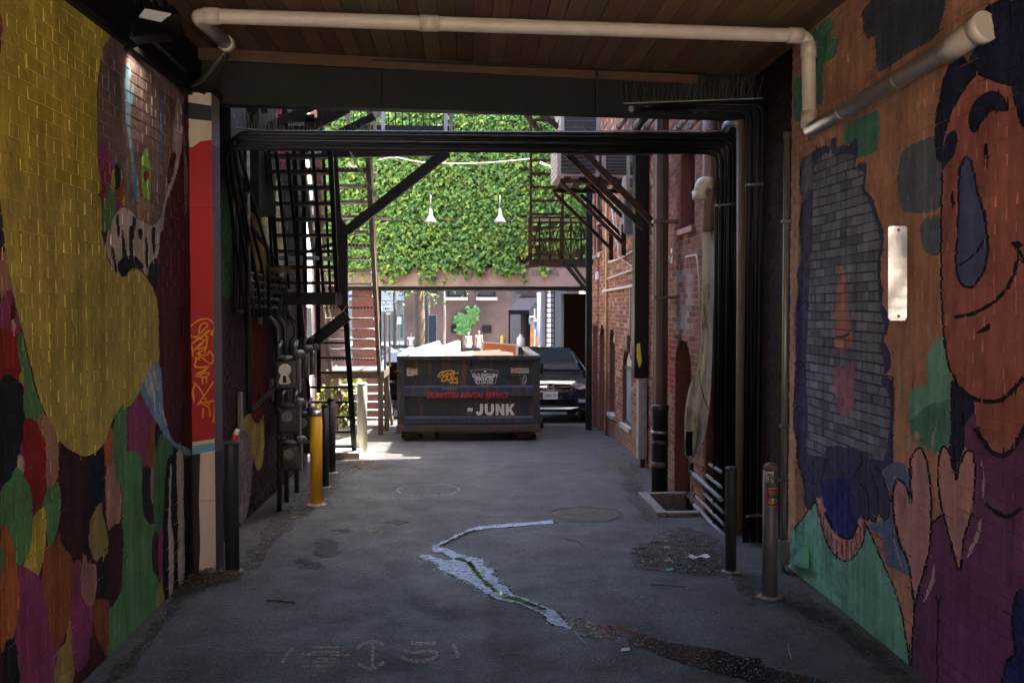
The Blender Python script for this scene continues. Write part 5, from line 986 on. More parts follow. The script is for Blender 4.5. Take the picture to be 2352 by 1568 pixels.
MB().bar((-1.44, 17.8, zl+1.0), (-1.44, 18.9, zl+1.0), .04, .04).build('rail', M_BRP, t)
# balcony with railing high up
t = thing('iron_balcony', 'black iron balcony railing high in front of the ivy', 'balcony'); Y = 16.8
zb = P(950, 294, Y).z; xa, xb = P(790, 290, Y).x, P(1042, 290, Y).x
MB().bar((xa, Y, zb), (xb, Y, zb), .06, .07).build('bottom_rail', M_BLACK, t); MB().box(xa, xb, Y+.02, Y+1.0, zb-.10, zb-.06).build('deck', M_BLACK, t); MB().bar((xa, Y, zb+1.0), (xb, Y, zb+1.0), .05, .05).build('top_rail', M_BLACK, t); MB().bar((P(872, 272, Y).x, Y+.95, P(900, 272, Y).z), (xb, Y+.95, P(900, 272, Y).z), .05, .10).build('rear_rail', M_BLACK, t)
k = 0; x_ = xa+.05
while x_ < xb: MB().bar((x_, Y, zb), (x_, Y, zb+1.0), .016, .016).build('baluster', M_BLACK, t); x_ += .115
for px_ in (800, 862, 880, 1024, 1036): q = P(px_, 290, Y); MB().bar((q.x, Y-.02, zb-.4 if px_ == 862 else zb-.12), (q.x, Y-.02, zb+1.05), .06, .06).build('post', mat('post_grey', (.25, .25, .28), .5, .3, var=.2) if px_ in (880, 1024) else M_BRP, t)
MB().bar(P(796, 300, Y), P(880, 258, Y), .05, .07).build('brace', M_BRP, t)
# ------------------------------------------------------------------ right: rusty fire escape
t = thing('fire_escape', 'rusty iron fire escape with ladder and lattice railing on the right', 'fire escape'); Y = 19.6
zp = P(1290, 599, Y).z; x0, x1 = P(1215, 600, Y).x, XB-.02
MB().box(x0, x1, Y, Y+1.3, zp-.06, zp).build('platform', M_RUST, t); MB().bar((x0, Y, zp-.03), (x1, Y, zp-.03), .06, .12).build('edge_beam', M_RUST, t)
zr = P(1290, 500, Y).z
for z in (zr, zr-.10, (zr+zp)/2): MB().bar((x0, Y, z), (x1, Y, z), .03, .03).build('rail', M_RUST, t)
n = 6
for i in range(n+1): x_ = x0+(x1-x0)*i/n; MB().bar((x_, Y, zp), (x_, Y, zr), .03, .03).build('post', M_RUST, t)
for i in range(n):
    xa, xb = x0+(x1-x0)*i/n, x0+(x1-x0)*(i+1)/n; MB().bar((xa, Y+.016, zp), (xb, Y+.016, zr-.1), .018, .018).build('lattice', M_RUST, t); MB().bar((xb, Y-.016, zp), (xa, Y-.016, zr-.1), .018, .018).build('lattice', M_RUST, t)
for px_ in (1219, 1292): MB().bar(P(px_, 600, Y+.1), P(px_+1, 230, Y-1.6), .05, .09).build('stringer', M_RUST, t)
for i in range(12):
    f = (i+.5)/12; yy = 600-370*f; Yf = Y+.1-1.7*f; MB().bar(P(1221, yy, Yf), P(1291, yy, Yf), .14, .03).build('tread', M_RUST, t)
q = P(1352, 330, 18.7); xp = P(1352, 978, 18.7).x; MB().box(xp-.055, xp+.055, 18.65, 18.76, gz(18.7), q.z).build('column', M_BLACK, t)
MB().bar(P(1297, 604, 18.9), P(1348, 668, 18.75), .05, .07).build('bracket', M_BLACK, t); MB().bar(P(1312, 604, 18.9), P(1350, 655, 18.75), .05, .05).build('bracket', M_BLACK, t); MB().bar(P(1290, 600, 18.9), P(1362, 600, 18.7), .06, .08).build('bearer', M_BLACK, t)
# ------------------------------------------------------------------ sunny gap at the left
t = thing('white_building', 'sunlit white rendered wall seen through the stairs at the left', 'building', kind='thing')
MB().box(-9, -3.45, 16.0, 22.9, -.6, 6.5).build('wall', mat('white_render', (.70, .67, .62), .8, var=.1), t)
for y_ in (16.4, 18.6, 20.8): MB().box(-3.449, -3.40, y_, y_+.14, -.4, 6.4).build('timber_post', mat('timber_post', (.30, .15, .07), .7, var=.3), t)
for y_, z_ in ((17.0, 3.2), (19.3, 3.2), (21.4, .9)): MB().box(-3.449, -3.42, y_, y_+.9, z_, z_+1.3).build('window', M_GLASS, t); MB().box(-3.46, -3.40, y_-.06, y_+.96, z_-.10, z_-.02).build('sill', M_CONC, t)
MB().box(-3.449, -3.41, 20.0, 20.5, -.4, 1.5).build('door', mat('orange_door', (.65, .25, .06), .6, var=.15), t)
MB().box(-9, -3.5, 23.0, 30, -.9, 6).build('brick_house', mat('pink_brick', (.42, .17, .12), .85, var=.3, scale=8), label='pale red brick wall beyond the stairs', cat='building', kind='thing')
def shrub(p, r_, h, n, lab, cols, name='shrub'):
    t = thing(name, lab, 'shrub'); rg = np.random.default_rng(n); d = rg.normal(0, 1, (n, 3)); d /= np.linalg.norm(d, axis=1)[:, None]; d *= rg.uniform(.3, 1, (n, 1))**.5
    pts = np.array(p)+d*np.array([r_, r_, h/2])+np.array([0, 0, h*.55]); plant(t, pts, rg.uniform(.06, .12, n), np.array(cols)[rg.integers(0, len(cols), n)]*rg.uniform(.7, 1.3, (n, 1)), 0, M_LEAF, rg, yaw=3)
    for k in range(4): MB().tube([p, Vector(p)+Vector((rg.uniform(-.6, .6)*r_, rg.uniform(-.6, .6)*r_, h*.8))], .012, 5).build('stem', mat('bark', (.10, .07, .05), .9), t)
q = P(790, 930, 19.9); shrub((q.x, 19.9, gz(19.9)), .5, 1.1, 420, 'yellow green shrub in the sun behind the landing', [(.16, .22, .03), (.24, .25, .03), (.10, .18, .03)]); q = P(760, 930, 19.0); shrub((q.x, 19, gz(19)), .28, .95, 160, 'small yellowish shrub left of the landing', [(.28, .24, .03), (.2, .2, .03)])
# ------------------------------------------------------------------ dumpster
YD = 16.4; D = lambda x_, y_, d=0: P(x_, y_, YD)+Vector((0, d, 0))
dm = thing('dumpster', 'large dark blue rusty steel dumpster with painted lettering in the middle of the alley', 'dumpster')
def dmat(name, c, ra): return mat(name, c, .55, .1, var=.35, scale=5, rust=(.13, .06, .028), rust_amt=ra+.03, rscale=4, stretch=(3, 3, .5), bump=.3, bscale=4)
M_DN = dmat('dumpster_navy', (.016, .023, .026), .40); M_DB = dmat('dumpster_blue', (.022, .036, .060), .40); M_DR = mat('dumpster_rust', (.085, .045, .027), .85, .0, var=.45, scale=8, rust=(.035, .05, .06), rust_amt=.43, rscale=6, bump=.4, bscale=20)
xa, xb = D(913, 900).x, D(1240, 900).x; zt_, zb = D(0, 819).z, D(0, 996).z; LEN = 3.85; ga = -.05
ia, ib = D(929, 900).x, D(1225, 900).x
MB().box(ia, ib, YD+.05, YD+.06, zb+.1, zt_-.05).build('front_panel', M_DN, dm); MB().box(xa, ia+.001, YD, YD+.12, zb+.02, zt_-.06).build('corner_post', M_DN, dm, bevel=.008); MB().box(ib-.001, xb, YD, YD+.12, zb+.02, zt_-.06).build('corner_post', M_DN, dm, bevel=.008)
MB().box(xa-.01, xb+.01, YD-.015, YD+.10, zt_-.075, zt_).build('top_rail', M_DN, dm, bevel=.012)
for y0, y1, m_, nm in ((889, 914, M_DB, 'rib'), (961, 978, M_DB, 'rib')):
    z1_, z0_ = D(0, y0).z, D(0, y1).z; b = MB(); b.prism([(ia, YD+.05, z0_-.02), (ia, YD-.005, z0_), (ia, YD-.005, z1_-.03), (ia, YD+.05, z1_)], (ib-ia, 0, 0)); b.build(nm, m_, dm)
MB().box(xa-.02, xb+.02, YD-.02, YD+.12, zb, zb+.105).build('bottom_rail', M_DR, dm, bevel=.01)
MB().bar((xa-.03, YD-.03, zb-.012), (xb+.03, YD-.03, zb-.012), .04, .012).build('bottom_lip', M_RUST, dm)
for s, x0_, x1_ in ((-1, xa+.02, xa+.05), (1, xb-.05, xb-.02)): MB().box(x0_, x1_, YD+.12, YD+LEN, zb+.02, zt_-.06).build('side_panel', M_DN, dm); MB().box(x0_-.03, x1_+.03, YD+.10, YD+LEN, zt_-.059, zt_).build('side_rim', mat('rim_worn', (.34, .33, .32), .5, .3, var=.3, rust=(.10, .045, .02), rust_amt=.35), dm)
for s, x_ in ((-1, xa+.02), (1, xb-.02)):
    for k in range(5): MB().box(min(x_, x_+s*.06), max(x_, x_+s*.06), YD+.5+k*.7, YD+.6+k*.7, zb+.05, zt_-.07).build('side_rib', M_DN, dm)
MB().box(xa+.05, xb-.05, YD+LEN-.05, YD+LEN, zb, zt_-.02).build('rear_panel', M_DN, dm); MB().box(xa+.05, xb-.05, YD+.07, YD+LEN-.06, zb+.05, zb+.09).build('floor_plate', M_DR, dm)
for px0, px1 in ((929, 962), (1187, 1222)):
    a_, q_ = D(px0, 1000), D(px1, 1000); c_ = (a_.x+q_.x)/2; zr = (zb+gz(YD))/2+.0; rr = (zb-.02-gz(YD+.1))/2
    for yy in (YD+.15, YD+LEN-.4):
        w_ = MB().tube([(a_.x, yy, gz(yy)+rr), (q_.x, yy, gz(yy)+rr)], rr, 18).build('roller', M_DR, dm, smooth=True); MB().tube([(a_.x-.06, yy, gz(yy)+rr), (q_.x+.06, yy, gz(yy)+rr)], .025, 8).build('axle', M_BLACK, w_)
    for xx in (a_.x-.045, q_.x+.02): MB().box(xx, xx+.025, YD+.08, YD+.24, gz(YD)+rr-.05, zb).build('roller_bracket', M_BLACK, dm)
for px_ in (1003, 1141): q_ = D(px_, 1000); MB().box(q_.x-.03, q_.x+.03, YD+.1, YD+LEN-.1, zb-.14, zb-.002).build('skid_rail', M_RUST, dm)
for yy in (845, 970): q_ = D(1243, yy); MB().tube([(xb+.03, YD-.01, q_.z-.09), (xb+.03, YD-.01, q_.z+.09)], .028, 10).build('hinge', M_BLACK, dm, smooth=True)
for yy in (850, 955): q_ = D(908, yy); MB().tube([(xa-.05, YD, q_.z-.03), (xa+.02, YD, q_.z-.03)], .018, 8).build('latch', M_BLACK, dm); 
b = MB(); r = random.Random(4); q_ = Vector((xa-.045, YD, D(0, 925).z))
for k in range(11): b.tube([q_, q_+Vector((r.uniform(-.02, .02), 0, -.03))], .008, 5); q_ += Vector((r.uniform(-.012, .012), 0, -.03))
b.build('chain', M_RUST, dm)
for px_, py_ in ((965, 862), (1180, 862)): q_ = D(px_, py_, .048); MB().tube(bend([q_+Vector((-.12, 0, -.09)), q_+Vector((-.12, -.02, 0)), q_+Vector((.10, -.02, 0)), q_+Vector((.10, 0, .02))], .02), .008, 6).build('grab_loop', M_DN, dm)
MB().tube([D(1082, 826, -.02), D(1082, 842, .03)], .012, 6).build('hook', M_DARK, dm)
# signs and lettering on the dumpster
MW = mat('letter_white', (.72, .66, .52), .6, var=.12, rust=(.30, .16, .06), rust_amt=.36, rscale=9); MRD = mat('letter_red', (.50, .03, .035), .55, var=.15, rust=(.05, .05, .06), rust_amt=.38, rscale=12)
c3 = lambda a, b: ((1350+a/2.091)*.6125, (1000+b/2.091)*.6125)
def dtxt(txt, x0, x1, yb, size, m_, d, **k):
    a_ = D(*c3(x0, yb), d); q_ = D(*c3(x1, yb), d); return letters('lettering', txt, tuple(a_), size, m_, dm, width=q_.x-a_.x, **k)
dtxt('DUMPSTER RENTAL SERVICE', 525, 1172, 1030, .135, MRD, -.012, shear=.35, offset=.0022)
dtxt('-', 843, 884, 1157, .34, MW, .044, offset=.012); 
BOLD = {'J': [(907, 1140), (925, 1132), (930, 1140), (936, 1143), (942, 1138), (944, 1128), (944, 1076), (970, 1076), (970, 1132), (964, 1152), (952, 1163), (936, 1167), (918, 1162)], 'U': [(984, 1076), (1010, 1076), (1010, 1128), (1014, 1140), (1024, 1144), (1034, 1140), (1038, 1128), (1038, 1076), (1064, 1076), (1064, 1130), (1056, 1154), (1040, 1165), (1024, 1167), (1008, 1165), (992, 1154), (984, 1130)],
  'N': [(1078, 1166), (1078, 1076), (1100, 1076), (1128, 1122), (1128, 1076), (1152, 1076), (1152, 1166), (1130, 1166), (1102, 1120), (1102, 1166)], 'K': [(1164, 1166), (1164, 1076), (1189, 1076), (1189, 1112), (1212, 1076), (1240, 1076), (1212, 1116), (1242, 1166), (1213, 1166), (1195, 1134), (1189, 1142), (1189, 1166)]}
for ch, pl_ in BOLD.items(): MB().prism([D(*c3(907+(a-907)*.92, b), .047) for a, b in pl_], (0, -.004, 0)).build('lettering', MW, dm)
bd = [c3(a, b) for a, b in ((866, 810), (940, 806), (980, 802), (1020, 806), (1092, 818), (1062, 918), (980, 934), (908, 916))]
MB().prism([D(x_, y_, .045) for x_, y_ in bd], (0, -.006, 0)).build('badge', mat('badge_edge', (.5, .48, .45), .5, var=.1), dm)
cx_, cy_ = np.mean([p[0] for p in bd]), np.mean([p[1] for p in bd]); MB().prism([D(cx_+(x_-cx_)*.968, cy_+(y_-cy_)*.945, .0385) for x_, y_ in bd], (0, -.004, 0)).build('badge_face', mat('badge_black', (.03, .026, .022), .5, var=.1), dm)
MBD = mat('badge_text', (.85, .82, .78), .5, var=.05)
dtxt('OLD ENGLISH', 880, 1074, 866, .085, MBD, .033, offset=.0012); dtxt('SERVICES', 903, 1046, 893, .074, MBD, .033, offset=.0012); dtxt('413-588-2405', 905, 1042, 916, .056, MBD, .033, offset=.0)
q_ = [D(*c3(*p), .033) for p in ((970, 815), (992, 815), (986, 828), (976, 828))]; MB().prism(q_, (0, -.002, 0)).build('badge_emblem', MBD, dm)
def plate(name, x0, y0, x1, y1, d, m_): a_, q_ = D(*c3(x0, y0), d), D(*c3(x1, y1), d); return MB().box(a_.x, q_.x, a_.y-.003, a_.y, q_.z, a_.z).build(name, m_, dm)
MST = mat('sticker_cream', (.62, .52, .38), .5, var=.12)
plate('caution_sticker', 366, 795, 448, 856, .049, MST); plate('caution_band', 366, 795, 448, 811, .0455, mat('sticker_amber', (.7, .38, .03), .5, var=.1)); dtxt('CAUTION', 374, 442, 809, .055, M_DARK, .042, offset=.001)
ring = MB(); c_ = D(*c3(388, 832), .045); ring.tube([c_, c_-Vector((0, .002, 0))], .035, 16); ring.build('caution_pictogram', mat('picto_grey', (.3, .28, .24), .5), dm)
for k in range(4): plate('caution_line', 412, 818+k*9, 444, 822+k*9, .0455, mat('picto_grey', (.3, .28, .24)))
plate('maker_sticker', 1184, 796, 1324, 834, .049, MST); plate('maker_logo', 1188, 798, 1221, 831, .0455, mat('logo_red', (.5, .04, .03), .5, var=.1)); plate('maker_line', 1226, 821, 1320, 827, .0455, mat('picto_grey', (.3, .28, .24))); dtxt('RC', 1192, 1217, 824, .06, MST, .042, offset=.001); dtxt('KING COUNTY', 1227, 1320, 818, .05, M_DARK, .042, offset=.001)
MGR = mat('graffiti_orange', (.75, .36, .03), .6, var=.1); gb = MB()
for s in ('610,865 625,835 655,820 650,840 620,870 640,850', '640,900 645,870 665,850 680,870 665,895 645,900', '650,825 700,815 735,822 690,850', '690,895 685,860 700,840 715,860 705,890 690,895', '715,840 750,835 775,830', '740,815 735,850 715,880 765,870', '720,890 745,880 765,895 745,910 720,900', '765,895 760,925', '690,830 640,880', '700,910 740,912'):
    p2 = stroke([c3(*map(float, q_.split(','))) for q_ in s.split()], 3.0, 3); nn = len(p2)//2
    for i in range(nn-1): gb.add([D(*p2[k], .044) for k in (i, i+1, 2*nn-2-i, 2*nn-1-i)], [(0, 1, 2, 3)])
for k in range(6): gb.add([D(*c3(645+k*21+a, 948+b), -.0065+.05*0) for a, b in ((0, 0), (5, 0), (4, 14), (1, 14))], [(0, 1, 2, 3)])
gb.build('graffiti_tag', MGR, dm, kind='stuff'); gb = MB()
for s in ('1275,930 1280,870 1300,850 1305,890 1280,925 1310,900', '1270,880 1305,865 1290,910', '1295,840 1285,900 1305,930'):
    p2 = stroke([c3(*map(float, q_.split(','))) for q_ in s.split()], 1.0, 3); nn = len(p2)//2
    for i in range(nn-1): gb.add([D(*p2[k], .044) for k in (i, i+1, 2*nn-2-i, 2*nn-1-i)], [(0, 1, 2, 3)])
gb.build('graffiti_tag', mat('graffiti_grey', (.35, .36, .37), .6), dm, kind='stuff')
# junk in the dumpster
MCREAM = mat('cream_board', (.72, .66, .56), .7, var=.1); MCARD = mat('cardboard', (.50, .33, .19), .85, var=.15)
def board(pts, Y_, th, m_, lab, inset=None, lean=0):
    b = MB(); lo = max(p[1] for p in pts); q_ = [P(*c3(*p), Y_+(lo-p[1])/100*lean) for p in pts]; nrm = Vector((0, th, 0)); t = thing('board', lab, 'board', 'junk boards in the dumpster'); b.prism(q_, nrm); b.build('panel', m_, t)
    if inset:
        c_ = sum(q_, Vector())/len(q_); MB().prism([c_+(p-c_)*.86+Vector((0, -.004, (p-c_).z*-.0)) for p in q_], (0, -.004, 0)).build('inset', inset, t)
board([(392, 700), (395, 650), (620, 580), (640, 620), (636, 700)], 17.6, .05, MCREAM, 'white panel leaning at the left end of the dumpster', lean=1.1); board([(625, 700), (625, 625), (760, 578), (786, 582), (790, 700)], 17.5, .05, MCREAM, 'white panel standing in the middle of the dumpster', lean=.9)
board([(620, 715), (620, 655), (800, 668), (1100, 648), (1110, 715)], 16.9, .03, MCARD, 'long flat sheet of cardboard along the front of the dumpster', lean=1.0); board([(1090, 715), (1095, 658), (1200, 672), (1205, 715)], 17.0, .03, MCARD, 'small piece of cardboard at the right of the dumpster', lean=.8)
board([(940, 690), (948, 586), (1243, 612), (1238, 700)], 18.7, .05, MCREAM, 'cream framed orange panel standing in the dumpster', mat('orange_panel', (.62, .17, .05), .6, var=.1)); board([(400, 712), (470, 660), (700, 668), (640, 712)], 16.7, .04, MCREAM, 'low white board lying at the front left of the dumpster', lean=1.6)
b = MB(); b.box(xa+.08, xb-.08, YD+.12, YD+LEN-.1, .4, .95); b.build('junk_heap', mat('junk_mix', (.35, .28, .2), .9, var=.6, scale=3), label='heap of mixed debris filling the dumpster', cat='debris', kind='stuff')
# ------------------------------------------------------------------ cars
M_TYRE = mat('tyre', (.015, .015, .015), .8, var=.1); M_CHR = mat('chrome', (.75, .75, .76), .12, 1.0, var=0); M_LAMP = mat('headlight', (.6, .6, .62), .12, .3, var=.3, scale=20); M_TAIL = mat('tail_lamp', (.35, .01, .01), .15, var=0)
def make_car(label, col, plate_txt, at, rz, detail=True, rack=False, group='parked cars'):
    t = thing('parked_car', label, 'car', group); mp_ = mat('car_paint_'+plate_txt.replace(' ', ''), col, .14, .0, var=0, coat=1.0, spec=.6)
    S = [(0, .70, .86, .62, .70, .30), (.05, .78, .90, .72, .84, .24), (.16, .84, .92, .92, .80, .22), (.9, .86, .925, 1.03, .84, .2), (1.22, .86, .925, 1.08, .86, .2), (1.5, .74, .93, 1.32, 1.07, .2), (1.92, .62, .93, 1.60, 1.07, .2), (2.6, .60, .93, 1.67, 1.08, .2), (3.7, .58, .92, 1.62, 1.09, .22), (4.25, .60, .91, 1.36, 1.08, .25), (4.5, .70, .89, 1.05, .95, .30), (4.58, .68, .84, .80, .70, .40)]
    b = MB(); R = []
    for (y, wt, w_, zt_, zbelt, z0) in S:
        h = [(0, zt_), (wt*.6, zt_-.008), (wt*.92, zt_-.035), (wt, zt_-.075), (w_*.985, max(min(zbelt, zt_-.09), z0+.3)), (w_, .66), (w_, .45), (w_*.97, z0+.03), (w_*.8, z0)]
        ring = [(x, y, z) for x, z in h]+[(-x, y, z) for x, z in h[::-1][:-1]]; R.append(ring)
    n = len(R[0]); b.v = [v for r_ in R for v in r_]
    for i in range(len(R)-1):
        for k in range(n): b.f.append((i*n+k, i*n+(k+1) % n, (i+1)*n+(k+1) % n, (i+1)*n+k)); b.c.append(None)
    b.f += [tuple(range(n)), tuple(len(b.v)-n+k for k in range(n))[::-1]]; b.c += [None, None]
    o = b.build('body', mp_, t, smooth=True)
    W = lambda pts, off, name, m_: MB().prism(pts, off).build(name, m_, t)
    W([(-.78, 1.24, 1.11), (.78, 1.24, 1.11), (.60, 1.90, 1.60), (-.60, 1.90, 1.60)], (0, -.008, .012), 'windscreen', M_GLASS)
    W([(-.60, 4.22, 1.36), (.60, 4.22, 1.36), (.56, 3.80, 1.60), (-.56, 3.80, 1.60)], (0, .012, .012), 'rear_window', M_GLASS)
    for s in (-1, 1):
        W([(s*.925, 1.45, 1.11), (s*.925, 2.45, 1.12), (s*.66, 2.45, 1.58), (s*.68, 1.95, 1.54)], (s*.012, 0, .006), 'side_window', M_GLASS); W([(s*.925, 2.52, 1.12), (s*.915, 3.75, 1.13), (s*.65, 3.6, 1.54), (s*.66, 2.52, 1.58)], (s*.012, 0, .006), 'side_window', M_GLASS)
        W([(s*.42, -.012, .80), (s*.50, .0, .85), (s*.80, .10, .93), (s*.90, .32, .93), (s*.88, .16, .76), (s*.62, .0, .70)], (0, -.03, .0), 'headlight', M_LAMP)
        W([(s*.62, 4.50, 1.02), (s*.88, 4.46, 1.05), (s*.90, 4.4, .72), (s*.74, 4.55, .72)], (0, .05, 0), 'tail_lamp', M_TAIL)
        m_ = MB(); m_.box(*sorted((s*.95, s*1.10)), 1.36, 1.5, 1.05, 1.2); m_.build('mirror', mp_, t, bevel=.03)
        for y in (.85, 3.6):
            w_ = MB().tube([(s*.72, y, .34), (s*.93, y, .34)], .34, 22).build('wheel', M_TYRE, t, smooth=True); MB().tube([(s*.9, y, .34), (s*.938, y, .34)], .22, 18).build('rim', M_CHR, w_, smooth=True)
        W([(s*.60, -.02, .42), (s*.78, .03, .43), (s*.78, .03, .50), (s*.60, -.02, .50)], (0, -.03, 0), 'fog_lamp', M_LAMP)
    if detail:
        W([(-.40, -.006, .60), (.40, -.006, .60), (.44, -.006, .82), (-.44, -.006, .82)], (0, -.012, 0), 'grille', M_DARK)
        for z in (.64, .67, .70): W([(-.40, -.02, z), (.40, -.02, z), (.40, -.02, z+.01), (-.40, -.02, z+.01)], (0, -.006, 0), 'grille_bar', M_CHR)
        W([(-.48, -.02, .755), (0, -.035, .745), (.48, -.02, .755), (.66, .0, .79), (.48, -.02, .79), (0, -.035, .785), (-.48, -.02, .79), (-.66, .0, .79)], (0, -.025, 0), 'chrome_bar', M_CHR)
        W([(-.42, -.03, .29), (.42, -.03, .29), (.62, .0, .33), (-.62, .0, .33)], (0, -.02, 0), 'skid_trim', M_GALV); W([(-.50, -.012, .38), (.50, -.012, .38), (.54, -.012, .50), (-.54, -.012, .50)], (0, -.012, 0), 'lower_intake', M_DARK)
        e_ = MB(); 
        e_.prism([(-.075, -.062, .83), (.075, -.062, .83), (.062, -.062, .70), (-.062, -.062, .70)], (0, -.004, 0)); eo = e_.build('emblem', M_DARK, t)
        for x0_, z0_, x1_, z1_ in ((-.075, .83, .075, .83), (-.062, .70, .062, .70), (-.075, .83, -.062, .70), (.075, .83, .062, .70), (-.045, .815, -.030, .715), (.045, .815, .030, .715), (-.036, .765, .036, .765)): MB().bar((x0_, -.070, z0_), (x1_, -.070, z1_), .012, .016).build('emblem_stroke', M_CHR, eo)
        pl = W([(-.155, -.045, .50), (.155, -.045, .50), (.155, -.045, .66), (-.155, -.045, .66)], (0, -.008, 0), 'number_plate', mat('plate_white', (.75, .70, .66), .5, var=.05))
        letters('plate_number', plate_txt, (-.125, -.056, .545), .10, mat('plate_red', (.45, .04, .04), .5), pl, width=.25, offset=.001)
    if rack:
        for s in (-1, 1): MB().bar((s*.52, 2.1, 1.75), (s*.52, 3.7, 1.72), .03, .03).build('roof_rail', M_BLACK, t)
        for y in (2.4, 3.4): MB().bar((-.55, y, 1.76), (.55, y, 1.76), .04, .03).build('rack_bar', M_BLACK, t)
    t.location = at; t.rotation_euler = (0, 0, rz); return t
cxr = P(1264, 900, 20.9).x
c1 = make_car('black sport utility car facing us behind the dumpster on the right', (.014, .015, .022), '1BFA 79', (cxr, 20.9, gz(20.9)+.01), 0); c1.rotation_euler = (-math.atan(.057), 0, 0)
c2x = P(930, 900, 28.6).x; make_car('dark estate car with roof rack seen past the left end of the dumpster', (.012, .013, .012), 'REAR', (c2x, 33.2, gz(30)), math.pi, False, True)
make_car('blue car parked on the far street at the left', (.12, .25, .45), 'BLUE', (P(893, 760, 62).x-1.0, 62, gz(62)), math.pi/2, False); make_car('silver car on the far street above the middle of the dumpster', (.35, .37, .40), 'SILV', (P(1085, 795, 46).x-2.0, 47, gz(46)-.15), math.pi/2, False); make_car('grey car standing on the far street left of the tree', (.2, .22, .24), 'GREY', (P(905, 770, 75).x-2.5, 76, gz(75)), math.pi/2, False)
# ------------------------------------------------------------------ street beyond
MB().box(-60, 60, 66.5, 74.9, -1.05, gz(66)+.13).build('pavement', M_CONC, label='far pavement across the street', kind='structure')
def brickmat(name, c, mc, s=1.0):
    if name in MATS: return MATS[name]
    m = bpy.data.materials.new(name); m.use_nodes = True; N = m.node_tree.nodes; L = m.node_tree.links; b = N['Principled BSDF']; b.inputs['Roughness'].default_value = .9
    tc = N.new('ShaderNodeNewGeometry'); mp = N.new('ShaderNodeMapping'); mp.inputs['Rotation'].default_value = (math.pi/2, 0, 0); L.new(tc.outputs['Position'], mp.inputs['Vector'])
    bt = N.new('ShaderNodeTexBrick'); bt.inputs['Scale'].default_value = 2.45*s; bt.inputs['Color1'].default_value = (*c, 1); bt.inputs['Color2'].default_value = (*[x*.7 for x in c], 1); bt.inputs['Mortar'].default_value = (*mc, 1); bt.inputs['Mortar Size'].default_value = .018; bt.inputs['Brick Width'].default_value = .5; bt.inputs['Row Height'].default_value = .166
    L.new(mp.outputs[0], bt.inputs['Vector']); n = N.new('ShaderNodeTexNoise'); n.inputs['Scale'].default_value = .5; n.inputs['Detail'].default_value = 6; L.new(tc.outputs['Position'], n.inputs['Vector'])
    mr = N.new('ShaderNodeMapRange'); mr.inputs['From Min'].default_value = .3; mr.inputs['From Max'].default_value = .7; mr.inputs['To Min'].default_value = .65; mr.inputs['To Max'].default_value = 1.3; L.new(n.outputs[0], mr.inputs['Value']); vm = N.new('ShaderNodeVectorMath'); vm.operation = 'SCALE'; L.new(bt.outputs['Color'], vm.inputs[0]); L.new(mr.outputs[0], vm.inputs['Scale']); L.new(vm.outputs[0], b.inputs['Base Color']); MATS[name] = m; return m
YF = 75.0
fb = thing('street_building', 'brown brick building with vine across the far street', 'building', kind='thing'); xa, xb = P(928, 700, YF).x, P(1235, 700, YF).x
MB().box(xa, xb, YF, YF+12, -1.05, 14).build('wall', brickmat('street_brick', (.07, .036, .028), (.062, .05, .043)), fb)
MB().box(xa, xb, YF-.03, YF-.001, P(1000, 760, YF).z, P(1000, 735, YF).z).build('faded_band', mat('faded_red', (.27, .10, .07), .9, var=.4, scale=2), fb) if False else None
for a_, q_ in ((1028, 1070), (1098, 1138)):
    x0_, x1_ = P(a_, 680, YF).x, P(q_, 680, YF).x; z0 = P(a_, 682, YF).z; w_ = MB().box(x0_, x1_, YF-.04, YF-.005, z0, z0+2.4).build('window', M_DARK, fb); MB().box(x0_+.12, x1_-.12, YF-.06, YF-.045, z0+.12, z0+2.2).build('pane', M_GLASS, w_); MB().box(x0_-.15, x1_+.15, YF-.18, YF-.002, z0-.25, z0-.01).build('sill', M_CONC, w_)
for a_, q_ in ((1036, 1057), (1108, 1129)):
    o = MB().box(P(a_, 750, YF).x, P(q_, 750, YF).x, YF-.15, YF-.002, P(a_, 764, YF).z, P(a_, 747, YF).z).build('vent_box', M_DARK, fb)
vt = thing('vine', 'green climbing vine on the brown brick building', 'vine'); rg = np.random.default_rng(4); pts = []
for x_, y_, sx, sy, n in ((1062, 742, 6, 11, 150), (1078, 735, 5, 4, 40), (1087, 718, 5, 7, 70), (1085, 726, 3, 4, 30), (1058, 728, 5, 6, 50)):
    for k in range(n): pts.append(tuple(P(rg.normal(x_, sx), rg.normal(y_, sy*.8), YF-.2)))
pts = np.array(pts); plant(vt, pts, rg.uniform(.25, .42, len(pts)), np.array([(.05, .13, .025)])*rg.uniform(.7, 1.4, (len(pts), 1)), 0, M_LEAF, rg); MB().tube([P(1065, 800, YF-.15), P(1064, 730, YF-.15)], .10, 6).build('stem', mat('bark', (.10, .07, .05)), vt)
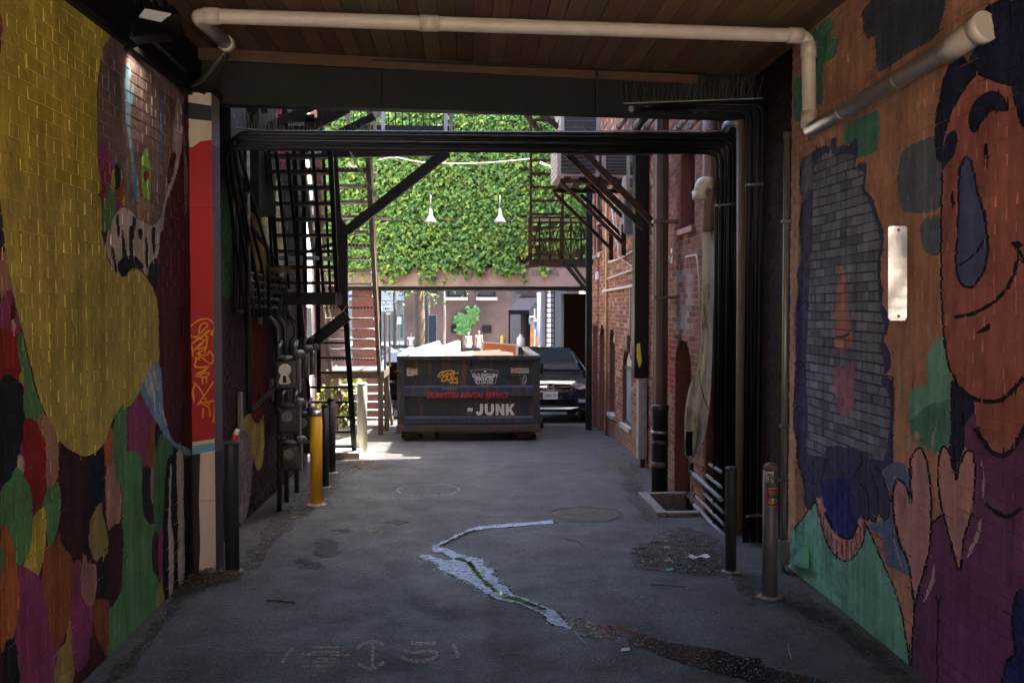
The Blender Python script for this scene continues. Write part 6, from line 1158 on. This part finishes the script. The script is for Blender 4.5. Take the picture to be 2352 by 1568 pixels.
# left far building with sign
eb = thing('far_building', 'pale far building at the left carrying a white sign', 'building', kind='thing'); YE = 95
x0_, x1_ = P(800, 700, YE).x, P(935, 700, YE).x
MB().box(x0_, x1_, YE, YE+10, -1.0, P(900, 660, YE).z).build('wall', mat('far_pale', (.22, .23, .21), .8, var=.2, scale=1), eb); MB().box(x0_, x1_, YE-.6, YE-.01, P(900, 690, YE).z, P(900, 672, YE).z).build('fascia', mat('fascia_grey', (.30, .33, .40), .7, var=.1), eb)
for a_, q_ in ((884, 896), (902, 912), (918, 926)): MB().box(P(a_, 730, YE).x, P(q_, 730, YE).x, YE-.1, YE-.005, P(a_, 775, YE).z, P(a_, 722, YE).z).build('shop_window', mat('shop_green', (.04, .10, .08), .3, var=.3), eb)
sg = thing('street_sign', 'white far sign board with two lines of dark capitals', 'sign'); q_ = P(870, 714, 94); p_ = P(908, 692, 94); MB().box(q_.x, p_.x, 94, 94.1, q_.z, p_.z).build('board', M_WHITE, sg)
MSG = mat('sign_ink', (.05, .06, .09), .6); a_ = P(877, 702, 93.97); letters('lettering', 'ELEVATOR', tuple(a_), .46, MSG, sg, width=P(906, 702, 94).x-a_.x, offset=.006); a_ = P(879, 712, 93.97); letters('lettering', '0 MAIN ST', tuple(a_), .42, MSG, sg, width=P(905, 712, 94).x-a_.x, offset=.006)
MB().tube([P(890, 714, 94.2), Vector((P(890, 714, 94.2).x, 94.2, -1))], .06, 8).build('post', M_GREY, sg)
# right: building with awning, orange wall, white column, ladder
ab = thing('awning_building', 'dark brick building with a purple black awning at the right of the street', 'building', kind='thing'); YA = 46
xa, xb = P(1196, 740, YA).x, P(1330, 740, YA).x; MB().box(xa, xb, YA, YA+10, -1, 9).build('wall', brickmat('street_brick2', (.07, .034, .026), (.06, .05, .04)), ab)
MB().prism([P(1168, 722, YA-2.2), P(1168, 712, YA-2.2), P(1195, 680, YA-.01), P(1195, 722, YA-.01)], (P(1240, 700, YA).x-P(1195, 700, YA).x, 0, 0)).build('awning', mat('awning_cloth', (.008, .007, .012), .95, var=.2, spec=.1), ab)
MB().box(P(1217, 750, YA).x, P(1242, 750, YA).x, YA-.25, YA-.01, -1, P(1217, 720, YA).z).build('orange_panel', mat('orange_wall', (.60, .20, .04), .7, var=.12), ab); MB().box(P(1208, 750, YA).x, P(1216, 750, YA).x, YA-.2, YA-.01, -1, P(1217, 720, YA).z).build('door', M_DARK, ab); MB().bar(P(1170, 722, YA-2.1), Vector((P(1170, 722, YA-2.1).x, YA-2.1, -1)), .08, .08).build('awning_post', M_BLACK, ab)
YC = 34; MB().lathe([(.24, 0), (.20, .15), (.17, 4.6), (.2, 4.7)], (P(1252, 700, YC).x, YC, gz(YC)), 16).build('white_column', mat('white_column', (.24, .255, .28), .6, var=.1), smooth=True, label='pale bluish white column beyond the right end of the underpass', cat='column', kind='thing')
MB().tube([P(1237, 672, 36), P(1237, 745, 36), P(1240, 800, 36)], .055, 8).build('vent_stack', M_WHITE, smooth=True, label='thin white vent stack left of the pale column', cat='pipe')
MB().box(P(1262, 700, 36.5).x, P(1300, 700, 36.5).x, 36.5, 37, -1, 6).build('grey_wall', mat('grey_wall', (.09, .095, .105), .8, var=.2, scale=1), label='grey wall behind the black ladder', cat='wall', kind='thing')
ld = thing('wall_ladder', 'narrow black ladder in front of the pale column', 'ladder'); YC = 32.5
for px_ in (1254, 1273): MB().bar(P(px_, 655, YC), Vector((P(px_, 655, YC).x, YC, gz(YC))), .035, .035).build('rail', M_BLACK, ld)
for k in range(12): yy = 672+k*11.5; MB().bar(P(1254, yy, YC), P(1273, yy, YC), .03, .03).build('rung', M_BLACK, ld)
for i, (px_, py_, Y_) in enumerate(((1232, 745, 40), (1238, 762, 40), (1222, 735, 44))):
    p = P(px_, py_, Y_); t = thing('far_gas_meter', f'small grey gas meter on pipes by the orange panel, {["upper","lower","far left"][i]} one', 'gas meter', 'far gas meters'); MB().box(p.x-.14, p.x+.14, Y_-.1, Y_+.1, p.z-.18, p.z+.18).build('meter_body', mat('meter_pale', (.26, .29, .33), .5, var=.1), t, bevel=.05); MB().tube([(p.x+.1, Y_, -1), (p.x+.1, Y_, p.z+.5)], .035, 6).build('pipe', mat('meter_pale', (.26, .29, .33)), t); MB().tube([p+Vector((0, -.1, .04)), p+Vector((0, -.14, .04))], .08, 10).build('dial', M_GREY, t)
for i, px_ in enumerate((1155, 1187)):
    p = P(px_, 770, 55); MB().lathe([(.13, 0), (.13, p.z-gz(55)-.05), (.06, p.z-gz(55))], (p.x, 55, gz(55)), 12).build('bollard', M_YEL, smooth=True, label=['far yellow bollard, left of two by the awning', 'far yellow bollard, right of two by the awning'][i], cat='bollard', group='far yellow bollards')
p = P(1170, 785, 53); MB().lathe([(.28, 0), (.33, .9), (.35, .95), (.30, 1.0)], (p.x, 53, gz(53)), 16).build('litter_bin', M_DARK, smooth=True, label='black litter bin between the far yellow bollards', cat='bin')
p = P(1197, 790, 21.2); t = thing('plastic_jug', 'white plastic jug standing on the right rear rim of the dumpster', 'jug'); q_ = Vector((xb if False else P(1196, 797, 20.2).x, 20.18, D(0, 819).z)); MB().lathe([(.07, 0), (.08, .02), (.08, .16), (.03, .22), (.03, .25)], tuple(q_), 14).build('jug_body', M_WHITE, t, smooth=True); MB().lathe([(.034, 0), (.034, .02)], tuple(q_+Vector((0, 0, .25))), 10).build('jug_cap', M_GREY, t)
ps = thing('parking_sign', 'small white parking sign on a post beyond the dark estate car', 'sign'); q_ = P(917, 736, 50); MB().box(q_.x-.10, q_.x+.10, 50, 50.02, q_.z-.18, q_.z+.18).build('sign_plate', M_WHITE, ps); MB().tube([(q_.x, 50.05, gz(50)), (q_.x, 50.05, q_.z+.2)], .025, 8).build('post', M_GREY, ps)
p = P(989, 750, 58); MB().box(p.x-.12, p.x+.35, 58, 58.3, gz(58), P(989, 723, 58).z).build('utility_box', mat('utility_blue', (.02, .024, .04), .5, var=.1), bevel=.03, label='tall dark blue utility cabinet beside the tree trunks', cat='cabinet')
# street trees
def tree(px_, Y_, wpx, hh, cr, nl, lab, col, crown=(0, 0)):
    t = thing('street_tree', lab, 'tree', 'street trees beyond the underpass'); b_ = P(px_, 760, Y_); r0 = wpx/2*Y_/FP; z0 = gz(Y_); rg = np.random.default_rng(nl); x = b_.x
    bark = mat('bark_'+str(px_), col, .95, var=.5, scale=3, bump=.8, bscale=10, stretch=(4, 4, .5))
    MB().tube([(x, Y_, z0), (x, Y_, z0+.4), (x+.03, Y_, z0+2.5), (x-.03, Y_, z0+hh*.6)], [r0*1.35, r0*1.05, r0*.95, r0*.75], 14).build('trunk', bark, t, smooth=True)
    for k in range(7): a_ = rg.uniform(0, 6.28); L_ = rg.uniform(.5, .9)*cr; s_ = Vector((x, Y_, z0+hh*rg.uniform(.4, .6))); MB().tube([s_, s_+Vector((math.cos(a_)*L_*.5, math.sin(a_)*L_*.5, cr*.35)), s_+Vector((math.cos(a_)*L_, math.sin(a_)*L_, cr*.5+rg.uniform(-.5, .5)))], [r0*.4, r0*.25, r0*.08], 7).build('limb', bark, t, smooth=True)
    cc_ = rg.normal(0, 1, (60, 3)); cc_ /= np.linalg.norm(cc_, axis=1)[:, None]; cc_ *= rg.uniform(.4, 1, (60, 1)); cc_ = cc_*np.array([cr, cr, hh*.36])+np.array([x+crown[0], Y_+crown[1], z0+hh*.70]); pts = cc_[rg.integers(0, 60, nl)]+rg.normal(0, cr*.16, (nl, 3))
    o_ = thing('x', 'x', 'x') if False else None
    W_ = leaf_cloud(pts, rg.uniform(.10, .22, nl), None, rg, tilt=(-.3, 1.3), yaw=3.1); me = bpy.data.meshes.new('crown'); me.from_pydata(W_.reshape(-1, 3).tolist(), [], (np.array(LF)[None]+(np.arange(nl)*9)[:, None, None]).reshape(-1, 3).tolist()); cl_ = np.array([(.12, .22, .03), (.18, .27, .035), (.08, .16, .025)])[rg.integers(0, 3, nl)]*rg.uniform(.8, 1.2, (nl, 1)); paint(me, np.repeat(cl_, 8, axis=0)); link('crown', me, M_LEAFT, t)
M_LEAFT = mat('tree_leaf', (0, 0, 0), .5, var=.2, attr=True); _b = M_LEAFT.node_tree.nodes['Principled BSDF']; _b.inputs['Subsurface Weight'].default_value = .0
tree(963, 44, 25, 9.2, 3.0, 4200, 'thick pale trunked street tree nearest beyond the dumpster', (.10, .062, .038)); tree(981, 60, 12, 11.5, 3.4, 2200, 'slim dark trunked tree behind the thick one', (.05, .042, .037)); tree(907, 56, 10, 10, 3.2, 2200, 'slim street tree in front of the white sign', (.06, .05, .04)); tree(1020, 70, 6, 11.5, 3.0, 1500, 'leafy tree against the brown brick building', (.12, .1, .08), (-1.5, 0))
# ------------------------------------------------------------------ people
def person(px_, Y_, hgt, lab, dress, hair, stride=.12, bag=None, trousers=None):
    t = thing('person', lab, 'person', 'people walking on the far street'); q_ = P(px_, 760, Y_); k = hgt/1.68; z0 = gz(Y_)
    J = {'pel': (0, 0, .93, .125), 'spi': (0, 0, 1.13, .11), 'che': (0, 0, 1.30, .125), 'nek': (0, 0, 1.42, .05), 'hdb': (0, -.01, 1.50, .068), 'hdt': (0, -.005, 1.60, .075), 'hdtt': (0, 0, 1.655, .05)}
    for s, n in ((-1, 'l'), (1, 'r')):
        J.update({'hip'+n: (s*.09, 0, .88, .095), 'kne'+n: (s*.09, -s*stride*.7, .49, .058), 'ank'+n: (s*.085, s*-stride+.05, .08, .04), 'toe'+n: (s*.09, s*-stride-.10, .035, .035), 'sho'+n: (s*.155, 0, 1.36, .055), 'elb'+n: (s*.21, .03, 1.09, .04), 'wri'+n: (s*.22, -.06+s*.03, .86, .03), 'han'+n: (s*.22, -.08+s*.03, .77, .032)})
    E_ = [('pel', 'spi'), ('spi', 'che'), ('che', 'nek'), ('nek', 'hdb'), ('hdb', 'hdt'), ('hdt', 'hdtt')]+[(a+n, b+n) for n in 'lr' for a, b in (('hip', 'kne'), ('kne', 'ank'), ('ank', 'toe'), ('sho', 'elb'), ('elb', 'wri'), ('wri', 'han'))]+[('pel', 'hip'+n) for n in 'lr']+[('che', 'sho'+n) for n in 'lr']
    ks = list(J); me = bpy.data.meshes.new('body'); me.from_pydata([tuple(c*k for c in J[a][:3]) for a in ks], [(ks.index(a), ks.index(b)) for a, b in E_], [])
    o = bpy.data.objects.new('body', me); COL.objects.link(o); o.modifiers.new('skin', 'SKIN'); o.modifiers.new('sub', 'SUBSURF').levels = 1
    sv = me.skin_vertices[0].data if me.skin_vertices else None
    if sv is None:
        bm = bmesh.new(); bm.from_mesh(me); bm.verts.layers.skin.verify(); bm.to_mesh(me); bm.free(); sv = me.skin_vertices[0].data
    for i, a in enumerate(ks): sv[i].radius = (J[a][3]*k, J[a][3]*k); sv[i].use_root = (a == 'pel')
    dg = bpy.context.evaluated_depsgraph_get(); m2 = bpy.data.meshes.new_from_object(o.evaluated_get(dg)); bpy.data.objects.remove(o)
    m2.materials.clear(); sk = mat('skin', (.48, .28, .20), .6, var=.05); bo = link('body', m2, sk, t)
    MB().lathe([(.20*k, .50*k), (.19*k, .60*k), (.155*k, .85*k), (.118*k, 1.05*k), (.128*k, 1.2*k), (.13*k, 1.30*k), (.08*k, 1.35*k)], (0, 0, 0), 16).build('dress', dress, t, smooth=True)
    MB().lathe([(.02, 1.42*k), (.085*k, 1.45*k), (.095*k, 1.58*k), (.085*k, 1.65*k), (.04*k, 1.69*k)], (0, .03*k, 0), 12).build('hair', hair, t, smooth=True)
    for s in (-1, 1): MB().lathe([(.03, 0), (.075*k, .03), (.07*k, .10*k), (.04*k, .14*k)], (s*.15*k, 0, 1.27*k), 10).build('sleeve', dress, t, smooth=True)
    if bag: MB().box(-.30*k, -.20*k, -.12, .08, .68*k, .9*k).build('bag', bag, t, bevel=.03)
    t.location = (q_.x, Y_, z0); return t
M_DRW = mat('white_cloth', (.72, .71, .66), .8, var=.05); M_HAIR = mat('dark_hair', (.05, .025, .015), .6, var=.2)
person(1076, 64, 1.62, 'woman in a white dress with puffed sleeves, left of the two walking', M_DRW, M_HAIR); person(1100, 63.6, 1.70, 'woman in a white dress with a red bag, right of the two walking', M_DRW, M_HAIR, bag=mat('red_bag', (.5, .03, .03), .5)); person(944, 60, 1.68, 'person in white beside the thick tree trunk', M_DRW, M_HAIR)
# ------------------------------------------------------------------ details on the ground
def flat(polys_px, z, name, m, label=None, cat=None, kind=None, parent=None, group=None, jag=0, n=3, closed=True):
    b = MB(); r = random.Random(len(name)+len(polys_px))
    for pl_ in polys_px:
        p = smooth_poly(pl_, True, n) if closed else pl_
        if jag:
            q = []
            for i, a in enumerate(p):
                c = p[(i+1) % len(p)]
                for k in range(3): f = k/3; q.append((a[0]+(c[0]-a[0])*f+r.uniform(-jag, jag), a[1]+(c[1]-a[1])*f+r.uniform(-jag, jag)*.22))
            p = q
        V, F = cdt([[(v.x, v.y) for v in (PG(x, y) for x, y in p)]], []); P2 = [(v.x, v.y) for v in (PG(x, y) for x, y in p)]
        cen = V[F].mean(axis=1); F = F[inside(P2, cen)]; b.add([(v[0], v[1], z) for v in V], [tuple(int(i) for i in f) for f in F])
    return b.build(name, m, parent, label=label, cat=cat, kind=kind, group=group)
c7 = lambda s: [(490+.3906*float(a), 1010.6+.3906*float(b)) for a, b in (t.split(',') for t in s.split())]
MAIN = c7('1200,690 1260,683 1310,700 1390,710 1420,690 1500,685 1570,690 1610,715 1600,740 1670,760 1650,790 1690,810 1680,840 1740,860 1760,900 1830,930 1900,960 1950,980 2030,1010 2060,1030 2180,1050 2220,1080 2300,1085 2400,1130 2520,1190 2480,1210 2400,1200 2280,1170 2150,1150 2100,1120 1980,1085 1930,1030 1850,990 1780,960 1690,950 1640,930 1570,890 1530,860 1480,835 1420,820 1400,800 1310,770 1320,745 1280,720 1220,710')
THREAD = stroke(c7('2000,483 1850,495 1650,510 1530,528 1430,568 1340,615 1300,640'), 7, 3); THREAD2 = stroke(c7('1290,640 1350,650 1420,680 1480,700'), 14, 3)
TAIL = [(1400, 1432), (1480, 1458), (1560, 1478), (1650, 1492), (1700, 1508), (1745, 1512), (1760, 1530), (1850, 1552), (1960, 1590), (1880, 1600), (1760, 1575), (1640, 1545), (1560, 1522), (1500, 1497), (1420, 1462)]
wm = mat('wet_asphalt', (.009, .009, .010), .10, var=.5, scale=20, bump=.12, bscale=60)
flat([MAIN, TAIL, THREAD, THREAD2], .0035, 'wet_streak', wm, 'dark wet streak of water running down the asphalt', 'water', 'structure', jag=5)
fm = worn('foam', (.50, .58, .74), .46, 48, .15, .4, stretch=(.5, 1, 1)); fo = worn('foam_glint_edge', (.42, .49, .63), .58, 55, .10, .5, stretch=(.45, 1, 1))  # pale blue of the residue also paints in the sky reflected by the film
cut_ = lambda p, lim: [(min(x, lim+(y-1400)*.8), y) for x, y in p]
HEAD = cut_(MAIN, 1275)
PATH = c7('2000,483 1850,495 1650,510 1530,528 1430,568 1340,615 1300,640 1400,690 1470,740 1540,790 1620,860 1720,920 1830,955 1950,1005 2060,1060 2200,1110 2400,1160')
PATHD = smooth_poly(PATH, False, 6)
def pinch(p, f):
    out = []
    for x, y in p:
        q = min(PATHD, key=lambda c: (c[0]-x)**2*.3+(c[1]-y)**2); out.append((q[0]+(x-q[0])*f, q[1]+(y-q[1])*f))
    return out
sh = lambda p, k: p
flat([pinch(MAIN, 1.15)], .0055, 'foam_fringe', fo, 'sparse foam and painted sky glints fringing the water streak', 'foam', 'stuff', jag=8)
flat([pinch(HEAD, .86), THREAD, THREAD2], .0065, 'foam', fm, 'pale soapy foam with sky sheen painted in, edging the water streak', 'foam', 'stuff', jag=3.2)
flat([[(x+6*math.sin(i), y+2) for i, (x, y) in enumerate(TAIL)]], .0065, 'tail_foam', worn('foam_glint_thin', (.42, .47, .56), .61, 55, .06, .5), 'thin foam specks and painted sky glints on the near end of the streak', 'foam', 'stuff', jag=6)
core = [stroke(c7('1510,715 1530,760 1575,815 1640,875 1720,925 1800,945 1890,980 1960,1010'), 9, 3), stroke(c7('1540,532 1430,575 1330,630'), 4, 3), stroke(c7('1420,700 1480,715 1540,760'), 5, 3)]
flat(core, .0095, 'water_channel', worn('dark_water', (.008, .014, .008), .44, 30, .10, .06, stretch=(.5, 1, 1)), 'dark water in the middle of the streak, coloured green for the reflected ivy', 'water', 'structure', jag=4)  # green base tint stands in for the reflected ivy
flat([c7('600,600 660,575 720,600 745,640 735,680 650,690 600,660'), c7('690,530 760,525 830,540 760,545'), c7('1000,480 1100,470 1150,490 1050,500'), c7('500,700 620,720 640,760 520,750')], .0038, 'oil_stain', worn('oil', (.012, .011, .011), .50, 14, .16, .5, stretch=(.35, 1, 1)), 'dark oily stains on the asphalt left of the streak', 'stain', 'structure', jag=9)
# worn marking paint
mk = thing('ground_marking', 'faded pale spray painted arrow and figures on the asphalt', 'marking')
MK = worn('worn_white', (.32, .27, .235), .44, 60, .16); MKP = worn('worn_pink', (.34, .19, .18), .56, 40, .06); MKY = worn('worn_yellow', (.32, .26, .17), .54, 40, .07)
def strokes(L, w_, m, name):
    for s in L: flat([stroke(c7(s), w_, 3)], .004, name, m, parent=mk, n=1, closed=False)
strokes(['935,1180 938,1260 935,1340', '845,1225 890,1195 940,1183 1005,1205', '850,1312 890,1335 940,1345 1005,1308', '1310,1192 1240,1198 1160,1192', '1115,1240 1180,1250 1260,1242 1320,1248', '1105,1272 1150,1295 1230,1300 1290,1285 1320,1262', '1410,1198 1428,1240 1442,1285', '470,1225 435,1260 405,1315'], 8, MK, 'paint_stroke')
strokes(['580,1222 660,1220 740,1218', '575,1246 650,1244 740,1247', '520,1258 640,1268 810,1264', '610,1282 700,1285 740,1278', '580,1305 640,1303 690,1300', '525,1332 600,1330 700,1328', '600,1262 730,1276'], 5, MK, 'paint_stroke')
strokes(['640,508 665,525 690,555', '730,505 770,512 810,503', '870,505 900,495 940,510 920,535 930,560 970,560 985,530', '1095,500 1130,530 1160,557', '715,345 760,355 800,350', '900,345 940,350 985,362'], 6, MKY, 'paint_stroke')
strokes(['815,422 840,405 870,388', '890,424 980,422 1065,428', '1070,440 1090,430 1120,402', '850,665 885,655', '1480,590 1550,588'], 4, MKP, 'paint_stroke')
p_ = [PG(x, y) for x, y in ((1437, 1165), (1447, 1150))]
flat([stroke([(1437, 1098), (1450, 1094), (1470, 1088)], 6, 2)], .004, 'paint_stroke', MKP, parent=mk, n=1, closed=False)
# manholes
def manhole(px, py, R, lab, sunk=False):
    c = PG(px, py); t = thing('manhole_cover', lab, 'manhole'); b = MB(); n = 40
    for i in range(n):
        a, q = 2*math.pi*i/n, 2*math.pi*(i+1)/n; f = lambda r, a, z: (c.x+r*math.cos(a), c.y+r*math.sin(a), z); b.add([f(R*.94, a, .006), f(R*.94, q, .006), f(R*1.02, q, .004), f(R*1.02, a, .004)], [(0, 1, 2, 3)])
    b.build('ring', worn('ring_dust', (.24, .21, .19), .42, 18, .12) if not sunk else mat('ring_iron', (.03, .028, .027), .6, .3, var=.4, scale=20), t)
    MB().lathe([(R*.90, .003), (R*.89, .0052), (.01, .0056)], (c.x, c.y, 0), 40).build('lid', mat('lid_iron', (.05, .047, .046), .65, .2, var=.5, scale=12, bump=.5, bscale=80) if not sunk else mat('patch_asphalt', (.075, .062, .052), .9, var=.5, scale=10, bump=.6, bscale=70), t)
    if not sunk:
        for k in range(6): a = k*math.pi/3; MB().bar((c.x+R*.2*math.cos(a), c.y+R*.2*math.sin(a), .006), (c.x+R*.8*math.cos(a), c.y+R*.8*math.sin(a), .006), .015, .004).build('lid_rib', mat('ring_iron', (.03, .028, .027), .6, .3), t)
    return t
manhole(984, 1125, .38, 'round manhole cover with a pale dusty ring left of the middle'); manhole(1345, 1181, .40, 'round dark rimmed cover patched with asphalt near the right', True)
# dirt and litter along the edges
dirt = worn('edge_dirt', (.05, .037, .028), .58, 9, .2, .95); sand = worn('edge_sand', (.13, .10, .08), .56, 14, .16, .95)
flat([[(300, 1500), (390, 1380), (420, 1330), (545, 1300), (600, 1230), (700, 1120), (790, 1060), (850, 1058), (800, 1095), (720, 1170), (640, 1240), (560, 1320), (440, 1370), (330, 1490), (240, 1600), (200, 1600)]], .0033, 'edge_dirt', dirt, 'brown dirt along the foot of the left walls', 'dirt', 'stuff', jag=14)
flat([[(1420, 1060), (1470, 1075), (1480, 1140), (1510, 1210), (1600, 1215), (1660, 1250), (1680, 1320), (1590, 1318), (1460, 1290), (1470, 1250), (1540, 1225), (1470, 1180), (1430, 1110)], [(1680, 1320), (1760, 1380), (1850, 1365), (2100, 1560), (2060, 1570), (1830, 1400), (1720, 1390)]], .0033, 'edge_dirt', dirt, 'brown dirt along the foot of the right walls', 'dirt', 'stuff', jag=14)
flat([[(1380, 1020), (1420, 1040), (1470, 1080), (1482, 1110), (1440, 1100), (1390, 1060)], [(690, 1150), (720, 1140), (765, 1158), (740, 1170), (700, 1172)], [(800, 1062), (870, 1060), (900, 1075), (830, 1080)]], .0048, 'edge_sand', sand, 'pale grit spilled on the asphalt', 'grit', 'stuff', jag=6)
def litter(name, poly, n, lab, cols, smin, smax, seed, hz=.02):
    r = random.Random(seed); b = MB(); xs_ = [p[0] for p in poly]; ys_ = [p[1] for p in poly]; k = 0
    while k < n:
        x, y = r.uniform(min(xs_), max(xs_)), r.uniform(min(ys_), max(ys_))
        if not inside(poly, np.array([[x, y]]))[0]: continue
        k += 1; c = PG(x, y); s = r.uniform(smin, smax); a = r.uniform(0, 6.28); b.cc = tuple(v*r.uniform(.6, 1.3) for v in r.choice(cols)); u = Vector((math.cos(a), math.sin(a), r.uniform(-.3, .3)))*s; v = Vector((-math.sin(a), math.cos(a), r.uniform(-.3, .3)))*s*r.uniform(.25, .7); c.z = .008+r.random()*hz
        b.add([c-u, c-v+Vector((0, 0, .003)), c+u, c+v+Vector((0, 0, s*.3))], [(0, 1, 2), (0, 2, 3)])
    b.build(name, mat('litter_mix', (0, 0, 0), .85, var=.2, attr=True), label=lab, cat='litter', kind='stuff')
BR = [(.09, .055, .03), (.14, .085, .04), (.06, .04, .025), (.18, .13, .08), (.05, .06, .03)]; GR = [(.12, .11, .10), (.2, .18, .17), (.08, .075, .07), (.3, .28, .26)]
litter('leaf_litter', [(415, 1315), (500, 1300), (560, 1308), (560, 1330), (470, 1350), (400, 1372)], 900, 'dry brown leaves heaped at the foot of the red column', BR, .008, .022, 1, .04)
litter('leaf_litter', [(1455, 1265), (1520, 1225), (1600, 1230), (1665, 1275), (1680, 1318), (1560, 1322), (1450, 1300)], 1500, 'broken leaves and twigs in front of the corrugated hose', BR+GR, .006, .018, 2)
litter('leaf_litter', [(560, 1290), (640, 1190), (760, 1085), (800, 1062), (840, 1068), (720, 1165), (620, 1250), (570, 1320)], 700, 'small debris along the left edge of the asphalt', BR+GR, .006, .016, 3)
litter('grit', [(1390, 1020), (1470, 1072), (1484, 1130), (1520, 1210), (1480, 1200), (1420, 1100), (1370, 1040)], 900, 'loose grit along the right brick wall', GR+BR[:2], .004, .012, 4, .006)
litter('leaf_litter', [(240, 1550), (330, 1470), (400, 1370), (420, 1370), (350, 1480), (290, 1568)], 350, 'dry leaf bits along the left mural foot', BR, .005, .016, 5); litter('leaf_litter', [(1690, 1320), (1770, 1370), (1850, 1370), (2090, 1540), (2060, 1560), (1830, 1400), (1720, 1395)], 400, 'dry leaf bits along the right mural foot', BR, .005, .016, 6)
litter('grit', [(600, 1180), (1700, 1180), (2000, 1560), (400, 1560)], 1600, 'scattered specks on the near asphalt', GR+BR[:2], .0025, .007, 7, .0); litter('grit', [(820, 1060), (1430, 1050), (1480, 1180), (700, 1180)], 900, 'scattered specks on the asphalt before the dumpster', GR+BR[:2], .004, .011, 8, .0)
for i, (a, q, lab) in enumerate((((612, 1381), (678, 1386), 'dark straight twig lying left of the water streak'), ((1495, 1345), (1575, 1350), 'thin dark twig right of the streak'), ((1810, 1480), (1818, 1515), 'pale curved straw near the right mural'), ((1480, 1310), (1520, 1314), 'short twig before the leaf heap'), ((1300, 1240), (1340, 1255), 'thin crooked twig right of the thread of water'))):
    c, d = PG(*a), PG(*q); m_ = c.lerp(d, .5)+Vector((.02*(i-2), .02, .004)); c.z = d.z = .010; m_.z = .012; MB().tube([c, m_, d], .006 if i == 0 else .004, 5).build('twig', mat('twig_dark', (.03, .022, .018), .9) if i != 2 else mat('straw', (.30, .24, .17)), label=lab, cat='twig', group='twigs on the ground')
c = PG(1585, 1287); b = MB(); r = random.Random(9); g_ = [[c+Vector((i*.035, j*.02, .012+r.random()*.035)) for j in range(4)] for i in range(6)]
b.v = [tuple(v) for row in g_ for v in row]; b.f = [(i*4+j, i*4+j+1, (i+1)*4+j+1, (i+1)*4+j) for i in range(5) for j in range(3)]; b.c = [None]*len(b.f); b.build('plastic_wrapper', mat('wrapper', (.6, .64, .7), .2, var=.2), label='crumpled clear plastic wrapper on the leaf heap', cat='wrapper')
for px, py, cc, lab in ((1531, 1260, (.6, .3, .08), 'orange and white paper scrap on the leaf litter'), (1534, 1290, (.28, .14, .05), 'brown dry leaf on the litter'), (1537, 1311, (.1, .5, .06), 'small bright green scrap at the edge of the litter'), (1436, 1895-400, (.5, .48, .45), 'white cigarette end near the bottom of the picture')):
    c = PG(px, py); MB().prism([c+Vector(v) for v in ((-.03, -.015, .008), (.025, -.018, .014), (.03, .012, .02), (-.02, .016, .012))], (0, 0, .003)).build('scrap', mat('scrap_'+lab.split()[0], cc, .6, var=.15), label=lab, cat='scrap', group='scraps on the ground')
